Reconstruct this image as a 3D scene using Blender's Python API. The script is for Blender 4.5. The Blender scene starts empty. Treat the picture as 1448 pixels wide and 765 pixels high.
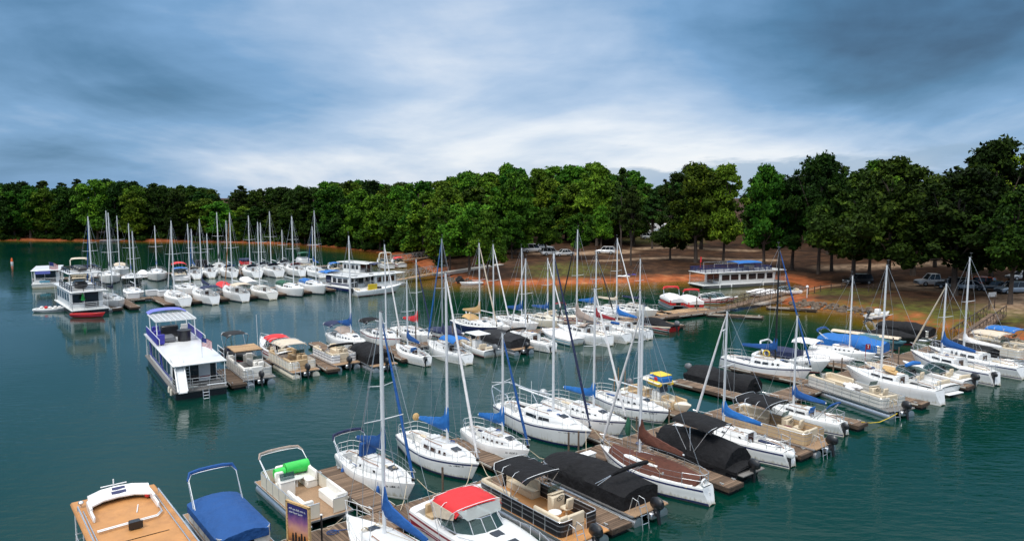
import bpy, bmesh, math, random
import numpy as np
from mathutils import Vector, Matrix
R = math.radians
S = bpy.context.scene
COL = S.collection

# ------------------------------------------------------------------ camera
CAM_H = 16.0
PITCH = R(5.95)
FPX = 1026.0
cd = bpy.data.cameras.new("camera")
cd.sensor_width = 36.0
cd.lens = 36.0 * FPX / 1448.0
cd.clip_start = 0.5
cd.clip_end = 6000
cam = bpy.data.objects.new("camera", cd)
cam.location = (0, 0, CAM_H)
cam.rotation_euler = (R(90) - PITCH, 0, 0)
COL.objects.link(cam)
S.camera = cam
S.view_settings.view_transform = 'Standard'
S.view_settings.look = 'None'
S.view_settings.gamma = 1
S.view_settings.exposure = 0.42
try:
    S.view_settings.use_curve_mapping = False
except Exception:
    pass
S.cycles.max_bounces = 6
S.cycles.diffuse_bounces = 2
S.cycles.glossy_bounces = 3
S.cycles.transparent_max_bounces = 8

# ------------------------------------------------------------------ world sky (storm clouds) and sun
SUN_EL, SUN_AZ = R(52), R(215)          # azimuth clockwise from +Y: behind the camera, over the left shoulder
W = bpy.data.worlds.new("World")
S.world = W
W.use_nodes = True
nt = W.node_tree
nt.nodes.clear()
def nd(t, **k):
    n = nt.nodes.new(t)
    for a, b in k.items():
        setattr(n, a, b)
    return n
def lk(a, b):
    nt.links.new(a, b)
def mth(op, a, b=None, c=None, clamp=False):
    n = nd('ShaderNodeMath', operation=op, use_clamp=clamp)
    for i, v in enumerate((a, b, c)):
        if v is None:
            continue
        if isinstance(v, (int, float)):
            n.inputs[i].default_value = v
        else:
            lk(v, n.inputs[i])
    return n.outputs[0]
def ramp(fac, stops, tree=None):
    n = (tree or nt).nodes.new('ShaderNodeValToRGB')
    cr = n.color_ramp
    while len(cr.elements) > 1:
        cr.elements.remove(cr.elements[-1])
    cr.elements[0].position = stops[0][0]
    cr.elements[0].color = (*stops[0][1], 1)
    for p, c in stops[1:]:
        e = cr.elements.new(p)
        e.color = (*c, 1)
    (tree or nt).links.new(fac, n.inputs[0])
    return n.outputs[0]
tc = nd('ShaderNodeTexCoord')
nrm = nd('ShaderNodeVectorMath', operation='NORMALIZE')
lk(tc.outputs['Generated'], nrm.inputs[0])
sp = nd('ShaderNodeSeparateXYZ')
lk(nrm.outputs[0], sp.inputs[0])
dx, dy, dz = sp.outputs
az = mth('MULTIPLY', mth('ARCTAN2', dx, dy), 57.2958)         # degrees, 0 = straight ahead
el = mth('MULTIPLY', mth('ARCSINE', dz), 57.2958)
# cloud-layer coordinates: a flat layer overhead seen in perspective
den = mth('ADD', mth('MAXIMUM', dz, 0.0), 0.26)
cx = mth('DIVIDE', dx, den)
cy = mth('DIVIDE', dy, den)
cv = nd('ShaderNodeCombineXYZ')
lk(cx, cv.inputs[0]); lk(cy, cv.inputs[1])
def noise(vec, scale, detail=6, rough=0.55, dist=0.0, off=(0, 0, 0), sc=(1, 1, 1), rot=0.0):
    m = nd('ShaderNodeMapping')
    m.inputs['Location'].default_value = off
    m.inputs['Scale'].default_value = sc
    m.inputs['Rotation'].default_value = (0, 0, rot)
    lk(vec, m.inputs[0])
    n = nd('ShaderNodeTexNoise')
    n.inputs['Scale'].default_value = scale
    n.inputs['Detail'].default_value = detail
    n.inputs['Roughness'].default_value = rough
    n.inputs['Distortion'].default_value = dist
    lk(m.outputs[0], n.inputs['Vector'])
    return n.outputs['Fac']
n1 = noise(cv.outputs[0], 0.85, 8, 0.54, 0.6, (6.4, 2.9, 0), (1.0, 0.8, 1), R(25))
n2 = noise(cv.outputs[0], 2.6, 6, 0.55, 0.4, (7.3, 0.4, 0), (0.7, 1.2, 1), R(-20))
n3 = noise(cv.outputs[0], 0.28, 3, 0.5, 0.0, (1.2, 5.0, 0))
av = nd('ShaderNodeCombineXYZ')
lk(mth('MULTIPLY', az, 0.05), av.inputs[0]); lk(mth('MULTIPLY', el, 0.22), av.inputs[1])
n4 = noise(av.outputs[0], 1.0, 6, 0.55, 0.3, (4.0, 2.0, 0))       # long low bands near the horizon
# bright break in the cloud, low and a little right of straight ahead
def sq(x):
    return mth('MULTIPLY', x, x)
b_az = mth('DIVIDE', mth('SUBTRACT', az, 7.0), 21.0)
b_el = mth('DIVIDE', mth('SUBTRACT', el, 2.8), 3.9)
glow = mth('EXPONENT', mth('MULTIPLY', mth('ADD', sq(b_az), sq(b_el)), -1.0))
up_az = mth('DIVIDE', mth('SUBTRACT', az, -3.0), 21.0)
up_el = mth('DIVIDE', mth('SUBTRACT', el, 13.0), 9.0)
glow2 = mth('EXPONENT', mth('MULTIPLY', mth('ADD', sq(up_az), sq(up_el)), -1.0))
lum = mth('ADD', mth('MULTIPLY', glow, 0.46), mth('MULTIPLY', glow2, 0.18))
def bump2(a0, e0, sa, se):
    return mth('EXPONENT', mth('MULTIPLY', mth('ADD', sq(mth('DIVIDE', mth('SUBTRACT', az, a0), sa)), sq(mth('DIVIDE', mth('SUBTRACT', el, e0), se))), -1.0))
lum = mth('ADD', lum, 0.385)
lum = mth('ADD', lum, mth('MULTIPLY', bump2(-34, 9, 11, 8), -0.10))      # storm masses either side
lum = mth('ADD', lum, mth('MULTIPLY', bump2(31, 11, 13, 7), -0.20))
lum = mth('ADD', lum, mth('MULTIPLY', mth('EXPONENT', mth('MULTIPLY', el, -0.20)), 0.12))
lum = mth('ADD', lum, mth('MULTIPLY', mth('SUBTRACT', n1, 0.5), 1.05))
lum = mth('ADD', lum, mth('MULTIPLY', mth('SUBTRACT', n2, 0.5), 0.24))
lum = mth('ADD', lum, mth('MULTIPLY', mth('SUBTRACT', n4, 0.5), 0.34))
lum = mth('ADD', lum, mth('MULTIPLY', mth('SUBTRACT', n3, 0.5), 0.25), clamp=True)
ccol = ramp(lum, [(0.0, (.035, .095, .18)), (0.2, (.075, .20, .36)), (0.42, (.185, .36, .60)), (0.62, (.43, .57, .77)), (0.82, (.80, .85, .92)), (1.0, (1.0, .99, .98))])
# low grey-blue cumulus bank to the right
bank_h = mth('ADD', mth('MULTIPLY', noise(av.outputs[0], 2.2, 7, 0.55, 0.2, (9.0, 3.3, 0)), 9.0), -1.6)
in_az = mth('MULTIPLY', mth('SMOOTH_MIN', mth('MULTIPLY', mth('SUBTRACT', az, 0.0), 0.10), 1.0, 0.2), 1.0, clamp=True)
edge = mth('MULTIPLY', mth('SUBTRACT', bank_h, el), 1.3, clamp=True)
bank = mth('MULTIPLY', mth('MULTIPLY', edge, in_az), 0.72)
mx = nd('ShaderNodeMix', data_type='RGBA')
lk(bank, mx.inputs['Factor']); lk(ccol, mx.inputs['A'])
mx.inputs['B'].default_value = (.26, .40, .58, 1)
# overcast overhead: brighter towards the zenith
zen = mth('MULTIPLY', mth('SUBTRACT', el, 22.0), 1 / 26.0, clamp=True)
mz = nd('ShaderNodeMix', data_type='RGBA')
lk(zen, mz.inputs['Factor']); lk(mx.outputs['Result'], mz.inputs['A'])
mz.inputs['B'].default_value = (1.95, 2.0, 2.05, 1)
bg2 = nd('ShaderNodeBackground'); lk(mz.outputs['Result'], bg2.inputs[0]); bg2.inputs[1].default_value = 0.80
sky = nd('ShaderNodeTexSky', sky_type='NISHITA', sun_disc=False)
sky.sun_elevation = SUN_EL
sky.sun_rotation = SUN_AZ
bg1 = nd('ShaderNodeBackground'); lk(sky.outputs[0], bg1.inputs[0]); bg1.inputs[1].default_value = 0.08
ms = nd('ShaderNodeMixShader'); ms.inputs[0].default_value = 0.88
lk(bg1.outputs[0], ms.inputs[1]); lk(bg2.outputs[0], ms.inputs[2])
wo = nd('ShaderNodeOutputWorld'); lk(ms.outputs[0], wo.inputs[0])

sd = bpy.data.lights.new("sun", 'SUN')
sd.energy = 1.5
sd.angle = R(14)
sd.color = (1.0, .97, .92)
so = bpy.data.objects.new("sun", sd)
so.rotation_euler = (R(90) - SUN_EL, 0, -SUN_AZ + math.pi)
so.location = (-60, -60, 120)
COL.objects.link(so)

rng = random.Random(7)

# ------------------------------------------------------------------ geometry of the place
# marina frame: U along the docks (away to the right), V across them (away to the left), in metres
UX, UY, VX, VY = .783, .622, -.622, .783
def M(u, v, z=0.0):
    return Vector((u * UX + v * VX, u * UY + v * VY, z))
CP, SP = math.cos(PITCH), math.sin(PITCH)
def ray(px, py):
    a = (px - 724) / FPX; b = -(py - 382.5) / FPX
    return Vector((a, CP + b * SP, -SP + b * CP))
def G(px, py, z=0.0):
    d = ray(px, py); t = (z - CAM_H) / d.z
    return Vector((d.x * t, d.y * t, z))
def slot_u(px, v, z=0.0):
    k = (px - 724) / FPX
    return (k * (v * VY * CP + (CAM_H - z) * SP) - v * VX) / (UX - k * UY * CP)
def top_z(p, py):
    k = -(py - 382.5) / FPX
    return CAM_H + (k * p.y * CP - p.y * SP) / (CP + k * SP)
def proj(p):
    d = p.y * CP - (p.z - CAM_H) * SP
    return 724 + FPX * p.x / d, 382.5 - FPX * (p.y * SP + (p.z - CAM_H) * CP) / d

# ------------------------------------------------------------------ materials
def new_mat(name):
    m = bpy.data.materials.new(name)
    m.use_nodes = True
    m.node_tree.nodes.clear()
    return m
def mat(name, col, rough=.5, metal=0.0, var=.12, scale=3.0, hue=0.0, coat=0.0, bump=0.0, bscale=8.0, stain=None, stain_amt=0.0, spec=.5):
    m = new_mat(name); t = m.node_tree; N = t.nodes; L = t.links
    out = N.new('ShaderNodeOutputMaterial'); b = N.new('ShaderNodeBsdfPrincipled')
    L.new(b.outputs[0], out.inputs[0])
    b.inputs['Roughness'].default_value = rough; b.inputs['Metallic'].default_value = metal
    b.inputs['Coat Weight'].default_value = coat; b.inputs['Coat Roughness'].default_value = .12
    b.inputs['Specular IOR Level'].default_value = spec
    c = N.new('ShaderNodeTexCoord'); oi = N.new('ShaderNodeObjectInfo')
    ad = N.new('ShaderNodeVectorMath'); ad.operation = 'ADD'
    cmb = N.new('ShaderNodeCombineXYZ'); mu = N.new('ShaderNodeMath'); mu.operation = 'MULTIPLY'; mu.inputs[1].default_value = 50
    L.new(oi.outputs['Random'], mu.inputs[0]); L.new(mu.outputs[0], cmb.inputs[0]); L.new(mu.outputs[0], cmb.inputs[1])
    L.new(c.outputs['Object'], ad.inputs[0]); L.new(cmb.outputs[0], ad.inputs[1])
    n = N.new('ShaderNodeTexNoise'); n.inputs['Scale'].default_value = scale; n.inputs['Detail'].default_value = 5; n.inputs['Roughness'].default_value = .6
    L.new(ad.outputs[0], n.inputs['Vector'])
    lo = tuple(x * (1 - var) for x in col); hi = tuple(min(1, x * (1 + var)) for x in col)
    r = ramp(n.outputs['Fac'], [(.3, lo), (.7, hi)], t)
    last = r
    if stain:
        n2 = N.new('ShaderNodeTexNoise'); n2.inputs['Scale'].default_value = scale * .45; n2.inputs['Detail'].default_value = 7; n2.inputs['Roughness'].default_value = .7
        L.new(ad.outputs[0], n2.inputs['Vector'])
        f = N.new('ShaderNodeMapRange'); f.inputs[1].default_value = .52; f.inputs[2].default_value = .72; f.inputs[4].default_value = stain_amt
        L.new(n2.outputs['Fac'], f.inputs[0])
        x = N.new('ShaderNodeMix'); x.data_type = 'RGBA'; L.new(f.outputs[0], x.inputs['Factor']); L.new(last, x.inputs['A']); x.inputs['B'].default_value = (*stain, 1)
        last = x.outputs['Result']
    if hue:
        h = N.new('ShaderNodeHueSaturation'); mr = N.new('ShaderNodeMapRange')
        mr.inputs[3].default_value = 1 - hue; mr.inputs[4].default_value = 1 + hue * .25
        L.new(oi.outputs['Random'], mr.inputs[0]); L.new(mr.outputs[0], h.inputs['Value']); L.new(last, h.inputs['Color'])
        last = h.outputs[0]
    L.new(last, b.inputs['Base Color'])
    if bump:
        bn = N.new('ShaderNodeTexNoise'); bn.inputs['Scale'].default_value = bscale; bn.inputs['Detail'].default_value = 4
        L.new(ad.outputs[0], bn.inputs['Vector'])
        bp = N.new('ShaderNodeBump'); bp.inputs['Strength'].default_value = bump; bp.inputs['Distance'].default_value = .14
        L.new(bn.outputs['Fac'], bp.inputs['Height']); L.new(bp.outputs[0], b.inputs['Normal'])
    return m
def glass_mat(name, tint, alpha):
    m = new_mat(name); t = m.node_tree; N = t.nodes; L = t.links
    out = N.new('ShaderNodeOutputMaterial'); b = N.new('ShaderNodeBsdfPrincipled'); tr = N.new('ShaderNodeBsdfTransparent'); mi = N.new('ShaderNodeMixShader')
    tr.inputs[0].default_value = (.75, .85, .84, 1)
    b.inputs['Base Color'].default_value = (*tint, 1); b.inputs['Roughness'].default_value = .06
    mi.inputs[0].default_value = alpha
    L.new(tr.outputs[0], mi.inputs[1]); L.new(b.outputs[0], mi.inputs[2]); L.new(mi.outputs[0], out.inputs[0])
    return m
X = {}
X['white'] = mat('white_gelcoat', (.80, .80, .79), .28, var=.05, scale=1.2, hue=.16, coat=.3, stain=(.58, .55, .47), stain_amt=.22)
X['cream'] = mat('cream_gelcoat', (.72, .66, .54), .35, var=.06, scale=1.5, hue=.06, coat=.2)
X['offwhite'] = mat('aged_gelcoat', (.62, .60, .55), .4, var=.08, scale=1.5, hue=.1, stain=(.36, .33, .26), stain_amt=.4)
X['deck'] = mat('non_skid_deck', (.74, .74, .72), .55, var=.07, scale=6, hue=.12, stain=(.5, .47, .4), stain_amt=.3)
X['navyhull'] = mat('navy_gelcoat', (.012, .02, .07), .2, coat=.5)
X['blackhull'] = mat('black_gelcoat', (.012, .012, .015), .25, coat=.4)
X['tealhull'] = mat('grey_teal_canvas', (.04, .12, .15), .75, bump=.3)
X['bottom'] = mat('bottom_paint_dark', (.02, .025, .04), .7, var=.3, stain=(.07, .07, .03), stain_amt=.6)
X['redbottom'] = mat('bottom_paint_maroon', (.12, .018, .018), .6, var=.3, stain=(.05, .04, .03), stain_amt=.5)
X['navy'] = mat('navy_stripe', (.012, .02, .09), .35)
X['blackstripe'] = mat('black_stripe', (.015, .015, .018), .35)
X['maroon'] = mat('maroon_stripe', (.22, .01, .025), .35)
X['teal'] = mat('light_blue_stripe', (.15, .38, .50), .35)
X['red'] = mat('red_gelcoat', (.50, .02, .02), .3, coat=.3)
X['blue_canvas'] = mat('royal_blue_canvas', (.006, .072, .26), .8, var=.08, scale=2, hue=.25, bump=.9, bscale=2.2)
X['bright_blue'] = mat('bright_blue_canvas', (.010, .125, .40), .8, var=.08, scale=2, bump=.9, bscale=2.2)
X['navy_canvas'] = mat('navy_canvas', (.010, .018, .062), .8, var=.25, scale=5, bump=.6, bscale=5)
X['black_canvas'] = mat('black_canvas', (.0085, .0085, .010), .85, var=.3, scale=3, bump=.9, bscale=3.0, stain=(.03, .03, .03), stain_amt=.35, spec=.25)
X['grey_canvas'] = mat('charcoal_canvas', (.022, .023, .026), .85, var=.2, scale=3, bump=.8, bscale=3, spec=.3)
X['red_canvas'] = mat('red_canvas', (.58, .022, .026), .75, var=.12, scale=3, bump=.3, bscale=3)
X['maroon_canvas'] = mat('maroon_canvas', (.24, .012, .02), .8, var=.2, scale=4, bump=.4)
X['brown_canvas'] = mat('brown_canvas', (.085, .024, .012), .8, var=.2, scale=4, bump=.5, bscale=4)
X['beige_canvas'] = mat('beige_canvas', (.56, .47, .36), .8, var=.1, scale=3, bump=.4, bscale=4)
X['tan_canvas'] = mat('tan_canvas', (.52, .33, .14), .8, var=.12, scale=4, bump=.4)
X['white_canvas'] = mat('white_canvas', (.72, .70, .69), .75, var=.07, scale=3, bump=.4, bscale=3, hue=.08)
X['green_canvas'] = mat('green_canvas', (.012, .09, .05), .8, var=.2, bump=.4)
X['taupe_canvas'] = mat('taupe_canvas', (.33, .26, .22), .8, var=.12, bump=.4)
X['alu'] = mat('brushed_aluminium', (.66, .67, .69), .35, .85, var=.1, scale=4, stain=(.3, .29, .27), stain_amt=.3)
X['mast'] = mat('painted_mast', (.74, .75, .76), .35, .15, var=.06, hue=.12)
X['blackmast'] = mat('black_mast', (.012, .013, .016), .4)
X['woodmast'] = mat('varnished_spar', (.33, .15, .045), .4, var=.2, scale=8)
X['steel'] = mat('stainless_tube', (.70, .71, .72), .22, .7)
X['wire'] = mat('rigging_wire', (.42, .44, .46), .4, .6)
X['blackplastic'] = mat('black_plastic', (.014, .014, .016), .35, coat=.2)
X['greyplastic'] = mat('grey_plastic', (.13, .135, .145), .4)
X['window'] = mat('smoked_window', (.010, .013, .02), .06, var=.2, spec=.7)
X['brownwindow'] = mat('smoked_window_brown', (.05, .025, .018), .08)
X['glass'] = glass_mat('clear_windscreen', (.035, .075, .075), .55)
X['clear_vinyl'] = glass_mat('clear_vinyl', (.45, .46, .45), .5)
X['beige_vinyl'] = mat('beige_vinyl', (.60, .50, .36), .5, var=.08, scale=5)
X['tan_vinyl'] = mat('tan_vinyl', (.48, .34, .19), .5, var=.1, scale=5)
X['white_vinyl'] = mat('white_vinyl', (.76, .73, .67), .45, var=.05, scale=5)
X['maroon_vinyl'] = mat('maroon_vinyl', (.12, .012, .02), .5)
X['carpet'] = mat('tan_deck_carpet', (.30, .19, .11), .9, var=.2, scale=12, stain=(.16, .1, .06), stain_amt=.4)
X['greycarpet'] = mat('grey_deck_carpet', (.17, .16, .15), .9, var=.2, scale=12)
X['green_plastic'] = mat('green_float_tube', (.03, .52, .07), .4)
X['yellow'] = mat('yellow_plastic', (.75, .52, .03), .45)
X['rope'] = mat('dock_rope', (.50, .42, .30), .9)
X['fender'] = mat('white_fender', (.72, .72, .70), .4, stain=(.3, .3, .26), stain_amt=.4)
X['bluefender'] = mat('blue_fender', (.015, .09, .32), .4)
X['tanroof'] = mat('tan_painted_roof', (.46, .215, .07), .6, var=.14, scale=1.3, stain=(.23, .10, .04), stain_amt=.55, bump=.05)
X['purple'] = mat('violet_blue_panel', (.035, .03, .30), .45)
X['lavender'] = mat('lavender_canvas', (.14, .16, .50), .7)
X['flagred'] = mat('flag_red', (.45, .02, .03), .8)
X['flagwhite'] = mat('flag_white', (.75, .75, .75), .8)
X['flagblue'] = mat('flag_blue', (.02, .03, .16), .8)
X['orange'] = mat('orange_plastic', (.75, .13, .02), .5)
X['concrete'] = mat('pale_concrete', (.42, .38, .33), .85, var=.15)
X['rust'] = mat('brown_painted_steel', (.06, .038, .028), .7, var=.3)
X['galv'] = mat('galvanised_steel', (.47, .48, .48), .5, .4, var=.15)
X['rock'] = mat('shore_rock', (.16, .115, .08), .9, var=.35, scale=2, hue=.3, bump=.6)
X['tyre'] = mat('tyre_rubber', (.012, .012, .012), .8)
X['carglass'] = mat('car_glass', (.015, .018, .022), .06)
X['taillight'] = mat('red_lens', (.35, .01, .01), .25)
X['headlight'] = mat('clear_lens', (.6, .62, .62), .15)
for k, c in dict(carwhite=(.76, .76, .76), carblack=(.012, .012, .014), cardark=(.04, .045, .055), carsilver=(.42, .44, .46), carred=(.34, .02, .02), carblue=(.30, .36, .42), carorange=(.62, .10, .02)).items():
    X[k] = mat(k.replace('car', 'car_paint_'), c, .3, .1, var=.05, coat=.6)
def hull_mat(name, col, rough):
    """gelcoat with a scum line just above the water and faint run-off streaks"""
    m = mat(name, col, rough, var=.05, scale=1.2, hue=.14, coat=.3, stain=tuple(c * .72 for c in col), stain_amt=.25); t = m.node_tree; N = t.nodes; L = t.links
    b = next(n for n in N if n.type == 'BSDF_PRINCIPLED'); src = b.inputs['Base Color'].links[0].from_socket
    c = N.new('ShaderNodeTexCoord'); s = N.new('ShaderNodeSeparateXYZ'); L.new(c.outputs['Object'], s.inputs[0])
    mp = N.new('ShaderNodeMapping'); mp.inputs['Scale'].default_value = (5.5, 5.5, .5); L.new(c.outputs['Object'], mp.inputs[0])
    n = N.new('ShaderNodeTexNoise'); n.inputs['Scale'].default_value = 1.3; n.inputs['Detail'].default_value = 5; L.new(mp.outputs[0], n.inputs['Vector'])
    a = N.new('ShaderNodeMath'); a.operation = 'MULTIPLY_ADD'; a.inputs[1].default_value = -.55; L.new(n.outputs['Fac'], a.inputs[0]); L.new(s.outputs[2], a.inputs[2])
    r = N.new('ShaderNodeMapRange'); r.inputs[1].default_value = .05; r.inputs[2].default_value = -.22; r.inputs[4].default_value = .8; L.new(a.outputs[0], r.inputs[0])
    x = N.new('ShaderNodeMix'); x.data_type = 'RGBA'; L.new(r.outputs[0], x.inputs['Factor']); L.new(src, x.inputs['A']); x.inputs['B'].default_value = (.30, .25, .13, 1)
    k = N.new('ShaderNodeMapRange'); k.inputs[1].default_value = .60; k.inputs[2].default_value = .78; k.inputs[4].default_value = .38; L.new(n.outputs['Fac'], k.inputs[0])
    y = N.new('ShaderNodeMix'); y.data_type = 'RGBA'; L.new(k.outputs[0], y.inputs['Factor']); L.new(x.outputs['Result'], y.inputs['A']); y.inputs['B'].default_value = (.42, .37, .27, 1)
    L.new(y.outputs['Result'], b.inputs['Base Color'])
    return m
X['hull_white'] = hull_mat('white_hull_gelcoat', (.78, .78, .77), .3)
X['hull_cream'] = hull_mat('cream_hull_gelcoat', (.70, .64, .52), .35)
X['hull_offwhite'] = hull_mat('aged_hull_gelcoat', (.60, .58, .53), .4)
# weathered planks: boards across local X, each board its own shade
def plank_mat(name, base, dark, pitch, axis):
    m = new_mat(name); t = m.node_tree; N = t.nodes; L = t.links
    out = N.new('ShaderNodeOutputMaterial'); b = N.new('ShaderNodeBsdfPrincipled'); L.new(b.outputs[0], out.inputs[0])
    b.inputs['Roughness'].default_value = .85; b.inputs['Specular IOR Level'].default_value = .3
    c = N.new('ShaderNodeTexCoord'); s = N.new('ShaderNodeSeparateXYZ'); L.new(c.outputs['Object'], s.inputs[0])
    def mm(op, a, v=None):
        n = N.new('ShaderNodeMath'); n.operation = op
        if hasattr(a, 'is_linked'): L.new(a, n.inputs[0])
        else: n.inputs[0].default_value = a
        if v is not None:
            if hasattr(v, 'is_linked'): L.new(v, n.inputs[1])
            else: n.inputs[1].default_value = v
        return n.outputs[0]
    q = mm('DIVIDE', s.outputs[axis], pitch)
    idx = mm('FLOOR', q); fr = mm('FRACT', q)
    wn = N.new('ShaderNodeTexWhiteNoise'); wn.noise_dimensions = '1D'; L.new(idx, wn.inputs['W'])
    mp = N.new('ShaderNodeMapping'); sc = [1.2, 1.2, 1.2]; sc[axis] = 14; mp.inputs['Scale'].default_value = sc; L.new(c.outputs['Object'], mp.inputs[0])
    g = N.new('ShaderNodeTexNoise'); g.inputs['Scale'].default_value = 2.0; g.inputs['Detail'].default_value = 6; g.inputs['Roughness'].default_value = .65; L.new(mp.outputs[0], g.inputs['Vector'])
    big = N.new('ShaderNodeTexNoise'); big.inputs['Scale'].default_value = .35; big.inputs['Detail'].default_value = 4; L.new(c.outputs['Object'], big.inputs['Vector'])
    v = mm('ADD', mm('MULTIPLY', wn.outputs[0], .55), mm('MULTIPLY', g.outputs['Fac'], .5))
    v = mm('ADD', v, mm('MULTIPLY', mm('SUBTRACT', big.outputs['Fac'], .5), .55))
    r = ramp(v, [(.12, dark), (.5, base), (.95, tuple(min(1, x * 1.75) for x in base))], t)
    gap = mm('GREATER_THAN', fr, .90)
    x = N.new('ShaderNodeMix'); x.data_type = 'RGBA'; L.new(gap, x.inputs['Factor']); L.new(r, x.inputs['A']); x.inputs['B'].default_value = (.012, .009, .007, 1)
    L.new(x.outputs['Result'], b.inputs['Base Color'])
    bp = N.new('ShaderNodeBump'); bp.inputs['Strength'].default_value = .5; bp.inputs['Distance'].default_value = .03
    L.new(mm('SUBTRACT', g.outputs['Fac'], gap), bp.inputs['Height']); L.new(bp.outputs[0], b.inputs['Normal'])
    return m
X['plank'] = plank_mat('weathered_dock_boards', (.160, .106, .070), (.045, .029, .020), .15, 0)
X['plank_new'] = plank_mat('pale_new_dock_boards', (.36, .23, .125), (.18, .105, .055), .15, 0)
X['beam'] = mat('dark_dock_timber', (.065, .042, .028), .85, var=.35, scale=2.5, stain=(.02, .02, .015), stain_amt=.6, bump=.4)
X['bumper'] = mat('pale_bumper_strip', (.50, .46, .40), .7, var=.2, scale=3)
X['float'] = mat('black_dock_float', (.014, .014, .015), .6)
X['post'] = mat('mooring_post_timber', (.12, .085, .06), .85, var=.3, scale=3, bump=.4)
X['tabletop'] = mat('varnished_wood_trim', (.30, .13, .05), .5, var=.2, scale=6)

# ------------------------------------------------------------------ mesh builder
class MB:
    def __init__(s):
        s.v = []; s.f = []; s.m = []; s.sm = []
    def add(s, vs, fs, mi=0, sm=False):
        o = len(s.v); s.v += [tuple(p) for p in vs]
        for f in fs:
            s.f.append([i + o for i in f]); s.m.append(mi); s.sm.append(sm)
    def box(s, c, d, mi=0, rz=0.0, ry=0.0, rx=0.0, bev=0.0):
        hx, hy, hz = d[0] / 2, d[1] / 2, d[2] / 2
        if bev > 0:
            bv = min(bev, hx * .95, hy * .95, hz * .95)
            vs = []
            for sx in (-1, 1):
                for sy in (-1, 1):
                    for sz in (-1, 1):
                        vs += [(sx * hx, sy * (hy - bv), sz * (hz - bv)), (sx * (hx - bv), sy * hy, sz * (hz - bv)), (sx * (hx - bv), sy * (hy - bv), sz * hz)]
            I = lambda a, b, c_, k: ((a * 2 + b) * 2 + c_) * 3 + k
            fs = []
            for a in (0, 1):
                fs.append([I(a, 0, 0, 0), I(a, 1, 0, 0), I(a, 1, 1, 0), I(a, 0, 1, 0)])
                fs.append([I(0, a, 0, 1), I(1, a, 0, 1), I(1, a, 1, 1), I(0, a, 1, 1)])
                fs.append([I(0, 0, a, 2), I(1, 0, a, 2), I(1, 1, a, 2), I(0, 1, a, 2)])
            for a in (0, 1):
                for b in (0, 1):
                    fs.append([I(a, b, 0, 0), I(a, b, 1, 0), I(a, b, 1, 1), I(a, b, 0, 1)])
                    fs.append([I(a, 0, b, 0), I(a, 1, b, 0), I(a, 1, b, 2), I(a, 0, b, 2)])
                    fs.append([I(0, a, b, 1), I(1, a, b, 1), I(1, a, b, 2), I(0, a, b, 2)])
            for a in (0, 1):
                for b in (0, 1):
                    for e in (0, 1):
                        fs.append([I(a, b, e, 0), I(a, b, e, 1), I(a, b, e, 2)])
        else:
            vs = [(sx * hx, sy * hy, sz * hz) for sx in (-1, 1) for sy in (-1, 1) for sz in (-1, 1)]
            fs = [[0, 1, 3, 2], [4, 6, 7, 5], [0, 4, 5, 1], [2, 3, 7, 6], [0, 2, 6, 4], [1, 5, 7, 3]]
        if rz or ry or rx:
            mt = Matrix.Rotation(rz, 3, 'Z') @ Matrix.Rotation(ry, 3, 'Y') @ Matrix.Rotation(rx, 3, 'X')
            vs = [mt @ Vector(p) for p in vs]
        s.add([(p[0] + c[0], p[1] + c[1], p[2] + c[2]) for p in vs], fs, mi, bev > 0)
        return s
    def tube(s, a, b, r0, r1=None, n=6, mi=0, cap=True):
        r1 = r0 if r1 is None else r1
        a = Vector(a); b = Vector(b); d = b - a
        if d.length < 1e-6: return s
        d.normalize()
        u = d.orthogonal().normalized(); w = d.cross(u)
        vs = []
        for p, r in ((a, r0), (b, r1)):
            for i in range(n):
                t = 2 * math.pi * i / n
                vs.append(p + u * (r * math.cos(t)) + w * (r * math.sin(t)))
        fs = [[i, (i + 1) % n, n + (i + 1) % n, n + i] for i in range(n)]
        if cap:
            fs += [list(range(n))[::-1], list(range(n, 2 * n))]
        s.add(vs, fs, mi, True)
        return s
    def path(s, pts, r, n=6, mi=0, closed=False):
        pts = [Vector(p) for p in pts]
        k = len(pts); rs = r if isinstance(r, (list, tuple)) else [r] * k
        vs = []; u = None
        for i, p in enumerate(pts):
            a = pts[i - 1] if (i > 0 or closed) else p
            b = pts[(i + 1) % k] if (i < k - 1 or closed) else p
            d = (b - a)
            d = d.normalized() if d.length > 1e-9 else Vector((0, 0, 1))
            if u is None: u = d.orthogonal().normalized()
            u = (u - d * u.dot(d))
            u = u.normalized() if u.length > 1e-6 else d.orthogonal().normalized()
            w = d.cross(u)
            for j in range(n):
                t = 2 * math.pi * j / n
                vs.append(p + u * (rs[i] * math.cos(t)) + w * (rs[i] * math.sin(t)))
        fs = []
        for i in range(k if closed else k - 1):
            i2 = (i + 1) % k
            for j in range(n):
                fs.append([i * n + j, i * n + (j + 1) % n, i2 * n + (j + 1) % n, i2 * n + j])
        if not closed:
            fs += [list(range(n))[::-1], [(k - 1) * n + j for j in range(n)]]
        s.add(vs, fs, mi, True)
        return s
    def loft(s, secs, mi=0, closed=False, cap=True, sm=True, band=None):
        n = len(secs[0]); vs = [p for q in secs for p in q]
        o = len(s.v); s.v += [tuple(p) for p in vs]
        for i in range(len(secs) - 1):
            for j in range(n if closed else n - 1):
                j2 = (j + 1) % n
                s.f.append([o + i * n + j, o + i * n + j2, o + (i + 1) * n + j2, o + (i + 1) * n + j])
                s.m.append(band[j] if band else mi); s.sm.append(sm)
        if cap:
            for i in (0, len(secs) - 1):
                s.f.append([o + i * n + j for j in range(n)]); s.m.append(mi); s.sm.append(False)
        return s
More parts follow.
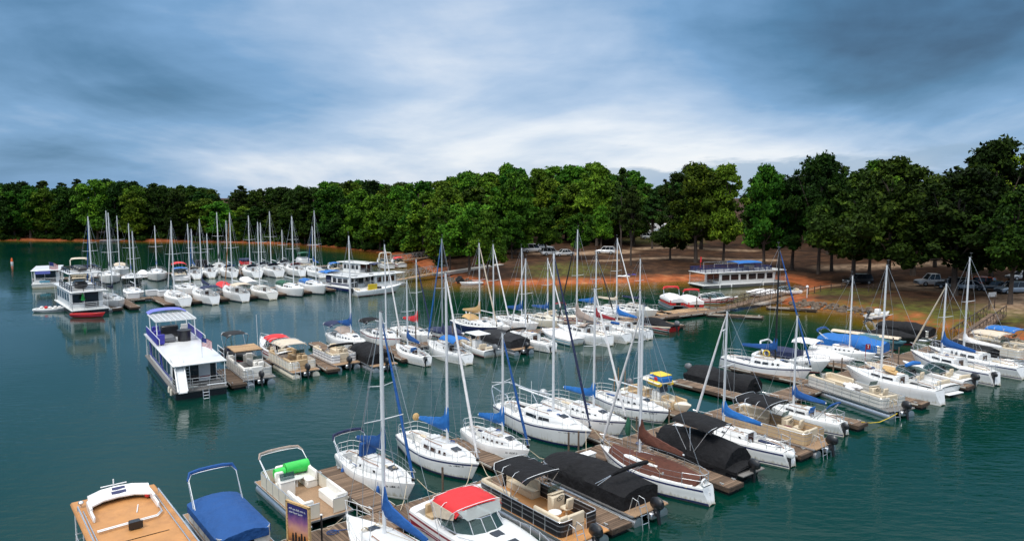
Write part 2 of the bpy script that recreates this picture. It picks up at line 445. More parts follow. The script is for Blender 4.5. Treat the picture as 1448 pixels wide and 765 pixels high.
    def sheet(s, grid, th=.02, mi=0, sm=True):
        """a grid of points [i][j] given thickness th downwards"""
        a, b = len(grid), len(grid[0])
        top = [p for q in grid for p in q]; bot = [(p[0], p[1], p[2] - th) for p in top]
        fs = []
        for i in range(a - 1):
            for j in range(b - 1):
                q = [i * b + j, i * b + j + 1, (i + 1) * b + j + 1, (i + 1) * b + j]
                fs.append(q); fs.append([k + a * b for k in q[::-1]])
        rim = [i * b for i in range(a)] + [(a - 1) * b + j for j in range(1, b)] + [i * b + b - 1 for i in range(a - 2, -1, -1)] + [j for j in range(b - 2, 0, -1)]
        for i in range(len(rim)):
            p, q = rim[i], rim[(i + 1) % len(rim)]
            fs.append([p, q, q + a * b, p + a * b])
        s.add(top + bot, fs, mi, sm)
        return s
    def sphere(s, c, r, n=8, m=5, mi=0, sq=(1, 1, 1)):
        vs = [(c[0], c[1], c[2] - r * sq[2])]
        for i in range(1, m):
            ph = -math.pi / 2 + math.pi * i / m
            for j in range(n):
                t = 2 * math.pi * j / n
                vs.append((c[0] + r * sq[0] * math.cos(ph) * math.cos(t), c[1] + r * sq[1] * math.cos(ph) * math.sin(t), c[2] + r * sq[2] * math.sin(ph)))
        vs.append((c[0], c[1], c[2] + r * sq[2]))
        fs = [[0, 1 + (j + 1) % n, 1 + j] for j in range(n)]
        for i in range(m - 2):
            for j in range(n):
                a = 1 + i * n + j; b = 1 + i * n + (j + 1) % n
                fs.append([a, b, b + n, a + n])
        l = len(vs) - 1; k = 1 + (m - 2) * n
        fs += [[k + j, k + (j + 1) % n, l] for j in range(n)]
        s.add(vs, fs, mi, True)
        return s
    def extrude(s, poly, z0, z1, mi=0):
        n = len(poly)
        vs = [(p[0], p[1], z0) for p in poly] + [(p[0], p[1], z1) for p in poly]
        fs = [list(range(n))[::-1], list(range(n, 2 * n))] + [[i, (i + 1) % n, n + (i + 1) % n, n + i] for i in range(n)]
        s.add(vs, fs, mi, False)
        return s
    def build(s, name, mats, parent=None, angle=38):
        me = bpy.data.meshes.new(name)
        me.from_pydata(s.v, [], s.f)
        if not isinstance(mats, (list, tuple)): mats = [mats]
        for k in mats: me.materials.append(X[k] if isinstance(k, str) else k)
        me.polygons.foreach_set('material_index', s.m)
        me.polygons.foreach_set('use_smooth', [bool(a) for a in s.sm])
        bm = bmesh.new(); bm.from_mesh(me)
        bmesh.ops.recalc_face_normals(bm, faces=bm.faces)
        bm.to_mesh(me); bm.free()
        if any(s.sm):
            me.set_sharp_from_angle(angle=R(angle))
        ob = bpy.data.objects.new(name, me)
        COL.objects.link(ob)
        if parent: ob.parent = parent
        return ob
def tag(o, label=None, cat=None, group=None, kind=None):
    if label: o['label'] = label
    if cat: o['category'] = cat
    if group: o['group'] = group
    if kind: o['kind'] = kind
    return o
def root(name, loc, rz, label, cat, group=None):
    o = bpy.data.objects.new(name, None)
    o.empty_display_size = .3
    o.location = loc; o.rotation_euler = (0, 0, rz)
    COL.objects.link(o)
    return tag(o, label, cat, group)
def copy_tree(o, loc, rz, label, group=None, scale=None):
    c = o.copy(); COL.objects.link(c)
    c.location = loc; c.rotation_euler = (0, 0, rz)
    if scale: c.scale = scale
    if label: c['label'] = label
    if group: c['group'] = group
    for ch in o.children:
        k = ch.copy(); COL.objects.link(k); k.parent = c
        for g in ch.children:
            q = g.copy(); COL.objects.link(q); q.parent = k
    return c
def lerp(a, b, t): return a + (b - a) * t

# ------------------------------------------------------------------ land, lake
SHORE = [(-2500, 420), (-700, 300), (-320, 266), (-181, 257), (-105, 249), (-70, 236), (-53, 221), (-40, 206), (-31, 193), (-24, 174), (-17, 152), (-10, 131), (-3, 128.5), (8, 130), (16, 131), (27, 133.5), (36, 136), (46, 137.5), (52, 134), (52, 126), (48, 119), (43, 112), (40, 107), (42.5, 101.5), (46, 99), (49, 93.5), (51, 89), (53.5, 84), (57, 79), (66, 70), (85, 52), (120, 30), (300, -40), (2500, -300)]
SA = np.array(SHORE, float)
def sdist(x, y):
    """signed distance inland (positive on land)"""
    x = np.asarray(x, float); y = np.asarray(y, float)
    best = np.full(x.shape, 1e9)
    for (ax, ay), (bx, by) in zip(SHORE[:-1], SHORE[1:]):
        ex, ey = bx - ax, by - ay
        t = np.clip(((x - ax) * ex + (y - ay) * ey) / (ex * ex + ey * ey), 0, 1)
        best = np.minimum(best, np.hypot(x - ax - t * ex, y - ay - t * ey))
    poly = SHORE + [(2500, 4000), (-2500, 4000)]
    ins = np.zeros(x.shape, bool)
    for (ax, ay), (bx, by) in zip(poly, poly[1:] + poly[:1]):
        c = ((ay > y) != (by > y))
        with np.errstate(divide='ignore', invalid='ignore'):
            xi = (bx - ax) * (y - ay) / (by - ay) + ax if by != ay else np.full(x.shape, 1e9)
        ins ^= c & (x < xi)
    return np.where(ins, best, -best)
def vnoise(x, y, s, k=0):
    x = x / s; y = y / s
    return (np.sin(x * 1.7 + 1.3 * np.sin(y * 1.1 + k)) + np.sin(y * 1.9 + 1.7 * np.sin(x * .9 + 2 * k)) + np.sin((x + y) * 1.13 + k)) / 3
def height(x, y, d=None):
    x = np.asarray(x, float); y = np.asarray(y, float)
    if d is None: d = sdist(x, y)
    land = np.clip(d, 0, None)
    slope = .010 + .036 / (1 + np.exp(-(x + 45) / 14)) * 1 / (1 + np.exp((x - 250) / 40))
    bank = .9 * (1 - np.exp(-land / 2.6))
    h = bank + slope * np.clip(land - 3, 0, 170) + vnoise(x, y, 9.0) * .18 * np.clip(land / 10, 0, 1) + vnoise(x, y, 2.3, 2) * .07 * np.clip(land / 4, 0, 1)
    return np.where(d > 0, h, np.maximum(.13 * d, -3.5)) - .02
def hz(x, y): return float(height(np.array([x]), np.array([y]))[0])
def on_land(px, py):
    d = ray(px, py); t = 40.0
    for _ in range(900):
        p = (d.x * t, d.y * t, CAM_H + d.z * t)
        if p[2] <= max(hz(p[0], p[1]), 0.0): return Vector(p)
        t += .5
    return Vector(p)
def axis(lo, hi, step, far, g=1.35):
    a = list(np.arange(lo, hi + .1, step)); s = step; v = hi
    while v < far: s *= g; v += s; a.append(v)
    s = step; v = lo
    while v > -far: s *= g; v -= s; a.insert(0, v)
    return np.array(a)
def grid_mesh(name, xs, ys, zf, attrs):
    gx, gy = np.meshgrid(xs, ys, indexing='ij')
    z = zf(gx, gy)
    nx, ny = gx.shape
    co = np.stack([gx, gy, z], -1).reshape(-1, 3)
    i = np.arange(nx * ny).reshape(nx, ny)
    f = np.stack([i[:-1, :-1], i[1:, :-1], i[1:, 1:], i[:-1, 1:]], -1).reshape(-1, 4)
    me = bpy.data.meshes.new(name)
    me.vertices.add(len(co)); me.vertices.foreach_set('co', co.ravel())
    me.loops.add(f.size); me.loops.foreach_set('vertex_index', f.ravel())
    me.polygons.add(len(f)); me.polygons.foreach_set('loop_start', np.arange(0, f.size, 4)); me.polygons.foreach_set('loop_total', np.full(len(f), 4))
    me.polygons.foreach_set('use_smooth', np.ones(len(f), bool))
    me.update()
    for k, fn in attrs.items():
        a = me.attributes.new(k, 'FLOAT', 'POINT')
        a.data.foreach_set('value', fn(gx, gy).ravel().astype(np.float32))
    ob = bpy.data.objects.new(name, me); COL.objects.link(ob)
    return ob
ROADS = [[on_land(px, py) for px, py in q] for q in (
    [(845, 369), (900, 366), (960, 364), (1010, 366), (1090, 369)], [(905, 352), (960, 349), (1000, 352), (1060, 355)],
    [(640, 352), (720, 356), (800, 360), (880, 356)], [(1180, 380), (1260, 376), (1330, 372), (1400, 378)],
    [(1290, 404), (1360, 408), (1447, 412)], [(1112, 416), (1150, 408), (1205, 401)], [(1420, 440), (1440, 420), (1447, 405)])]
RW = [1.4, 2.2, 3.0, 3.5, 4.5, 0.8, 3.0]
def road_f(gx, gy):
    out = np.zeros(gx.shape)
    for q, w in zip(ROADS, RW):
        best = np.full(gx.shape, 1e9)
        for a, b in zip(q[:-1], q[1:]):
            ex, ey = b.x - a.x, b.y - a.y
            t = np.clip(((gx - a.x) * ex + (gy - a.y) * ey) / (ex * ex + ey * ey + 1e-9), 0, 1)
            best = np.minimum(best, np.hypot(gx - a.x - t * ex, gy - a.y - t * ey))
        out = np.maximum(out, np.clip(1.5 - best / w, 0, 1))
    return out
GRASS = [(on_land(800, 380), 7), (on_land(780, 388), 4), (on_land(1260, 445), 7), (on_land(1320, 450), 8), (on_land(1380, 450), 6), (on_land(1190, 412), 5), (on_land(915, 340), 9), (on_land(1220, 440), 5), (on_land(950, 343), 6), (on_land(990, 335), 8)]
def grass_f(gx, gy):
    out = np.zeros(gx.shape)
    for p, r in GRASS:
        out = np.maximum(out, np.clip(1.6 - np.hypot(gx - p.x, gy - p.y) / r, 0, 1))
    return np.clip(out + vnoise(gx, gy, 1.7, 3) * .3 * (out > .02), 0, 1)
terrain = grid_mesh('terrain', axis(-66, 130, 1.6, 2400), axis(66, 262, 1.6, 2400), height, dict(inland=sdist, road=road_f, grass=grass_f))
tag(terrain, kind='structure')
def terrain_mat():
    m = new_mat('clay_and_pine_straw'); t = m.node_tree; N = t.nodes; L = t.links
    out = N.new('ShaderNodeOutputMaterial'); b = N.new('ShaderNodeBsdfPrincipled'); L.new(b.outputs[0], out.inputs[0])
    b.inputs['Roughness'].default_value = .95; b.inputs['Specular IOR Level'].default_value = .15
    c = N.new('ShaderNodeTexCoord')
    def ns(sc, det=6, rg=.6):
        n = N.new('ShaderNodeTexNoise'); n.inputs['Scale'].default_value = sc; n.inputs['Detail'].default_value = det; n.inputs['Roughness'].default_value = rg
        L.new(c.outputs['Object'], n.inputs['Vector']); return n.outputs['Fac']
    def at(k):
        a = N.new('ShaderNodeAttribute'); a.attribute_name = k; return a.outputs['Fac']
    def mixc(f, a, bb):
        x = N.new('ShaderNodeMix'); x.data_type = 'RGBA'
        L.new(f, x.inputs['Factor'])
        for s_, v in (('A', a), ('B', bb)):
            if isinstance(v, tuple): x.inputs[s_].default_value = (*v, 1)
            else: L.new(v, x.inputs[s_])
        return x.outputs['Result']
    def mr(x, a, b_, c_=0., d_=1.):
        n = N.new('ShaderNodeMapRange'); n.inputs[1].default_value = a; n.inputs[2].default_value = b_; n.inputs[3].default_value = c_; n.inputs[4].default_value = d_
        L.new(x, n.inputs[0]); return n.outputs[0]
    def ma(op, a, bb):
        n = N.new('ShaderNodeMath'); n.operation = op; L.new(a, n.inputs[0])
        if isinstance(bb, float): n.inputs[1].default_value = bb
        else: L.new(bb, n.inputs[1])
        return n.outputs[0]
    floor_ = ramp(ns(.35), [(.3, (.018, .010, .006)), (.5, (.050, .024, .012)), (.7, (.105, .052, .026))], t)
    fine = ramp(ns(3.5, 8, .7), [(.35, (.62, .62, .62)), (.65, (1.25, 1.22, 1.2))], t)
    mulx = N.new('ShaderNodeMix'); mulx.data_type = 'RGBA'; mulx.blend_type = 'MULTIPLY'; mulx.inputs['Factor'].default_value = 1
    L.new(floor_, mulx.inputs['A']); L.new(fine, mulx.inputs['B'])
    col = mulx.outputs['Result']
    clay = ramp(ns(.5), [(.3, (.15, .046, .016)), (.55, (.34, .095, .032)), (.75, (.42, .19, .08))], t)
    d = ma('ADD', at('inland'), ma('MULTIPLY', ma('SUBTRACT', ns(.22, 4), .5), 7.0))
    col = mixc(mr(d, 4.6, 1.6), col, clay)
    road = ramp(ns(.8), [(.3, (.30, .19, .115)), (.7, (.46, .32, .21))], t)
    col = mixc(ma('MULTIPLY', at('road'), mr(ns(.9), .25, .6)), col, road)
    gr = ramp(ns(1.2), [(.3, (.035, .055, .008)), (.7, (.12, .115, .022))], t)
    col = mixc(ma('MULTIPLY', at('grass'), mr(ns(.6), .3, .62)), col, gr)
    L.new(col, b.inputs['Base Color'])
    bp = N.new('ShaderNodeBump'); bp.inputs['Strength'].default_value = .6; bp.inputs['Distance'].default_value = .15
    L.new(ns(2.2, 7, .7), bp.inputs['Height']); L.new(bp.outputs[0], b.inputs['Normal'])
    return m
terrain.data.materials.append(terrain_mat())
X['soil'] = terrain.data.materials[0]

WATER_BASE = [(0.0, (.20, .075, .014)), (.10, (.17, .085, .016)), (.26, (.105, .075, .008)), (.46, (.018, .045, .018)), (.75, (.0009, .028, .017)), (1.0, (.0005, .027, .018))]
water = grid_mesh('lake_water', axis(-200, 130, 3, 2300), axis(-20, 300, 3, 2300), lambda x, y: np.zeros(x.shape), dict(inland=sdist))
tag(water, kind='structure')
def water_mat():
    m = new_mat('lake_water'); t = m.node_tree; N = t.nodes; L = t.links
    out = N.new('ShaderNodeOutputMaterial'); b = N.new('ShaderNodeBsdfPrincipled'); L.new(b.outputs[0], out.inputs[0])
    b.inputs['Roughness'].default_value = .04; b.inputs['IOR'].default_value = 1.33; b.inputs['Specular IOR Level'].default_value = .42
    c = N.new('ShaderNodeTexCoord')
    a = N.new('ShaderNodeAttribute'); a.attribute_name = 'inland'
    n0 = N.new('ShaderNodeTexNoise'); n0.inputs['Scale'].default_value = .12; n0.inputs['Detail'].default_value = 4; L.new(c.outputs['Object'], n0.inputs['Vector'])
    s1 = N.new('ShaderNodeMath'); s1.operation = 'MULTIPLY_ADD'; s1.inputs[1].default_value = 9.0; L.new(n0.outputs['Fac'], s1.inputs[0]); s1.inputs[2].default_value = -4.5
    s2 = N.new('ShaderNodeMath'); s2.operation = 'ADD'; L.new(a.outputs['Fac'], s2.inputs[0]); L.new(s1.outputs[0], s2.inputs[1])
    mr = N.new('ShaderNodeMapRange'); mr.inputs[1].default_value = 0; mr.inputs[2].default_value = -26; L.new(s2.outputs[0], mr.inputs[0])
    L.new(ramp(mr.outputs[0], WATER_BASE, t), b.inputs['Base Color'])
    def wave(sc, sx, sy, rot, det):
        mp = N.new('ShaderNodeMapping'); mp.inputs['Scale'].default_value = (sx, sy, 1); mp.inputs['Rotation'].default_value = (0, 0, rot); L.new(c.outputs['Object'], mp.inputs[0])
        n = N.new('ShaderNodeTexNoise'); n.inputs['Scale'].default_value = sc; n.inputs['Detail'].default_value = det; n.inputs['Roughness'].default_value = .55; L.new(mp.outputs[0], n.inputs['Vector'])
        return n.outputs['Fac']
    w1 = wave(2.3, .40, 1.0, R(12), 3); w2 = wave(.45, .6, 1.0, R(-15), 3)
    patch = wave(.022, .55, 1, R(20), 4)
    pm = N.new('ShaderNodeMapRange'); pm.inputs[1].default_value = .38; pm.inputs[2].default_value = .62; pm.inputs[3].default_value = .12; pm.inputs[4].default_value = 1.0; L.new(patch, pm.inputs[0])
    ad = N.new('ShaderNodeMath'); ad.operation = 'MULTIPLY_ADD'; L.new(w2, ad.inputs[0]); ad.inputs[1].default_value = 1.6; L.new(w1, ad.inputs[2])
    bp = N.new('ShaderNodeBump'); bp.inputs['Distance'].default_value = .048
    L.new(ad.outputs[0], bp.inputs['Height']); L.new(pm.outputs[0], bp.inputs['Strength']); L.new(bp.outputs[0], b.inputs['Normal'])
    return m
water.data.materials.append(water_mat())

# ------------------------------------------------------------------ trees
def leaf_mat(name, c0, c1, c2):
    m = new_mat(name); t = m.node_tree; N = t.nodes; L = t.links
    out = N.new('ShaderNodeOutputMaterial'); b = N.new('ShaderNodeBsdfPrincipled'); L.new(b.outputs[0], out.inputs[0])
    b.inputs['Roughness'].default_value = .7; b.inputs['Specular IOR Level'].default_value = .08
    a = N.new('ShaderNodeAttribute'); a.attribute_name = 'shade'
    oi = N.new('ShaderNodeObjectInfo')
    h = N.new('ShaderNodeHueSaturation')
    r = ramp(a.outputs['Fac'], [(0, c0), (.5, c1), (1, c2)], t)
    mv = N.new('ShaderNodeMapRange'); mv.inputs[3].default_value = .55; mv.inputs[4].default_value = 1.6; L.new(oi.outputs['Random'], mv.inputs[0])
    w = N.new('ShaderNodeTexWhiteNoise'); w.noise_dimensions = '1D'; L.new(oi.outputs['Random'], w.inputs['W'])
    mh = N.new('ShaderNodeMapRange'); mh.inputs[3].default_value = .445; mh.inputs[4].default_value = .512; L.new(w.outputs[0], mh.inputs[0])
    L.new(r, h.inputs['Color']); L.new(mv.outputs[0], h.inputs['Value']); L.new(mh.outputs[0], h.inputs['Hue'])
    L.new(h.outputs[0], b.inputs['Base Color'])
    return m
X['leaf'] = leaf_mat('broadleaf_foliage', (.010, .040, .004), (.034, .115, .007), (.105, .225, .013))
X['leaf_dark'] = leaf_mat('dimmed_broadleaf_foliage', (.004, .016, .002), (.012, .042, .004), (.040, .092, .008))  # darker copy of the leaf green: dimmer light at the sides put into colour
X['needle'] = leaf_mat('pine_needles', (.007, .022, .004), (.016, .046, .007), (.038, .080, .011))
X['bark'] = mat('tree_bark', (.085, .062, .048), .9, var=.35, scale=2, bump=.6, hue=.4)
nrg = np.random.default_rng(5)
def leaf_cloud(lobes, count, size, flat=0.0, core=True):
    """quads scattered through lobes (cx,cy,cz,r,flatten) -> verts, faces, shade"""
    L = np.array(lobes); w = L[:, 3] ** 2 * (0.6 + 0.4 * L[:, 4]); w /= w.sum()
    k = nrg.choice(len(L), count, p=w)
    d = nrg.normal(size=(count, 3)); d /= np.linalg.norm(d, axis=1)[:, None]
    d[:, 2] = np.where(d[:, 2] < -.35, -d[:, 2], d[:, 2])
    rr = nrg.uniform(.55, 1.06, count) ** .8
    off = d * (L[k, 3] * rr)[:, None]; off[:, 2] *= L[k, 4]
    off *= (1 + .26 * np.sin(d[:, [1]] * 7 + k[:, None]) * np.cos(d[:, [0]] * 6 + 2 * k[:, None]))
    c = L[k, :3] + off
    nn = d * .45 + nrg.normal(size=(count, 3)) * .75 + np.array([0, 0, .30]); nn /= np.linalg.norm(nn, axis=1)[:, None]
    a = np.cross(nn, nrg.normal(size=(count, 3))); a /= np.linalg.norm(a, axis=1)[:, None]
    b = np.cross(nn, a)
    s = size * nrg.uniform(.55, 1.35, count)[:, None]
    v = np.stack([c - a * s, c + b * s * .55 - nn * s * .15, c + a * s, c - b * s * .55 - nn * s * .15], 1).reshape(-1, 3)
    lob = nrg.uniform(-.22, .22, len(L))
    sh = np.clip(.42 + lob[k] + nrg.normal(size=count) * .16, 0, 1)
    f = np.arange(count * 4).reshape(-1, 4)
    return v, f, np.repeat(sh, 4)
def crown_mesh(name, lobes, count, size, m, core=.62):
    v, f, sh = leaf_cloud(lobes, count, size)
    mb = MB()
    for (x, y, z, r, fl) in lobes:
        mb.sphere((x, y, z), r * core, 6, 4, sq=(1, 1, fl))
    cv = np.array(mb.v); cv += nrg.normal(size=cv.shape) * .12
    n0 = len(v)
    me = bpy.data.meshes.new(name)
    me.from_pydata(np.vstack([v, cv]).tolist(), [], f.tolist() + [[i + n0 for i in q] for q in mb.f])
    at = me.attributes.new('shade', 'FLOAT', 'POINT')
    at.data.foreach_set('value', np.concatenate([sh, np.full(len(cv), .12)]).astype(np.float32))  # inner lumps, added to block light, carry the crown's inner shade as colour
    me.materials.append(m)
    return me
def trunk_mesh(name, Ht, r, top, lobes, nlimb):
    mb = MB()
    pts = []; x = y = 0.0
    for i in range(7):
        z = -.6 + (top + .6) * i / 6
        pts.append((x, y, z)); x += rng.uniform(-.12, .12); y += rng.uniform(-.12, .12)
    mb.path(pts, [r * (1.25 if i == 0 else 1 - .72 * i / 6) for i in range(7)], 7)
    for q in rng.sample(lobes, min(nlimb, len(lobes))):
        i = rng.randint(2, 5); p = Vector(pts[i]); e = Vector(q[:3])
        if e.z < p.z: p = Vector(pts[2])
        mid = p.lerp(e, .5) + Vector((0, 0, .4))
        mb.path([p, mid, e], [r * .38, r * .24, r * .08], 5)
    o = mb.build(name, 'bark')
    me = o.data; bpy.data.objects.remove(o)
    return me
def broadleaf_kind(H, spread, base, nl, count, size, m, lean=0.0):
    lobes = []
    for i in range(nl):
        t = (i + .5) / nl
        z = lerp(base + .08, .93, t) * H
        prof = math.sin(math.pi * min(1, max(0.06, (z / H - base + .10) / (1.16 - base)))) ** .62
        a = i * 2.39996 + rng.uniform(-.5, .5)
        rad = spread * prof * rng.uniform(.25, 1.12) * (1 if t < .9 else .35)
        r = H * rng.choice((.05, .065, .08, .10, .13)) * rng.uniform(.9, 1.15) * (1.05 - .3 * t)
        lobes.append((math.cos(a) * rad + lean * t, math.sin(a) * rad, z, r, rng.uniform(.62, .9)))
    lobes.append((lean * .5, 0, H * lerp(base, .9, .5), spread * .42, 1.1))
    return crown_mesh('crown', lobes, count, size, m), trunk_mesh('trunk', H, H * .017 + .06, H * .82, lobes, 7)
def pine_kind(H, count, m):
    lobes = []
    for i in range(20):
        t = (i + .5) / 20; z = H * lerp(.46, .97, t)
        a = i * 2.39996; rad = H * .155 * (1.1 - t) ** .7 * rng.uniform(.5, 1.1)
        lobes.append((math.cos(a) * rad, math.sin(a) * rad, z, H * rng.uniform(.055, .085) * (1.15 - .5 * t), .5))
    return crown_mesh('crown', lobes, count, .36, m, .5), trunk_mesh('trunk', H, H * .012 + .05, H * .95, lobes, 10)
KINDS = {'woodg': [broadleaf_kind(16, 4.4, .05, 50, 9500, .33, X['leaf']), broadleaf_kind(16, 3.8, .06, 46, 8800, .33, X['leaf'], .5), broadleaf_kind(16, 5.0, .10, 56, 10000, .33, X['leaf'], -.5)],
         'wood': [broadleaf_kind(16, 4.4, .04, 52, 9500, .34, X['leaf']), broadleaf_kind(16, 3.6, .05, 44, 8600, .34, X['leaf_dark']), broadleaf_kind(16, 5.0, .08, 60, 10500, .34, X['leaf']), broadleaf_kind(16, 4.2, .03, 50, 9200, .32, X['leaf_dark']), broadleaf_kind(16, 3.0, .06, 46, 8000, .32, X['leaf'], .7)],
         'broad': [broadleaf_kind(16, 4.6, .18, 46, 8500, .32, X['leaf']), broadleaf_kind(16, 4.0, .15, 42, 8000, .32, X['leaf'], .5), broadleaf_kind(16, 5.2, .20, 52, 9000, .33, X['leaf'], -.5), broadleaf_kind(16, 3.4, .12, 40, 7400, .30, X['leaf'])],
         'dark': [broadleaf_kind(16, 5.0, .17, 52, 9500, .29, X['leaf_dark'], .8), broadleaf_kind(16, 4.4, .14, 48, 9000, .29, X['leaf_dark']), broadleaf_kind(16, 5.6, .18, 58, 10500, .29, X['leaf_dark'], -.6), broadleaf_kind(16, 4.6, .22, 42, 7600, .28, X['leaf_dark'], .5)],
         'pine': [pine_kind(16, 4200, X['needle']), pine_kind(16, 3800, X['needle'])]}
TREES = []
def plant(x, y, H, kind, label, group=None, wide=1.0):
    cr, tr = rng.choice(KINDS[kind])
    s = H / 16.0
    o = root('pine_tree' if kind == 'pine' else 'broadleaf_tree', (x, y, hz(x, y) - .05), rng.uniform(0, 6.28), label, 'tree', group)
    o.scale = (s * wide * rng.uniform(.85, 1.15), s * wide * rng.uniform(.85, 1.15), s)
    for nm, me in (('trunk', tr), ('crown', cr)):
        c = bpy.data.objects.new(nm, me); COL.objects.link(c); c.parent = o
    TREES.append((x, y, H))
    return o
SKY_PX = [(-120, 262), (0, 257), (50, 255), (100, 252), (150, 247), (200, 254), (250, 259), (330, 261), (420, 261), (445, 255), (520, 249), (600, 246), (680, 240), (715, 231), (740, 225), (780, 230), (800, 229), (850, 226), (872, 240), (895, 240), (915, 256), (945, 262), (962, 234), (990, 231), (1020, 240), (1045, 234), (1075, 234), (1095, 252), (1120, 240), (1145, 217), (1180, 224), (1205, 244), (1230, 226), (1265, 220), (1300, 238), (1335, 240), (1365, 244), (1385, 205), (1420, 202), (1436, 240), (1450, 270), (1560, 270)]
def sky_y(px):
    for (a, b), (c, d) in zip(SKY_PX[:-1], SKY_PX[1:]):
        if a <= px <= c: return lerp(b, d, (px - a) / (c - a))
    return 265
# trees one can tell apart in the shore park: (base px, top y, width factor, kind, label)
PARK = [
 (1022, 374, 236, .95, 'broad', 'slim pale-trunked tree behind the bay houseboat\'s railed bow'),
 (984, 372, 233, 1.1, 'broad', 'broad tree on the brown bank just beside the bay houseboat\'s stern flag'),
 (948, 368, 290, .85, 'dark', 'small dark rounded tree on the bank in front of the upper car park'),
 (1080, 384, 236, .9, 'broad', 'tall tree with a split top behind the bay houseboat\'s blue awning'),
 (1120, 382, 262, .9, 'dark', 'dense dark tree standing behind the black mast on the bank'),
 (1157, 388, 219, 1.05, 'dark', 'tall tree with a rounded double top against the sky above the rocky point'),
 (1205, 402, 242, 1.1, 'dark', 'tree with a thick pale trunk near the bank, beside the shore path'),
 (1255, 411, 222, 1.15, 'dark', 'high-domed tree whose thin top lets sky through, beside the tall white mast'),
 (1291, 390, 238, 1.1, 'dark', 'leafy tree standing behind the parked white pickup truck'),
 (1350, 418, 240, 1.25, 'dark', 'massive tree with a stout trunk in front of the row of parked cars'),
 (1400, 404, 199, 1.0, 'dark', 'tallest tree of the shore park, its ragged top rising above all others'),
 (1428, 430, 262, .95, 'dark', 'tree with twin slim trunks on the lawn above the railed gangway'),
 (1446, 412, 268, .9, 'dark', 'dark tree at the edge of the car park beside the silver hatchback'),
 (1176, 384, 262, .9, 'dark', 'shorter dark tree between the rocky point and the dark parked car'),
 (1228, 392, 256, .95, 'dark', 'bushy tree leaning over the dark parked car'),
 (1322, 378, 252, 1.0, 'dark', 'dark tree behind the parked white pickup truck\'s tail'),
 (1376, 388, 246, 1.0, 'dark', 'dark tree behind the orange car'),
 (878, 372, 236, .8, 'pine', 'tall bare-trunked pine beside the small white car on the bank'),
 (892, 376, 262, .8, 'pine', 'slim pine with reddish trunk, beside the taller bare-trunked pine'),
 (922, 352, 268, .9, 'pine', 'thin pine on the grass beside the white estate car'),
 (690, 397, 300, .62, 'broad', 'bright green bushy tree leaning over the clay bank by the gangway path'),
 (664, 388, 284, .85, 'broad', 'round green tree behind the bright bushy tree on the clay bank'),
 (636, 384, 290, .8, 'broad', 'leafy tree at the water\'s edge above the truss gangways'),
 (724, 366, 300, .85, 'broad', 'tree with a dark trunk standing beside the parked white van'),
 (772, 362, 296, .85, 'broad', 'full green tree shading the white pickups on the bank'),
 (818, 366, 300, .8, 'broad', 'light green tree in front of the silver estate car on the bank'),
 (850, 352, 292, .8, 'broad', 'green tree standing behind the small white car on the bank'),
]
for (bx, by, ty, w, k, lab) in PARK:
    p = on_land(bx, by)
    H = top_z(p, ty) - p.z
    plant(p.x, p.y, H * (1.03 if k != 'pine' else 1.0), k, lab, None, w * min(1.25, max(.7, 17 / H)))
# the woods: every tree along the shores
CLEAR = [(on_land(790, 362), 9), (on_land(925, 336), 12), (on_land(960, 345), 9), (on_land(1320, 392), 9), (on_land(1400, 402), 9), (on_land(1210, 392), 6), (on_land(1270, 378), 7), (on_land(870, 372), 9), (on_land(1000, 362), 6)]
def wood(n, x0, x1, y0, y1, dmin, dmax, sp, kinds, label, group, low=.66, wide=1.0, pxr=(-90, 1540), top=1.0):
    c = 0; tries = 0
    xs = nrg.uniform(x0, x1, n * 60); ys = nrg.uniform(y0, y1, n * 60); ds = sdist(xs, ys)
    for x, y, d in zip(xs, ys, ds):
        if c >= n: break
        if not (dmin <= d <= dmax): continue
        px, _ = proj(Vector((x, y, 6)))
        if not (pxr[0] <= px <= pxr[1]): continue
        if any((x - a) ** 2 + (y - b) ** 2 < sp * sp for a, b, _ in TREES): continue
        if any((x - q.x) ** 2 + (y - q.y) ** 2 < r * r for q, r in CLEAR): continue
        h0 = hz(x, y)
        full = top_z(Vector((x, y, 0)), sky_y(px)) - h0
        H = full * rng.uniform(low, 1.0) * top
        H = max(8.0, min(30.0, H))
        plant(x, y, H, rng.choice(kinds), label, group, wide * min(1.35, max(.75, 17 / H)) * rng.uniform(.9, 1.12))
        c += 1
wood(62, -260, -34, 190, 300, .6, 8, 5.4, ['wood'], 'tree at the water\'s edge in the front row of the wood across the far bay', 'front trees of the far-bay wood', .60, 1.1)
wood(58, -270, -34, 190, 330, 11, 34, 6.4, ['wood', 'wood', 'dark', 'pine'], 'tall tree in the back rows of the wood across the far bay', 'back trees of the far-bay wood', .88, 1.2)
wood(22, -45, 20, 120, 240, 2.5, 60, 5.6, ['woodg', 'woodg', 'broad'], 'green tree in the dense mid-bay wood above the truss gangways', 'trees of the mid-bay wood', .60, 1.1, (530, 640))
wood(18, -45, 20, 120, 240, 16, 70, 5.6, ['woodg', 'woodg', 'broad'], 'green tree in the dense mid-bay wood above the truss gangways', 'trees of the mid-bay wood', .62, 1.1, (635, 730))
wood(26, -20, 60, 172, 215, 46, 90, 5.6, ['broad', 'woodg'], 'lower green tree along the edge of the wooded hill behind the cars', 'edge trees of the hill behind the bank', .62, 1.15, (680, 905))
wood(38, -30, 60, 190, 300, 60, 150, 6.0, ['woodg', 'woodg', 'broad', 'pine'], 'tall tree on the wooded hill behind the cars on the bank', 'trees of the hill behind the bank', .86, 1.2, (560, 915))
wood(12, 10, 75, 170, 320, 90, 190, 8, ['dark', 'pine', 'broad'], 'distant tree seen beyond the upper car park', 'trees beyond the upper car park', .85, 1.0, (890, 1010))
wood(34, 40, 130, 110, 230, 30, 95, 6.0, ['dark', 'dark', 'broad', 'pine'], 'dark tree in the wood behind the shore park', 'trees behind the shore park', .80, 1.15, (985, 1520))
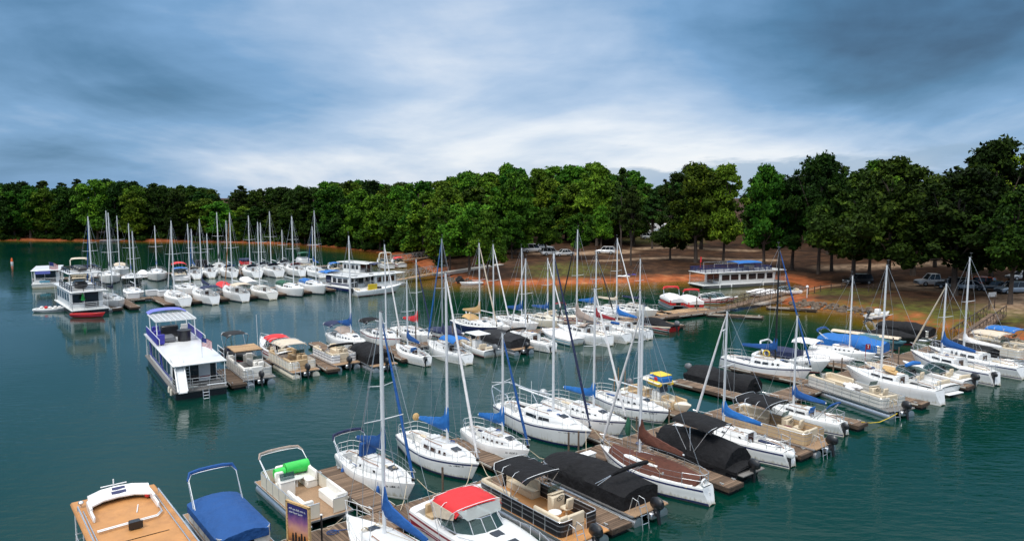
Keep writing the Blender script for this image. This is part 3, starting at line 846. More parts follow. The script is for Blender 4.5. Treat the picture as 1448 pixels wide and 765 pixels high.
wood(26, -420, -150, 230, 340, 1, 22, 7.0, ['wood', 'wood', 'dark'], 'tree at the water\'s edge in the front row of the wood across the far bay', 'front trees of the far-bay wood', .75, 1.2, (-420, -40))
# undergrowth along the wooded shores
lb = []
def brush(n, x0, x1, y0, y1, dmin, dmax, pxr, rr):
    xs = nrg.uniform(x0, x1, n * 40); ys = nrg.uniform(y0, y1, n * 40); ds = sdist(xs, ys); c = 0
    for x, y, d in zip(xs, ys, ds):
        if c >= n: break
        px, _ = proj(Vector((x, y, 3)))
        if dmin <= d <= dmax and pxr[0] <= px <= pxr[1]:
            r = rng.uniform(*rr); lb.append((x, y, hz(x, y) + r * .45, r, rng.uniform(.6, 1.1))); c += 1
brush(260, -270, -30, 185, 310, .1, 6, (-60, 560), (.7, 1.9))
brush(120, -270, -25, 185, 320, 8, 30, (-60, 640), (1.5, 3.4))
brush(50, -40, 20, 125, 230, 2, 40, (540, 640), (.6, 1.9))
brush(70, -20, 130, 150, 300, 60, 150, (690, 1500), (1.2, 3.0))
um = bpy.data.objects.new('undergrowth', crown_mesh('undergrowth', lb, 60000, .36, X['leaf_dark'], .6)); COL.objects.link(um)
tag(um, kind='stuff')

# ------------------------------------------------------------------ boat building
def beam_at(t, B, tr, tm, p=1.7):
    if t < tm: return B / 2 * (tr + (1 - tr) * math.sin(math.pi / 2 * t / tm))
    s = (t - tm) / (1 - tm)
    return B / 2 * max(0.0, 1 - s ** p)
class Hull:
    """shape of one hull: bow towards +X, origin amidships on the waterline"""
    def __init__(h, L, B, f0, f1, f2, tr=.72, tm=.42, p=1.75, rake=.10, srake=.04, depth=.35, vee=0.0):
        h.L, h.B, h.f0, h.f1, h.f2, h.tr, h.tm, h.p, h.rake, h.srake, h.depth, h.vee = L, B, f0, f1, f2, tr, tm, p, rake, srake, depth, vee
    def t(h, x): return (x + h.L / 2) / h.L
    def b(h, t): return beam_at(min(1, max(0, t)), h.B, h.tr, h.tm, h.p)
    def zs(h, t): return lerp(lerp(h.f0, h.f1, min(1, t * 2)), h.f2, max(0, t * 2 - 1) ** 1.3) if t > .5 else lerp(h.f0, h.f1, t * 2)
    def x(h, t, z):
        zs = h.zs(t); k = z / zs - 1
        return -h.L / 2 + h.L * t + h.rake * h.L * k * t ** 5 - h.srake * h.L * k * (1 - t) ** 8
    def half(h, t):
        b = max(h.b(t), .012); zs = h.zs(t); d = h.depth * (1 - .6 * t ** 3)
        fl = 1 - .30 * t ** 2.2 if h.vee else 1 - .10 * t ** 2
        if not h.vee and t < .35:
            e = (1 - t / .35) ** 1.5; fl *= 1 - .34 * e; d *= 1 - 1.25 * e
        return [(0, -d), (b * .62 * fl, -d * .55), (b * .92 * fl, .01), (b * .94 * fl, .08), (b * .95 * fl, .15), (b * (.5 + .5 * fl), zs * .55), (b, zs - .20), (b, zs - .10), (b * .985, zs)]
    def mesh(h, mats, n=16, stripe=False):
        mb = MB(); secs = []
        for i in range(n):
            t = 1 - (1 - i / (n - 1)) ** 1.25
            q = h.half(t)
            full = [(-y, z) for y, z in q[::-1]] + [(y, z) for y, z in q[1:]]
            secs.append([(h.x(t, z), y, z) for y, z in full])
        band = [0, 2 if stripe else 0, 0, 0, 2, 1, 1, 1]
        mb.loft(secs, band=band + band[::-1], cap=False)
        s = secs[0]; mb.add(s, [list(range(len(s)))], 0, False)
        return mb
HM = {'white': 'hull_white', 'cream': 'hull_cream', 'offwhite': 'hull_offwhite'}
def deck_mesh(h, cock=None, cdepth=.5, coam=.12, sole=1, camber=.06, n=15, cw=.64):
    """deck with a recessed cockpit between the two x of cock"""
    mb = MB(); xs = [(h.x(1 - (1 - i / (n - 1)) ** 1.2, 1e9) if False else -h.L / 2 + h.L * (i / (n - 1))) for i in range(n)]
    if cock: xs = sorted([x for x in xs if not (cock[0] - .05 < x < cock[0] + .05 or cock[1] - .05 < x < cock[1] + .05)] + [cock[0], cock[0] + .001, cock[1] - .001, cock[1]])
    secs = []; ins = []
    for x in xs:
        t = h.t(x); b = max(h.b(t) * .985, .01); z = h.zs(t)
        xx = h.x(t, z)
        if cock and cock[0] < x < cock[1]:
            q = [(b, z), (b * (cw + .14), z + coam), (b * (cw + .04), z + coam), (b * cw, z - cdepth * .32), (b * cw * .5, z - cdepth * .32), (b * cw * .48, z - cdepth), (0, z - cdepth)]; ins.append(1)
        else:
            q = [(b, z), (b * (cw + .14), z + camber * .4), (b * (cw + .04), z + camber * .55), (b * cw, z + camber * .6), (b * cw * .5, z + camber * .85), (b * cw * .48, z + camber * .86), (0, z + camber)]; ins.append(0)
        secs.append([(xx, y, zz) for y, zz in q] + [(xx, -y, zz) for y, zz in q[-2::-1]])
    m = len(secs[0]); o = len(mb.v); mb.v += [p for s_ in secs for p in s_]
    for i in range(len(secs) - 1):
        both = ins[i] and ins[i + 1]
        for j in range(m - 1):
            mb.f.append([o + i * m + j, o + i * m + j + 1, o + (i + 1) * m + j + 1, o + (i + 1) * m + j])
            jj = min(j, m - 2 - j)
            mb.m.append(sole if (both and jj >= 5) else 0); mb.sm.append(not (ins[i] != ins[i + 1]))
    return mb
def cabin_mesh(h, x0, x1, ht, w=.62, front=.45, n=8):
    mb = MB(); secs = []; prof = []
    for i in range(n):
        s = i / (n - 1); x = lerp(x0, x1, s); t = h.t(x); b = h.b(t); z = h.zs(t) + .03
        k = 1.0 if s < 1 - front else 1 - .80 * ((s - (1 - front)) / front) ** 1.5
        hh = ht * (1 - .12 * s) * k; ww = min(b * w * (1 if s < .8 else 1 - .25 * (s - .8) / .2), b * .8)
        q = [(ww, z), (ww * .95, z + hh * .72), (ww * .82, z + hh), (0, z + hh + .07)]
        prof.append((x, q))
        secs.append([(x, y, zz) for y, zz in q] + [(x, -y, zz) for y, zz in q[-2::-1]])
    mb.loft(secs, sm=True)
    def side(x, f, sgn):
        for (xa, qa), (xb, qb) in zip(prof[:-1], prof[1:]):
            if xa <= x <= xb:
                u = (x - xa) / (xb - xa)
                a = [(lerp(p[0], r[0], u), lerp(p[1], r[1], u)) for p, r in zip(qa, qb)]
                return (x, sgn * (lerp(a[0][0], a[1][0], f) + .012), lerp(a[0][1], a[1][1], f))
        return (x, sgn * prof[-1][1][0][0], prof[-1][1][0][1])
    def top(x, f=0.0):
        for (xa, qa), (xb, qb) in zip(prof[:-1], prof[1:]):
            if xa <= x <= xb:
                u = (x - xa) / (xb - xa)
                return lerp(lerp(qa[3][1], qb[3][1], u), lerp(qa[2][1], qb[2][1], u), f)
        return prof[-1][1][3][1]
    return mb, side, top
def windows(side, spans, parent, m='window', f0=.20, f1=.90, name='window'):
    for s in (1, -1):
        for a, b in spans:
            mb = MB()
            q = [side(a, f0, s), side(b, f0, s), side(b - .04, f1, s), side(a + .04, f1, s)]
            r = [(p[0], p[1] - s * .03, p[2]) for p in q]
            mb.add(q + r, [[0, 1, 2, 3], [7, 6, 5, 4], [0, 4, 5, 1], [1, 5, 6, 2], [2, 6, 7, 3], [3, 7, 4, 0]])
            mb.build(name, m, parent)
def outboard(parent, x, z, y=0, tilt=0.0, cowl='blackplastic', s=1.0):
    mb = MB()
    ct = math.cos(tilt); st = math.sin(tilt)
    def T(px, pz): return (x - (px * ct + pz * st * -1) * s, y, z + (pz * ct + px * st * 1) * s)
    secs = []
    for i, (k, w, lo, hi) in enumerate(((-.12, .10, .18, .42), (-.02, .17, .08, .58), (.2, .20, .05, .62), (.42, .17, .08, .56), (.52, .09, .16, .44))):
        ring = []
        for j in range(8):
            a = 2 * math.pi * j / 8 + .4
            p = T(k, lerp(lo, hi, .5 + .5 * math.sin(a)))
            ring.append((p[0], y + w * s * math.cos(a), p[2]))
        secs.append(ring)
    mb.loft(secs, closed=True)
    e = mb.build('outboard_motor', cowl, parent)
    m2 = MB(); a, b = T(.18, .1), T(.22, -.75)
    m2.tube(a, b, .10 * s, .06 * s, 6); c = T(.06, -.78); d = T(.42, -.78)
    m2.tube(c, d, .07 * s, .05 * s, 6); m2.tube(T(0, .05), T(.1, -.25), .09 * s, .06 * s, 5)
    m2.sphere(T(.46, -.78), .13 * s, 6, 4, sq=(.25, 1, 1))
    m2.build('lower_unit', 'blackplastic', e)
    return e
def fender(parent, x, y, z, m='fender'):
    mb = MB(); mb.path([(x, y, z + .5), (x, y, z + .3), (x, y, z + .25), (x, y, z + .05), (x, y, z - .22), (x, y, z - .3)], [.012, .012, .07, .11, .11, .04], 7)
    mb.build('fender', m, parent)
def canvas_top(parent, x0, x1, w, z, m, crown=.14, name='bimini', legs=True, zf=None, end_drop=.10, th=.03):
    zf = z if zf is None else zf
    g = []; nx, ny = 9, 9
    for i in range(nx):
        u = i / (nx - 1); row = []
        for j in range(ny):
            v = -1 + 2 * j / (ny - 1)
            zz = lerp(z, zf, u) + crown * (1 - abs(v) ** 2.4) - end_drop * abs(2 * u - 1) ** 5 - .03 * math.sin(u * math.pi * 3) ** 2
            row.append((lerp(x0, x1, u), v * w, zz - (.12 if abs(v) > .99 else 0)))
        g.append(row)
    mb = MB(); mb.sheet(g, th); o = mb.build(name, m, parent, 60)
    return o
def hoop(mb, x0, x1, w, z0, z1, r=.02):
    """a bent tube frame rising from (x0,z0) to the cross bar at (x1,z1)"""
    pts = [(x0, -w, z0), (lerp(x0, x1, .85), -w, lerp(z0, z1, .87)), (x1, -w * .86, z1)] + [(x1, w * f, z1 + .05 * (1 - f * f)) for f in (-.5, 0, .5)] + [(x1, w * .86, z1), (lerp(x0, x1, .85), w, lerp(z0, z1, .87)), (x0, w, z0)]
    mb.path(pts, r, 5)
def folded_bimini(parent, x0, w, z0, x1, z1, m, r=.11):
    mb = MB(); hoop(mb, x0, x1, w, z0, z1, .022); hoop(mb, x0 + .25, x1 + .05, w * .98, z0, z1 - .05, .022)
    fr = mb.build('bimini_frame', 'steel', parent)
    m2 = MB(); pts = [(lerp(x0, x1, .80), -w * 1.02, lerp(z0, z1, .82)), (x1, -w * .88, z1 + .02)] + [(x1 - .04, w * f, z1 + .07 * (1 - f * f) + .02) for f in (-.5, 0, .5)] + [(x1, w * .88, z1 + .02), (lerp(x0, x1, .80), w * 1.02, lerp(z0, z1, .82))]
    m2.path(pts, [r * .6, r, r * 1.05, r, r * 1.05, r, r * .6], 7)
    m2.build('bimini_boot', m, fr)
def rails(h, parent, xs, zt, n_line=2, m='steel', r=.013, inset=.05, name='lifeline', post='stanchion'):
    mb = MB()
    for s in (1, -1):
        pts = []
        for x in xs:
            t = h.t(x); pts.append((x, s * (max(h.b(t) - inset, .03)), h.zs(t)))
        for k in range(1, n_line + 1):
            f = k / n_line
            mb.path([(p[0], p[1], p[2] + zt * f) for p in pts], r, 4)
        for p in pts:
            mb.tube(p, (p[0], p[1], p[2] + zt), r * 1.2, n=4)
    return mb.build(name, m, parent)
def pulpit(h, parent, zt=.62, back=.16, r=.016):
    x0 = h.L / 2 * (1 - 2 * back); t0 = h.t(x0); zb = h.zs(1.0); mb = MB()
    xe = h.L / 2 + .10
    pts = [(x0, -h.b(t0) + .04, h.zs(t0) + zt), (h.L / 2 - h.L * back * .4, -h.b(h.t(h.L / 2 - h.L * back * .4)) + .02, zb + zt), (xe, 0, zb + zt + .05)]
    pts += [(p[0], -p[1], p[2]) for p in pts[-2::-1]]
    mb.path([(x0, pts[0][1], h.zs(t0))] + pts + [(x0, -pts[0][1], h.zs(t0))], r, 5)
    for s in (1, -1):
        x1 = h.L / 2 - h.L * back * .4; t1 = h.t(x1)
        mb.tube((x1, s * (h.b(t1) - .03), h.zs(t1)), (x1 + .05, s * (h.b(t1)), zb + zt), r, n=5)
        mb.path([(x0 + .1, s * (h.b(h.t(x0 + .1)) - .04), h.zs(t0) + zt * .5), (x1 + .03, s * h.b(t1), zb + zt * .5), (h.L / 2 + .02, 0, zb + zt * .45)], r * .8, 4)
    return mb.build('bow_pulpit', 'steel', parent)
def pushpit(h, parent, zt=.62, fwd=.14, r=.016):
    x0 = -h.L / 2 + .08; x1 = -h.L / 2 + h.L * fwd; z = h.zs(0) ; b0 = h.b(0) - .08; b1 = h.b(h.t(x1)) - .05; mb = MB()
    for f in (1, .5):
        mb.path([(x1, -b1, z + zt * f), (x0 + .15, -b0 - .02, z + zt * f), (x0, -b0 + .18, z + zt * f), (x0, b0 - .18, z + zt * f), (x0 + .15, b0 + .02, z + zt * f), (x1, b1, z + zt * f)], r, 5)
    for x, y in ((x1, b1), (x0 + .12, b0), (x0, b0 * .4)):
        for s in (1, -1): mb.tube((x, s * y, z), (x, s * y, z + zt), r, n=5)
    return mb.build('stern_rail', 'steel', parent)
def sail_cover(parent, xm, zb, length, m, peak=1.1, fat=.17, droop=0.0):
    """folded mainsail under a cover: tall at the mast, tapering along the boom"""
    mb = MB(); secs = []
    st = [(.13, peak * .9, .05), (.06, peak, .08), (-.10, peak * .97, .10), (-.30, peak * .62, .13), (-.7, peak * .42, .16), (-1.3, peak * .36, .17)]
    for k in range(1, 7): st.append((-1.3 - (length - 1.3) * k / 6, lerp(peak * .34, .16, k / 6), lerp(.16, .07, k / 6)))
    for i, (x, hh, w) in enumerate(st):
        w *= fat / .17; lo = zb - .10 + droop * (-x / length); w *= 1 + .12 * math.sin(i * 2.1)
        hi = zb + hh * (1 + .04 * math.sin(i * 3.7)) + droop * (-x / length)
        secs.append([(xm + x, 0, lo), (xm + x, w, lerp(lo, hi, .28)), (xm + x, w * .8, lerp(lo, hi, .6)), (xm + x, w * .25, hi), (xm + x, -w * .25, hi), (xm + x, -w * .8, lerp(lo, hi, .6)), (xm + x, -w, lerp(lo, hi, .28))])
    mb.loft(secs, closed=True)
    return mb.build('sail_cover', m, parent, 60)
BOATS = []
def place_boat(name, label, cat, group, pos, yaw): 
    r = root(name, pos, yaw, label, cat, group); BOATS.append(r); return r
YAW_OUT = math.atan2(-VY, -VX)      # bow towards -V (out of the page, towards lower right)
YAW_IN = math.atan2(VY, VX)
def sailboat(label, pos, yaw, L=7.5, mast_y=None, mast_h=10.0, cover='blue_canvas', genoa='white_canvas', hull='white', stripe='navy', bottom='bottom', sheer=False,
             bimini=None, dodger=None, arch=False, motor=False, mast='mast', lod=1, xm=.10, wins='window', deck='deck', boom=True, spread=.52, tarp=None, group=None, rail=True, fend=0, hatch=True, fat=.17, peak=1.1, tiller=True, cushion=None, clutter=None, tr=.54):
    B = L * .335
    rt = place_boat('sailboat', label, 'sailboat', group, pos, yaw)
    k = L / 8
    tr = tr if tr != .54 else rng.uniform(.46, .64); vr = rng.randint(0, 3); fb = rng.uniform(.92, 1.06)
    h = Hull(L, B, (.92 * k + .1) * fb, (.90 * k + .1) * fb, (1.12 * k + .12) * fb * rng.uniform(.97, 1.05), tr=tr, tm=.46, p=1.85, rake=.10, srake=-.045)
    hb = h.mesh([hull], stripe=sheer).build('hull', [HM.get(hull, hull), bottom, stripe], rt)
    c0, c1 = -.43 * L, -.13 * L
    deck_mesh(h, (c0, c1), .46, .13, 0).build('deck', [deck], rt)
    cab, side, top = cabin_mesh(h, -.13 * L, rng.uniform(.27, .34) * L, (.40 * k + .05) * rng.uniform(.88, 1.12), rng.uniform(.56, .64), rng.uniform(.32, .5))
    cb = cab.build('cabin', [hull if hull in ('white', 'offwhite', 'cream') else 'white'], rt)
    if lod < 2:
        windows(side, [[(-.085 * L, -.01 * L), (.005 * L, .075 * L), (.105 * L, .135 * L), (.16 * L, .19 * L)], [(-.10 * L, .02 * L), (.04 * L, .15 * L)], [(-.09 * L, -.055 * L), (-.03 * L, .005 * L), (.04 * L, .075 * L), (.11 * L, .145 * L), (.18 * L, .205 * L)], [(-.095 * L, .12 * L)]][vr] if wins else [], rt, wins or 'window', [.20, .26, .30, .34][vr], [.90, .86, .76, .80][vr])
        if hatch:
            m = MB(); zt = top(.215 * L); m.box((.215 * L, 0, zt + .015), (.5, .5, .05), 0, ry=.12, bev=.02); m.build('deck_hatch', 'window', rt)
            m = MB(); m.box((-.095 * L, 0, top(-.09 * L) + .02), (.62, .62, .07), 0, bev=.02); m.build('sliding_hatch', 'deck', rt)
        m = MB(); m.box((-.13 * L - .012, 0, h.zs(.37) + .10), (.05, .52, .62), 0); m.build('companionway', 'brownwindow', rt)
        for s in (1, -1):
            m = MB(); pts = [(x * L, s * h.b(h.t(x * L)) * .42, top(x * L, .75) + (.07 if i not in (0, 5) else 0)) for i, x in enumerate((-.10, -.095, -.03, .04, .115, .12))]
            m.path(pts, .022, 5); m.build('grab_rail', 'tabletop', rt)
            cu = rng.choice([None, 'navy_canvas', 'beige_vinyl', 'grey_canvas', 'blue_canvas', None])
            if cu:
                m = MB(); m.box((-.28 * L, s * B * .245, h.zs(.2) - .10), (.24 * L, .30, .09), 0, bev=.03); m.build('cockpit_cushion', cu, rt)
        for _ in range(2 if lod == 0 else 1):
            m = MB(); cx_, cy_, r_ = rng.uniform(-.05, .28) * L, rng.uniform(-.3, .3) * B * .5, rng.uniform(.13, .2); zc_ = max(top(cx_, .6), h.zs(h.t(cx_))) + .07
            m.path([(cx_ + r_ * (1 - .03 * i) * math.cos(i * .7), cy_ + r_ * (1 - .03 * i) * math.sin(i * .7), zc_ + .004 * i) for i in range(20)], .018, 4); m.build('coiled_line', rng.choice(['rope', 'blue_canvas', 'rope']), rt)
        m = MB(); m.path([(.02 * L, B * .30, top(0) + .02), (-.10 * L, B * .32, top(-.1 * L) + .05), (-.2 * L, B * .36, h.zs(.3) + .2)], .012, 4); m.path([(xm * L, -.1, top(xm * L) + .02), (-.02 * L, -B * .12, top(0) + .03), (-.125 * L, -B * .15, top(-.12 * L) + .05)], .012, 4); m.build('running_line', 'rope', rt)
    # spars
    pm = Matrix.Rotation(yaw, 3, 'Z') @ Vector((xm * L, 0, 0)) + Vector(pos)
    zt = top_z(pm, mast_y) if mast_y is not None else mast_h
    zc = top(xm * L)
    rr = .055 + .0035 * L
    m = MB(); m.path([(xm * L, 0, zc - .05), (xm * L, 0, zc + (zt - zc) * .7), (xm * L - .02, 0, zt)], [rr, rr * .95, rr * .75], 8)
    mo = m.build('mast', mast, rt)
    m = MB(); zsp = zc + (zt - zc) * spread; sl = B * .34
    for s in (1, -1): m.tube((xm * L, 0, zsp), (xm * L - .14, s * sl, zsp + .08), .028, .018, 5)
    m.build('spreader', mast, mo)
    m = MB(); m.box((xm * L - .05, 0, zt + .03), (.30, .05, .05)); m.tube((xm * L - .1, 0, zt), (xm * L - .1, 0, zt + .45), .008, n=4); m.box((xm * L - .12, 0, zt + .42), (.25, .015, .03)); m.build('masthead_gear', 'greyplastic', mo)
    zb = zc + .62 * k + .12; bl = min(.40 * L, xm * L + .46 * L)
    if lod == 0: bow_lettering(h, rt, seed=int(L * 100))
    if boom:
        m = MB(); m.tube((xm * L - .05, 0, zb), (xm * L - bl, 0, zb + .05), .055, .05, 6); m.build('boom', mast, rt)
        if cover: sail_cover(rt, xm * L, zb + .02, bl * .97, cover, peak, fat)
    w = .011 if lod == 0 else .0105
    xb = L / 2 - .12; zbw = h.zs(1.0)
    m = MB()
    for s in (1, -1):
        tip = (xm * L - .14, s * sl, zsp + .08); ch = (xm * L - .12, s * (h.b(h.t(xm * L)) - .10), h.zs(h.t(xm * L)))
        m.tube(ch, tip, w, n=4); m.tube(tip, (xm * L, 0, zt - .1), w, n=4)
        m.tube((xm * L - .6, ch[1], ch[2]), (xm * L, 0, zsp), w, n=4)
    m.tube((-L / 2 + .1, 0, h.zs(0)), (xm * L - .05, 0, zt), w, n=4)
    m.tube((xb, 0, zbw), (xm * L, 0, zt - .1), w, n=4)
    m.build('rigging', 'wire', mo)
    if genoa:
        a = Vector((xb - .04, 0, zbw + .30)); e = Vector((xm * L + .06, 0, zt - .35))
        m = MB(); m.path([a, a.lerp(e, .08), a.lerp(e, .5), a.lerp(e, .93), e], [.03, .085, .075, .05, .02], 7); m.build('furled_headsail', genoa, rt)
        m = MB(); m.tube(a - Vector((0, 0, .18)), a - Vector((0, 0, .02)), .09, .09, 8); m.build('furling_drum', 'blackplastic', rt)
    if rail and lod < 2:
        pulpit(h, rt); pushpit(h, rt)
        rails(h, rt, [-.36 * L, -.2 * L, -.03 * L, .14 * L, .3 * L], .6, 2, 'wire', .009)
    if lod < 2:
        m = MB()
        for s in (1, -1):
            m.tube((-.2 * L, s * h.b(.3) * .72, h.zs(.3) + .13), (-.2 * L, s * h.b(.3) * .72, h.zs(.3) + .30), .085, .065, 8)
        m.build('winch', 'steel', rt)
        if tiller:
            m = MB(); m.path([(-.46 * L, 0, h.zs(0) + .05), (-.42 * L, 0, h.zs(0) + .22), (-.28 * L, 0, h.zs(0) + .30)], [.03, .028, .02], 5); m.build('tiller', 'tabletop', rt)
        m = MB(); m.box((-L / 2 - .04, 0, .12), (.26, .05, 1.1), 0); m.build('rudder', hull, rt)
    if bimini:
        z = h.zs(.2) + 1.22
        canvas_top(rt, -.47 * L, -.20 * L, B * .42, z, bimini, .24)
        m = MB()
        for x0, x1 in ((-.34 * L, -.45 * L), (-.33 * L, -.22 * L)): hoop(m, x0, x1, B * .42, h.zs(.2), z + .02)
        m.build('bimini_frame', 'steel', rt)
    if dodger:
        g = []
        for i in range(6):
            u = i / 5; row = []
            for j in range(9):
                v = -1 + 2 * j / 8
                zz = top(-.12 * L) - .05 + (.55 * (1 - u ** 2.4)) * (1 - .55 * abs(v) ** 3)
                row.append((lerp(-.17 * L, .0 * L, u), v * B * .33 * (1 - .12 * u), zz))
            g.append(row)
        m = MB(); m.sheet(g, .02); m.build('sprayhood', dodger, rt, 60)
    if arch:
        m = MB()
        for x in (-.46 * L,): hoop(m, x, x - .45, B * .34, h.zs(0), h.zs(0) + 1.35, .04); m.path([(-.2 * L, -B * .38, h.zs(.3)), (-.3 * L, -B * .36, h.zs(.2) + 1.1), (-.46 * L - .4, -B * .30, h.zs(0) + 1.3)], .03, 5); m.path([(-.2 * L, B * .38, h.zs(.3)), (-.3 * L, B * .36, h.zs(.2) + 1.1), (-.46 * L - .4, B * .30, h.zs(0) + 1.3)], .03, 5)
        m.path([(-.46 * L - .3, B * .15, h.zs(0) + 1.4), (-.2 * L, B * .05, h.zs(0) + 1.5), (xm * L - .1, 0, zb + .3)], .05, 6)
        m.build('stern_arch', 'steel', rt)
        m = MB(); m.path([(-.36 * L, .32 * math.cos(a), h.zs(.1) + .35 + .32 * math.sin(a)) for a in [i * math.pi / 6 for i in range(12)]], .02, 4, closed=True); m.tube((-.36 * L, 0, h.zs(.1) - .4), (-.36 * L, 0, h.zs(.1) + .35), .05, n=6); m.build('steering_wheel', 'steel', rt)
    if tarp:      # a boat-length cover laid over the deck
        m = MB(); secs = []
        for i in range(11):
            u = i / 10; x = lerp(-.45 * L, .36 * L, u); t = h.t(x); b = h.b(t) * .93; z = h.zs(t)
            r0 = .45 + .30 * math.sin(math.pi * min(1, u * 1.2)) * k
            secs.append([(x, b, z + .02), (x, b * .86, z + .16), (x, b * .45, z + r0 * .72), (x, .03, z + r0), (x, -b * .45, z + r0 * .72), (x, -b * .86, z + .16), (x, -b, z + .02)])
        m.loft(secs); m.build('boat_cover', tarp, rt, 60)
    if cushion:
        m = MB(); m.box((-.02 * L, .1, top(-.02 * L) + .16), (.9, 1.25, .12), 0, rz=.5, ry=-.3, bev=.05); m.box((.02 * L, -.05, top(0) + .30), (.9, 1.2, .10), 0, rz=.5, ry=-.15, bev=.05); m.build('cushion', cushion, rt)
    if motor: outboard(rt, -L / 2 - .12, h.zs(0) - .35, B * .12, .25 if motor == 'up' else 0.0, 'white' if motor == 'white' else 'blackplastic', .8)
    for i in range(fend):
        x = lerp(-.3 * L, .2 * L, i / max(1, fend - 1)); t = h.t(x)
        fender(rt, x, (h.b(t) + .10) * 1, h.zs(t) - .5)
        if clutter: fender(rt, x + .3, -(h.b(t) + .10), h.zs(t) - .5, clutter)
    return rt
def bow_lettering(h, parent, t0=.78, t1=.90, dz=.32, hgt=.13, m='blackstripe', seed=1):
    mb = MB(); r_ = random.Random(seed)
    n = 9
    for s in (1, -1):
        for i in range(n):
            if i in (2, 7): continue
            for k in range(2):
                t = lerp(t0, t1, (i + k * .45) / n); tt = t + .0028
                for za, zb_ in (((0, 1),) if k == 0 else ((0, .18), (.5, .66))) if r_.random() < .8 else ((0, 1),):
                    q = []
                    for t_, f in ((t, za), (tt if k == 0 else tt + .004, za), (tt if k == 0 else tt + .004, zb_), (t, zb_)):
                        z = h.zs(t_) - dz + f * hgt; q.append((h.x(t_, z), s * (h.b(t_) * (1 - .04 * t_ ** 2) + .012), z))
                    mb.add(q + [(x, y - s * .008, z) for x, y, z in q], [[0, 1, 2, 3], [7, 6, 5, 4], [0, 4, 5, 1], [1, 5, 6, 2], [2, 6, 7, 3], [3, 7, 4, 0]])
    mb.build('registration_marks', m, parent)
def rbox(c, d, b=.06, **k):
    m = MB(); m.box(c, d, 0, bev=b, **k); return m
def couch(parent, c, d, back, m, name='bench_seat'):
    """c centre on deck, d (x,y) size; back = list of sides with a backrest"""
    mb = MB(); x, y, z = c
    mb.box((x, y, z + .17), (d[0] - .04, d[1] - .04, .34), 0, bev=.03)
    mb.box((x, y, z + .40), (d[0], d[1], .13), 0, bev=.05)
    e = mb.build(name, m, parent)
    for b in back:
        m2 = MB()
        if b[0] == 'y': m2.box((x, y + (d[1] / 2 - .09) * (1 if b == 'y+' else -1), z + .62), (d[0], .17, .56), 0, bev=.06)
        else: m2.box((x + (d[0] / 2 - .09) * (1 if b == 'x+' else -1), y, z + .62), (.17, d[1] - .02, .56), 0, bev=.06)
        m2.build('backrest', m, e)
    return e
def helm(parent, x, y, z, body, wheel_dir=-1, screen=False):
    mb = MB(); mb.box((x, y, z + .45), (.45, .85, .9), 0, bev=.08); mb.box((x + .05, y, z + .93), (.42, .80, .08), 0, ry=.35, bev=.03)
    e = mb.build('helm_console', body, parent)
    m = MB(); cx = x + wheel_dir * .30
    m.path([(cx - .08 * math.sin(a), y + .19 * math.cos(a), z + .78 + .17 * math.sin(a)) for a in [i * math.pi / 5 for i in range(10)]], .018, 4, closed=True)
    m.tube((x, y, z + .72), (cx, y, z + .78), .03, n=5); m.build('steering_wheel', 'blackplastic', e)
    if screen:
        m = MB(); m.box((x + .15, y, z + 1.15), (.03, .75, .35), 0, ry=-.4); m.build('windscreen', 'glass', e)
def chair(parent, x, y, z, m, face=1):
    mb = MB(); mb.tube((x, y, z), (x, y, z + .35), .06, n=6); mb.box((x, y, z + .45), (.5, .5, .16), 0, bev=.06); mb.box((x - face * .22, y, z + .75), (.15, .48, .55), 0, ry=-.15 * face, bev=.06)
    mb.build('helm_seat', m, parent)
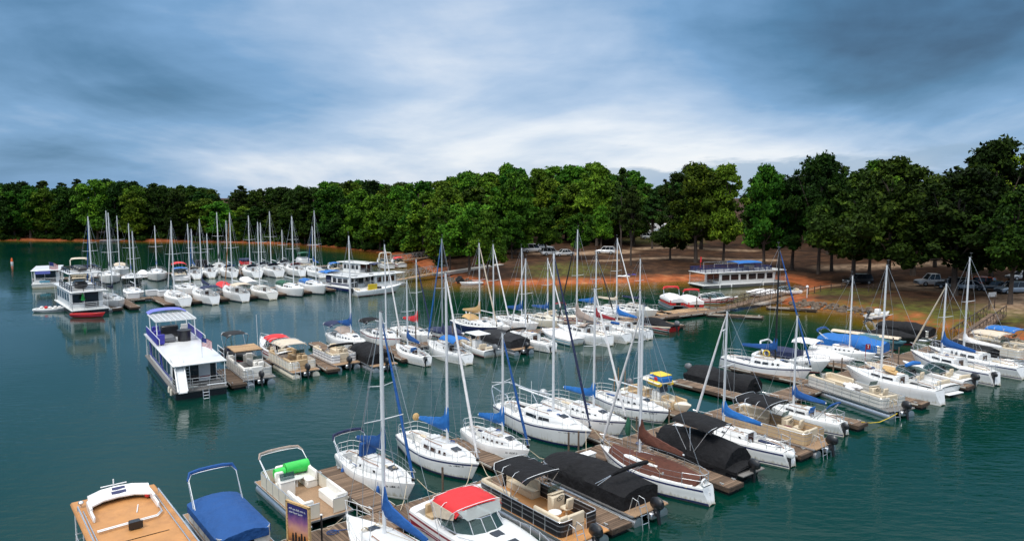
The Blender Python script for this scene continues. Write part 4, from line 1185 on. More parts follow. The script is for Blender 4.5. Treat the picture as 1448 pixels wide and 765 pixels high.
def pontoon(label, pos, yaw, L=7.0, B=2.55, fence='white', stripe='blackstripe', seat='beige_vinyl', floor='carpet', top=None, topc='black_canvas', cover=None, tube='alu', rail='steel', motor=True, group=None, seats=True, ladder=False, rolled=None, slide_green=False, tri=False, cat='pontoon boat', cover_ridge=.55, open_top_x=None, tanks=None):
    rt = place_boat('pontoon_boat', label, cat, group, pos, yaw)
    for y in ([-1, 1] if not tri else [-1, 0, 1]):
        m = MB(); yy = y * (B / 2 - .38)
        m.path([(-L / 2, yy, .10), (-L / 2 + .02, yy, .10), (L / 2 - 1.1, yy, .10), (L / 2 - .55, yy, .16), (L / 2 - .12, yy, .30), (L / 2, yy, .38)], [.05, .33, .33, .29, .14, .03], 12)
        m.build('pontoon', tube, rt)
    zd = .56
    m = MB(); m.box((-.02, 0, zd - .07), (L - .3, B - .1, .07)); m.box((0, 0, zd - .015), (L - .2, B, .06), 1)
    for i in range(7): m.box((lerp(-L / 2 + .5, L / 2 - 1.0, i / 6), 0, zd - .13), (.1, B - .3, .07))
    m.build('deck', ['alu', floor], rt)
    m = MB(); m.box((0, B / 2 + .012, zd - .02), (L - .2, .03, .09)); m.box((0, -B / 2 - .012, zd - .02), (L - .2, .03, .09)); m.box((L / 2 - .09, 0, zd - .02), (.03, B, .09)); m.box((-L / 2 + .09, 0, zd - .02), (.03, B, .09)); m.build('deck_trim', 'alu', rt)
    # fence
    x1 = L / 2 - .28; x0 = -L / 2 + .75; w = B / 2 - .07; hh = .66; c = .28
    out = [(x1 - 0.0, .36), (x1, w - c), (x1 - c * .35, w - c * .35), (x1 - c, w), (x0 + .2, w), (x0 + .06, w - .06), (x0, w - .2), (x0, .45)]
    def wall(pl):
        m = MB()
        z0 = zd + .05
        rows = [z0, z0 + hh * .36, z0 + hh * .44, z0 + hh * .74, z0 + hh * .82, z0 + hh]
        for (a, b) in zip(pl[:-1], pl[1:]):
            d = Vector((b[0] - a[0], b[1] - a[1], 0)).normalized(); nx, ny = -d.y * .02, d.x * .02
            for i in range(5):
                q = [(a[0] + sx * nx, a[1] + sx * ny, rows[k]) for sx in (-1, 1) for k in (i, i + 1)] + [(b[0] + sx * nx, b[1] + sx * ny, rows[k]) for sx in (-1, 1) for k in (i, i + 1)]
                m.add(q, [[0, 1, 5, 4], [2, 6, 7, 3], [1, 3, 7, 5], [0, 4, 6, 2], [0, 2, 3, 1], [4, 5, 7, 6]], 1 if i in (1, 3) else 0)
        m.build('fence_panel', [fence, stripe], rt)
        m = MB(); zt = z0 + hh + .03
        m.path([(p[0], p[1], zt) for p in pl], .024, 6)
        n = max(2, int(L / 1.0))
        for i, p in enumerate(pl):
            if i in (0, 3, 4, 7): m.tube((p[0], p[1], zd), (p[0], p[1], zt), .020, n=5)
        for i in range(1, n):
            x = lerp(pl[4][0], pl[3][0], i / n); s = 1 if pl[3][1] > 0 else -1
            m.tube((x, pl[3][1] + s * .026, zd), (x, pl[3][1] + s * .026, zt), .018, n=5)
        m.build('rail', rail, rt)
    wall(out); wall([(a, -b) for a, b in out])
    if seats and not cover:
        cl = L * .33; couch(rt, (x1 - .1 - cl / 2, w - .36, zd), (cl, .62), ['y+', 'x+'], seat)
        couch(rt, (x1 - .1 - cl * .45, -w + .36, zd), (cl * .9, .62), ['y-', 'x+'], seat)
        couch(rt, (x0 + 1.05, w - .36, zd), (1.9, .62), ['y+', 'x-'], seat)
        couch(rt, (x0 + .36, .1, zd), (.62, w - .1), ['x-'], seat)
        helm(rt, x0 + 2.3, -w + .55, zd, seat, -1, True)
        chair(rt, x0 + 1.55, -w + .55, zd, seat, 1)
        m = MB(); m.tube((x0 + 1.4, .25, zd), (x0 + 1.4, .25, zd + .5), .05, n=6); m.tube((x0 + 1.4, .25, zd + .5), (x0 + 1.4, .25, zd + .54), .32, n=12); m.build('table', 'white', rt)
    if cover:
        m = MB(); secs = []; zt = zd + hh + .08
        N = 27
        for i in range(N):
            u = i / (N - 1); x = lerp(x0 - .06, x1 + .08, u)
            e = 1 if 0 < i < N - 1 else .96
            rg = cover_ridge * (math.sin(math.pi * min(1, max(0, .06 + .9 * u))) ** .55) * (1 + .10 * math.sin(u * 13) + .05 * math.sin(u * 41)) + .04
            ww = (w + .06) * (1 if u < .93 else .86) * e
            zl = zd + .02 if cover not in ('blue_canvas', 'white_canvas') else zt - .32
            secs.append([(x, ww, zl), (x, ww * 1.005, lerp(zl, zt, .6)), (x, ww, zt), (x, ww * .72, zt + rg * .52), (x, ww * .36, zt + rg * .86 + .03 * math.sin(u * 21)), (x, 0, zt + rg), (x, -ww * .36, zt + rg * .86 + .03 * math.sin(u * 17)), (x, -ww * .72, zt + rg * .52), (x, -ww, zt), (x, -ww * 1.005, lerp(zl, zt, .6)), (x, -ww, zl)])
        m.loft(secs); m.build('boat_cover', cover, rt, 50)
    z = zd + 1.95
    if top == 'up':
        xc = x0 + 1.9 if open_top_x is None else open_top_x
        canvas_top(rt, xc - 1.35, xc + 1.45, B * .47, z, topc, .12)
        m = MB()
        for a, b in ((xc - .25, xc - 1.25), (xc - .15, xc - .35), (xc + .05, xc + .6), (xc + .15, xc + 1.35)): hoop(m, a, b, B * .47, zd + hh, z + .03, .02)
        m.build('bimini_frame', 'steel', rt)
    elif top == 'folded':
        folded_bimini(rt, x0 + 1.9, B * .47, zd + hh, x0 + .55, zd + 1.55 + (.25 if cover else 0), topc)
    elif top == 'stern':
        folded_bimini(rt, x0 + 1.0, B * .47, zd + hh, x0 - .15, zd + 1.5, topc)
    if rolled:
        m = MB(); m.path([(x1 - .8, -w, zd + 1.55), (x1 - .8, -w * .5, zd + 1.6), (x1 - .8, 0, zd + 1.6), (x1 - .8, w * .5, zd + 1.6), (x1 - .8, w, zd + 1.55)], [.12, .24, .25, .24, .12], 10); m.build('rolled_canopy', rolled, rt)
        m = MB()
        for xx in (x1 - .3, x1 - 1.5): hoop(m, xx, x1 - .8, w, zd + hh, zd + 1.35)
        m.build('canopy_frame', 'steel', rt)
    if slide_green:
        m = MB(); m.tube((x0 + .75, -.15, zd + .85), (x0 + .75, w - .1, zd + .85), .33, n=14); m.tube((x0 + .85, -.75, zd + .78), (x0 + .85, -.2, zd + .78), .26, n=12); m.build('float_tube', 'green_plastic', rt)
    if motor:
        m = MB(); m.box((-L / 2 + .35, 0, zd + .0), (.75, B * .96, .08), 0, bev=.02); m.build('swim_deck', floor, rt)
        m = MB(); m.box((-L / 2 - .05, 0, .35), (.35, .55, .35), 0, bev=.05); m.build('motor_pod', 'alu', rt)
        outboard(rt, -L / 2 - .15, .62, 0, .15, 'blackplastic', 1.15)
    if ladder:
        m = MB()
        for y in (w - .55, w - .1): m.path([(-L / 2 + .5, y, zd), (-L / 2 + .25, y, zd + .85), (-L / 2 - .1, y, zd + .8), (-L / 2 - .35, y, zd + .1), (-L / 2 - .45, y, -.1)], .02, 5)
        for f in (.2, .5, .8): m.tube((-L / 2 - .12 - .3 * f, w - .55, lerp(zd + .75, 0, f)), (-L / 2 - .12 - .3 * f, w - .1, lerp(zd + .75, 0, f)), .02, n=5)
        m.build('boarding_ladder', 'steel', rt)
    if tanks:
        for y, x in tanks:
            m = MB(); m.box((x, y, zd + .62), (.5, .35, .3), 0, bev=.05); m.build('cool_box', 'maroon_vinyl', rt)
    return rt
def cruiser(label, pos, yaw, L=7.5, B=None, hull='white', stripe='maroon', top=None, cover=None, arch=None, seat='beige_vinyl', sole='deck', bimini=None, screen=True, rail=True, motor='outdrive', group=None, name='cabin_cruiser', cat='motorboat', hatches=2, low=False, sidewin=True, sheer=True, clear=False, dash='blackplastic', flag=False, ttop=None, bag=False, bottom='bottom', c1f=None):
    B = B or L * .345
    rt = place_boat(name, label, cat, group, pos, yaw)
    f = .78 if low else 1.0; k = min(1.15, L / 7.5)
    h = Hull(L, B, .95 * f * k, 1.08 * f * k, 1.35 * f * k, tr=.90, tm=.38, p=2.1, rake=.13, srake=.02, vee=1, depth=.3)
    h.mesh([hull], stripe=sheer).build('hull', [HM.get(hull, hull), bottom, stripe], rt)
    if sheer:
        m = MB()
        for s in (1, -1):
            m.loft([[(h.x(t, h.zs(t) * .60), s * (h.b(t) * (1 - .12 * t ** 2.2) + .015), h.zs(t) * .56), (h.x(t, h.zs(t) * .72), s * (h.b(t) * (1 - .10 * t ** 2.2) + .015), h.zs(t) * .68)] for t in [i / 11 * .93 for i in range(12)]], cap=False)
        m.build('hull_stripe', stripe, rt)
    cw = .80
    c0, c1 = -.44 * L, .04 * L if not low else .02 * L
    if c1f is not None: c1 = c1f * L
    if name == 'centre_console_boat': c0, c1 = -.45 * L, .34 * L
    deck_mesh(h, (c0, c1), .62, .02, 1, .22 if not low else .12, cw=cw).build('deck', [hull if hull in HM else (cover or 'white'), cover or sole], rt)
    zt = h.zs(.45)
    if screen and not cover and name != 'centre_console_boat':
        xs = c1 + .55; hh = .58
        base = [(c1 - 1.2, h.b(h.t(c1 - 1.2)) * .86), (c1 - .1, h.b(h.t(c1)) * .82), (xs + .15, h.b(h.t(xs)) * .55), (xs + .42, h.b(h.t(xs)) * .20)]
        base = base + [(x, -y) for x, y in base[::-1]]
        lo = [(x, y, zt + .12) for x, y in base]; hi = [(x - .55, y * .90, zt + .12 + hh * (1 if i not in (0, 7) else .55)) for i, (x, y) in enumerate(base)]
        for i in range(7):
            m = MB(); q = [lo[i], lo[i + 1], hi[i + 1], hi[i]]; n_ = (Vector(q[1]) - Vector(q[0])).cross(Vector(q[3]) - Vector(q[0])).normalized() * .012
            m.add(q + [tuple(Vector(p) + n_) for p in q], [[0, 1, 2, 3], [7, 6, 5, 4], [0, 4, 5, 1], [1, 5, 6, 2], [2, 6, 7, 3], [3, 7, 4, 0]]); m.build('windscreen', 'glass', rt)
        m = MB(); m.path(hi, .025, 5); m.path(lo, .025, 5)
        for a, b in zip(lo, hi): m.tube(a, b, .022, n=5)
        m.build('windscreen_frame', 'alu', rt)
    zfl = zt - .60
    if not cover and name != 'centre_console_boat':
        couch(rt, (c0 + .40, 0, zfl), (.65, B * .60), ['x-'], seat)
        couch(rt, (c1 - 1.15, B * .24, zfl), (1.2, .55), ['x-', 'x+'], seat)
        chair(rt, c1 - 1.0, -B * .22, zfl, seat, 1)
        helm(rt, c1 - .25, -B * .22, zfl, dash, -1)
        m = MB(); m.box((c1 - .18, B * .22, zfl + .45), (.4, .8, .9), 0, bev=.08); m.build('dashboard', dash, rt)
    if hatches:
        for i in range(hatches):
            x = c1 + 1.3 + i * 1.15
            if x > .42 * L: break
            m = MB(); m.box((x, 0, h.zs(h.t(x)) + .21), (.52, .52, .06), 0, ry=.05, bev=.02); m.build('deck_hatch', 'window', rt)
    if sidewin and not low:
        for s in (1, -1):
            for x in (c1 + .5, c1 + 1.35):
                t = h.t(x); m = MB(); m.box((x, s * (h.b(t) * (1 - .04) + .01), h.zs(t) * .84), (.5, .03, .16), 0, rz=-s * .12, bev=.012); m.build('porthole', 'window', rt)
    if rail:
        mb = MB()
        xs = [c1 + .3 + (L * .5 - c1 - .35) * i / 6 for i in range(7)]
        P_ = [(x, max(h.b(h.t(x)) - .07, .05), h.zs(h.t(x))) for x in xs]
        tp = [(x, y, z + .18 + .32 * min(1, i / 2.5)) for i, (x, y, z) in enumerate(P_)]
        mb.path(tp + [(L / 2 + .12, 0, h.zs(1) + .50)] + [(x, -y, z) for x, y, z in tp[::-1]], .018, 5)
        for a, b in list(zip(P_, tp))[1:]:
            for s in (1, -1): mb.tube((a[0], s * a[1], a[2]), (b[0], s * b[1], b[2]), .014, n=5)
        mb.build('bow_rail', 'steel', rt)
    if top:
        x0, x1 = c1 - 2.1, c1 - .05; z = zt + 1.08
        canvas_top(rt, x0, x1, B * .42, z, top, .22, 'canvas_top', end_drop=.16)
        m = MB()
        for a, b in ((c1 - 1.2, x0 + .1), (c1 - 1.1, c1 - 1.1), (c1 - .9, x1 - .05)): hoop(m, a, b, B * .44, zt + .05, z + .02)
        m.build('canvas_frame', 'steel', rt)
        if clear:
            for s in (1, -1):
                m = MB(); q = [(x0 + .15, s * B * .43, z - .08), (x1 - .05, s * B * .42, z - .1), (c1 - .2, s * B * .42, zt + .65), (c1 - 1.6, s * B * .44, zt + .35)]
                m.add(q + [(a, b + s * .012, c_) for a, b, c_ in q], [[0, 1, 2, 3], [7, 6, 5, 4], [0, 4, 5, 1], [1, 5, 6, 2], [2, 6, 7, 3], [3, 7, 4, 0]]); m.build('side_curtain', 'beige_canvas', rt)
            m = MB(); q = [(x1 - .05, B * .38, z - .02), (x1 - .05, -B * .38, z - .02), (c1 + .35, -B * .30, zt + .72), (c1 + .35, B * .30, zt + .72)]
            m.add(q + [(a + .012, b, c_ + .008) for a, b, c_ in q], [[0, 1, 2, 3], [7, 6, 5, 4], [0, 4, 5, 1], [1, 5, 6, 2], [2, 6, 7, 3], [3, 7, 4, 0]]); m.build('front_curtain', 'clear_vinyl', rt)
    if bimini:
        folded_bimini(rt, c1 - 1.4, B * .44, zt, c1 - 2.1, zt + 1.25, bimini) if bimini != 'white_canvas' else (canvas_top(rt, c1 - 2.4, c1 - .1, B * .44, zt + 1.35, bimini, .16), [MB()])
        if bimini == 'white_canvas':
            m = MB()
            for a, b in ((c1 - 1.3, c1 - 2.3), (c1 - 1.2, c1 - 1.2), (c1 - 1.1, c1 - .2)): hoop(m, a, b, B * .44, zt, zt + 1.37)
            m.build('bimini_frame', 'steel', rt)
    if arch:
        m = MB()
        pts = [(-.30 * L, -B * .46, zt - .05), (-.38 * L, -B * .42, zt + 1.0), (-.40 * L, -B * .3, zt + 1.25), (-.40 * L, B * .3, zt + 1.25), (-.38 * L, B * .42, zt + 1.0), (-.30 * L, B * .46, zt - .05)]
        m.path(pts, [.12, .10, .09, .09, .10, .12], 7); m.build('radar_arch', arch, rt)
    if cover:
        m = MB(); secs = []
        x0, x1 = -.49 * L, (.47 * L if low else .30 * L); N = 15
        for i in range(N):
            u = i / (N - 1); x = lerp(x0, x1, u); t = h.t(x); b = h.b(t) + .04; z = h.zs(t)
            rg = (.50 * math.exp(-((u - .55) / .26) ** 2) + .16) * (1 if u < .97 else .4) * (1 + .08 * math.sin(u * 19))
            xx = h.x(t, z)
            secs.append([(xx, b, z - .16), (xx, b * 1.01, z + .03), (xx, b * .74, z + rg * .45), (xx, b * .36, z + rg * .9), (xx, 0, z + rg), (xx, -b * .36, z + rg * .9), (xx, -b * .74, z + rg * .45), (xx, -b * 1.01, z + .03), (xx, -b, z - .16)])
        m.loft(secs); m.build('boat_cover', cover, rt, 50)
    if name == 'centre_console_boat':
        m = MB(); m.box((-.02 * L, 0, zfl + .55), (.9, .8, 1.1), 0, bev=.10); m.build('helm_console', 'white', rt)
        m = MB(); m.box((.06 * L, 0, zfl + 1.35), (.03, .75, .5), 0, ry=-.35); m.build('windscreen', 'window', rt)
        couch(rt, (-.17 * L, 0, zfl), (.55, .9), ['x-'], seat); couch(rt, (.12 * L, 0, zfl), (.6, .7), ['x-'], seat)
        couch(rt, (-.41 * L, 0, zfl), (.5, B * .55), ['x-'], seat)
        for s in (1, -1): couch(rt, (.24 * L, s * B * .20, zfl), (1.3, .4), ['y+' if s > 0 else 'y-'], seat)
        if ttop:
            z = zfl + 1.85
            m = MB(); g = []
            m.box((-.05 * L, 0, z), (2.3, 1.75, .09), 0, bev=.04); m.build('hard_top', ttop, rt)
            m = MB()
            for s in (1, -1):
                for x0, x1 in ((.02 * L, .08 * L), (-.09 * L, -.16 * L)): m.path([(x0, s * .42, zfl), (x0, s * .45, zfl + 1.2), (x1, s * .6, z)], .03, 5)
            m.build('top_frame', 'alu', rt)
    if motor == 'outdrive':
        m = MB(); m.box((-L / 2 - .22, 0, .28), (.5, B * .72, .07), 0, bev=.02); m.build('swim_platform', 'white', rt)
        m = MB(); m.box((-L / 2 - .15, 0, -.05), (.4, .3, .5), 0, bev=.05); m.build('outdrive', 'blackplastic', rt)
    elif motor == 'twin':
        for y in (-.35, .35): outboard(rt, -L / 2 - .12, .75, y, 0, 'greyplastic', 1.1)
    elif motor:
        outboard(rt, -L / 2 - .1, .70, 0, .35 if motor == 'up' else 0.0, 'greyplastic' if motor == 'grey' else 'blackplastic', 1.1)
    return rt

# ------------------------------------------------------------------ houseboats and small craft
def us_flag(parent, x, y, z, w=.7, hgt=.42, pole=1.6, yaw=0.0):
    m = MB(); m.tube((x, y, z), (x, y, z + pole), .018, n=5); e = m.build('flag_pole', 'alu', parent)
    m = MB(); n = 13; c, s = math.cos(yaw), math.sin(yaw)
    def P_(a, k):
        wv = .05 * math.sin(a * 8 + 1) ; sag = -.35 * w * a * a
        return (x + c * a * w * .7 - s * wv, y + s * a * w * .7 + c * wv, z + pole - .05 - hgt * k / n + sag)
    for k in range(n):
        for i in range(6):
            a, b = i / 6, (i + 1) / 6
            mi = 2 if (k < 7 and i < 3) else k % 2
            q = [P_(a, k), P_(b, k), P_(b, k + 1), P_(a, k + 1)]
            m.add(q + [(p[0] + .006 * s, p[1] - .006 * c - .004, p[2]) for p in q], [[0, 1, 2, 3], [7, 6, 5, 4], [0, 4, 5, 1], [2, 6, 7, 3]], mi)
    m.build('flag', ['flagred', 'flagwhite', 'flagblue'], e)
def rail_rect(parent, x0, x1, w, z, ht, m='steel', n=3, name='railing', sides=(1, 1, 1, 1), r=.02, posts=1.2):
    """horizontal tube rail round a rectangle: sides = (x0 end, x1 end, y- side, y+ side)"""
    mb = MB()
    runs = []
    if sides[0]: runs.append(((x0, -w), (x0, w)))
    if sides[1]: runs.append(((x1, -w), (x1, w)))
    if sides[2]: runs.append(((x0, -w), (x1, -w)))
    if sides[3]: runs.append(((x0, w), (x1, w)))
    for a, b in runs:
        for k in range(1, n + 1): mb.tube((a[0], a[1], z + ht * k / n), (b[0], b[1], z + ht * k / n), r * (1.2 if k == n else .8), n=5)
        q = max(1, int(math.hypot(b[0] - a[0], b[1] - a[1]) / posts))
        for i in range(q + 1):
            u = i / q; mb.tube((lerp(a[0], b[0], u), lerp(a[1], b[1], u), z), (lerp(a[0], b[0], u), lerp(a[1], b[1], u), z + ht), r, n=5)
    return mb.build(name, m, parent)
def houseboat(label, pos, yaw, L=13, B=4.3, p0=2.4, p1=1.6, wall='white', hullc='white', roofc='white', wins=5, winm='window', hh=2.25, upper=None, group=None, band=None, roof_over=.15, railm='steel', zdeck=.75, cat='houseboat', winh=.42, winw=.80, deckm='deck'):
    """porch p0 at -X, foredeck p1 at +X"""
    rt = place_boat('houseboat', label, cat, group, pos, yaw)
    m = MB(); secs = []
    for x, e, lo in ((-L / 2, .97, -.15), (-L / 2 + .3, 1, -.3), (L / 2 - 1.6, 1, -.3), (L / 2 - .5, .93, .1), (L / 2, .86, .42)):
        b = B / 2 * e; secs.append([(x, -b * .92, lo), (x, -b, .1), (x, -b, zdeck - .1), (x, b, zdeck - .1), (x, b, .1), (x, b * .92, lo)])
    m.loft(secs, closed=True, sm=False); m.build('hull', HM.get(hullc, hullc), rt)
    m = MB(); m.box((0, 0, zdeck - .04), (L + .1, B + .1, .16), 0, bev=.04); m.build('lower_deck', deckm, rt)
    x0, x1 = -L / 2 + p0, L / 2 - p1; w = B / 2 - .22
    m = MB(); m.box(((x0 + x1) / 2, 0, zdeck + hh / 2), (x1 - x0, 2 * w, hh), 0, bev=.05); m.build('cabin_wall', wall, rt)
    n = wins; step = (x1 - x0 - .5) / n
    for s in (1, -1):
        for i in range(n):
            xc = x0 + .25 + step * (i + .5); ww = step * (winw if i % 3 else winw * .8)
            m = MB(); m.box((xc, s * (w + .005), zdeck + hh * .60), (ww, .03, hh * winh), 0); e = m.build('window', winm, rt)
            m = MB()
            for dx_ in (-ww / 2, ww / 2): m.box((xc + dx_, s * (w + .012), zdeck + hh * .60), (.05, .04, hh * (winh + .04)))
            for dz_ in (-1, 1): m.box((xc, s * (w + .012), zdeck + hh * (.60 + dz_ * (winh / 2 + .015))), (ww + .05, .04, .05))
            m.build('frame', 'alu', e)
        if band:
            m = MB(); m.box(((x0 + x1) / 2, s * (w + .008), zdeck + hh * .24), (x1 - x0 - .1, .03, .22)); m.build('side_band', band, rt)
    for xx, sgn in ((x0, -1), (x1, 1)):
        m = MB(); m.box((xx + sgn * .006, -w * .30, zdeck + 1.02), (.04, w * .85, 2.0)); m.build('door', 'window', rt)
        m = MB(); m.box((xx + sgn * .006, w * .52, zdeck + 1.2), (.04, w * .7, 1.3)); m.build('window', 'window', rt)
    zr = zdeck + hh
    m = MB(); m.box((0, 0, zr + .07), (L - .1, B + roof_over, .16), 0, bev=.06); m.build('roof', roofc, rt)
    m = MB()
    for x in (-L / 2 + .12, L / 2 - .25):
        for s in (1, -1):
            m.tube((x, s * (B / 2 - .12), zdeck), (x, s * (B / 2 - .12), zr), .035, n=6)
    m.build('porch_post', 'white', rt)
    rail_rect(rt, -L / 2 + .08, x0, B / 2 - .06, zdeck, .95, railm, 4, 'porch_railing', (1, 0, 1, 1))
    rail_rect(rt, x1, L / 2 - .15, B / 2 - .10, zdeck, .95, railm, 4, 'foredeck_railing', (0, 1, 1, 1))
    return rt, zr + .15, w
def small_boat(label, pos, yaw, L=3.2, B=1.4, hull='white', inner='deck', cat='dinghy', name='dinghy', seats=True, cargo=None, z=0, group=None):
    rt = place_boat(name, label, cat, group, (pos[0], pos[1], z), yaw)
    h = Hull(L, B, .42, .42, .55, tr=.8, tm=.4, p=1.9, rake=.08, srake=0, depth=.14)
    h.mesh([hull]).build('hull', [hull, hull, 'navy'], rt)
    deck_mesh(h, (-.45 * L, .30 * L), .32, .02, 1, .04, cw=.80).build('deck', [hull, inner], rt)
    if seats:
        for x in (-.22 * L, .10 * L):
            m = MB(); m.box((x, 0, .34), (.28, B * .82, .05), 0, bev=.02); m.build('thwart', inner, rt)
    if cargo:
        for i in range(5):
            m = MB(); m.sphere((lerp(-.3, .25, i / 4) * L, rng.uniform(-.2, .2), .55), .26, 7, 5, sq=(1, 1, .7)); m.build('cushion', ['white_canvas', 'red_canvas', 'white_canvas', 'white', 'white_canvas'][i], rt)
    return rt
def jet_ski(label, pos, yaw, hull='white', trim='purple', z=0.0, cover=None):
    rt = place_boat('jet_ski', label, 'jet ski', None, (pos[0], pos[1], z), yaw)
    L, B = 3.1, 1.15
    h = Hull(L, B, .45, .42, .62, tr=.75, tm=.45, p=1.9, rake=.15, srake=0, depth=.2, vee=1)
    h.mesh([hull]).build('hull', [hull, 'blackhull', trim], rt)
    deck_mesh(h, None).build('deck', [hull], rt)
    m = MB(); secs = []
    for x, w, t in ((-1.35, .20, .50), (-1.2, .24, .78), (-.6, .22, .86), (-.1, .20, .80), (.15, .30, .85), (.5, .32, .92), (1.0, .22, .78), (1.4, .06, .62)):
        secs.append([(x, w * 1.3, .42), (x, w, t - .08), (x, w * .5, t), (x, -w * .5, t), (x, -w, t - .08), (x, -w * 1.3, .42)])
    m.loft(secs); m.build('seat_and_cowl', cover or trim, rt)
    m = MB(); m.path([(.1, -.38, 1.02), (.28, -.2, 1.06), (.28, .2, 1.06), (.1, .38, 1.02)], .03, 5); m.tube((.28, 0, .85), (.26, 0, 1.06), .05, n=5); m.build('handlebar', 'blackplastic', rt)
    return rt

# ------------------------------------------------------------------ docks
def dock(name, label, cat, pos, yaw, L, Wd, z=.45, group=None, edge=(1, 1), plank='plank', ends=True, across=True):
    """runs along local +X from the origin; width centred on Y"""
    rt = root(name, (pos[0], pos[1], 0), yaw, label, cat, group)
    m = MB(); m.box((L / 2, 0, z - .025), (L, Wd, .05)); m.build('decking', plank, rt)
    m = MB()
    for s in (1, -1): m.box((L / 2, s * (Wd / 2 + .03), z - .13), (L, .06, .24))
    if ends:
        for x in (-.03, L + .03): m.box((x, 0, z - .13), (.06, Wd + .12, .24))
    m.build('side_beam', 'beam', rt)
    n = max(2, int(L / 2.6))
    for i in range(n):
        f = MB(); f.box((lerp(.7, L - .7, i / (n - 1)), 0, .06), (1.2, Wd * .86, .36), 0, bev=.05); f.build('float', 'float', rt)
    for s, e in zip((1, -1), edge):
        if e:
            k = int(L / 2.2)
            for i in range(max(1, k)):
                if e == 2 or rng.random() < .75:
                    m = MB(); m.box((L * (i + .5) / max(1, k), s * (Wd / 2 + .075), z - .06), (L / max(1, k) * .86, .04, .10)); m.build('bumper_strip', 'bumper', rt)
    m = MB()
    q = max(2, int(L / 3.2))
    for i in range(q):
        x = lerp(.5, L - .5, i / (q - 1)) if q > 1 else L / 2
        for s in (1, -1):
            m.box((x, s * (Wd / 2 - .10), z + .03), (.08, .05, .06)); m.box((x, s * (Wd / 2 - .10), z + .075), (.26, .05, .035))
    m.build('mooring_cleat', 'galv', rt)
    return rt
POSTS = []
def post(label, pos, h=1.1, z=.45, r=.06, m='post', cap=None, group='mooring posts along the docks', lamp=False):
    rt = root('mooring_post', (pos[0], pos[1], z), 0, label, 'post', group)
    mb = MB(); mb.tube((0, 0, -z - .8), (0, 0, h), r, r * .95, 8); mb.build('pole', m, rt)
    if cap:
        mb = MB(); mb.sphere((0, 0, h + .03), r * 1.5, 8, 5, sq=(1, 1, .7)); mb.build('cap', cap, rt)
    if lamp:
        mb = MB(); mb.box((0, 0, h + .1), (.22, .22, .25), 0, bev=.05); mb.build('lamp_head', 'white', rt)
    return rt
def truss_gangway(label, a, b, w=1.5, ht=1.2, m='galv', deckm='plank_new', name='gangway', bays=None, cat='gangway', solid=False):
    a = Vector(a); b = Vector(b); d = b - a; L = d.length
    yaw = math.atan2(d.y, d.x); sl = math.asin(d.z / L)
    rt = root(name, a, yaw, label, cat); rt.rotation_euler = (0, -sl, yaw)
    mb = MB(); mb.box((L / 2, 0, .0), (L, w, .06)); mb.build('walkway', deckm, rt)
    n = bays or max(4, int(L / 1.3))
    for s in (1, -1):
        mb = MB(); y = s * (w / 2 + .04)
        for z in (-.12, ht): mb.box((L / 2, y, z), (L, .07, .09))
        mb.box((L / 2, y, ht * .55), (L, .03, .04))
        for i in range(n + 1): mb.tube((L * i / n, y, -.1), (L * i / n, y, ht), .03, n=4)
        for i in range(n):
            p, q = (L * i / n, y, -.1), (L * (i + 1) / n, y, ht)
            if i % 2: p, q = (p[0], y, ht), (q[0], y, -.1)
            mb.tube(p, q, .025, n=4)
        mb.build('side_truss', m, rt)
    return rt

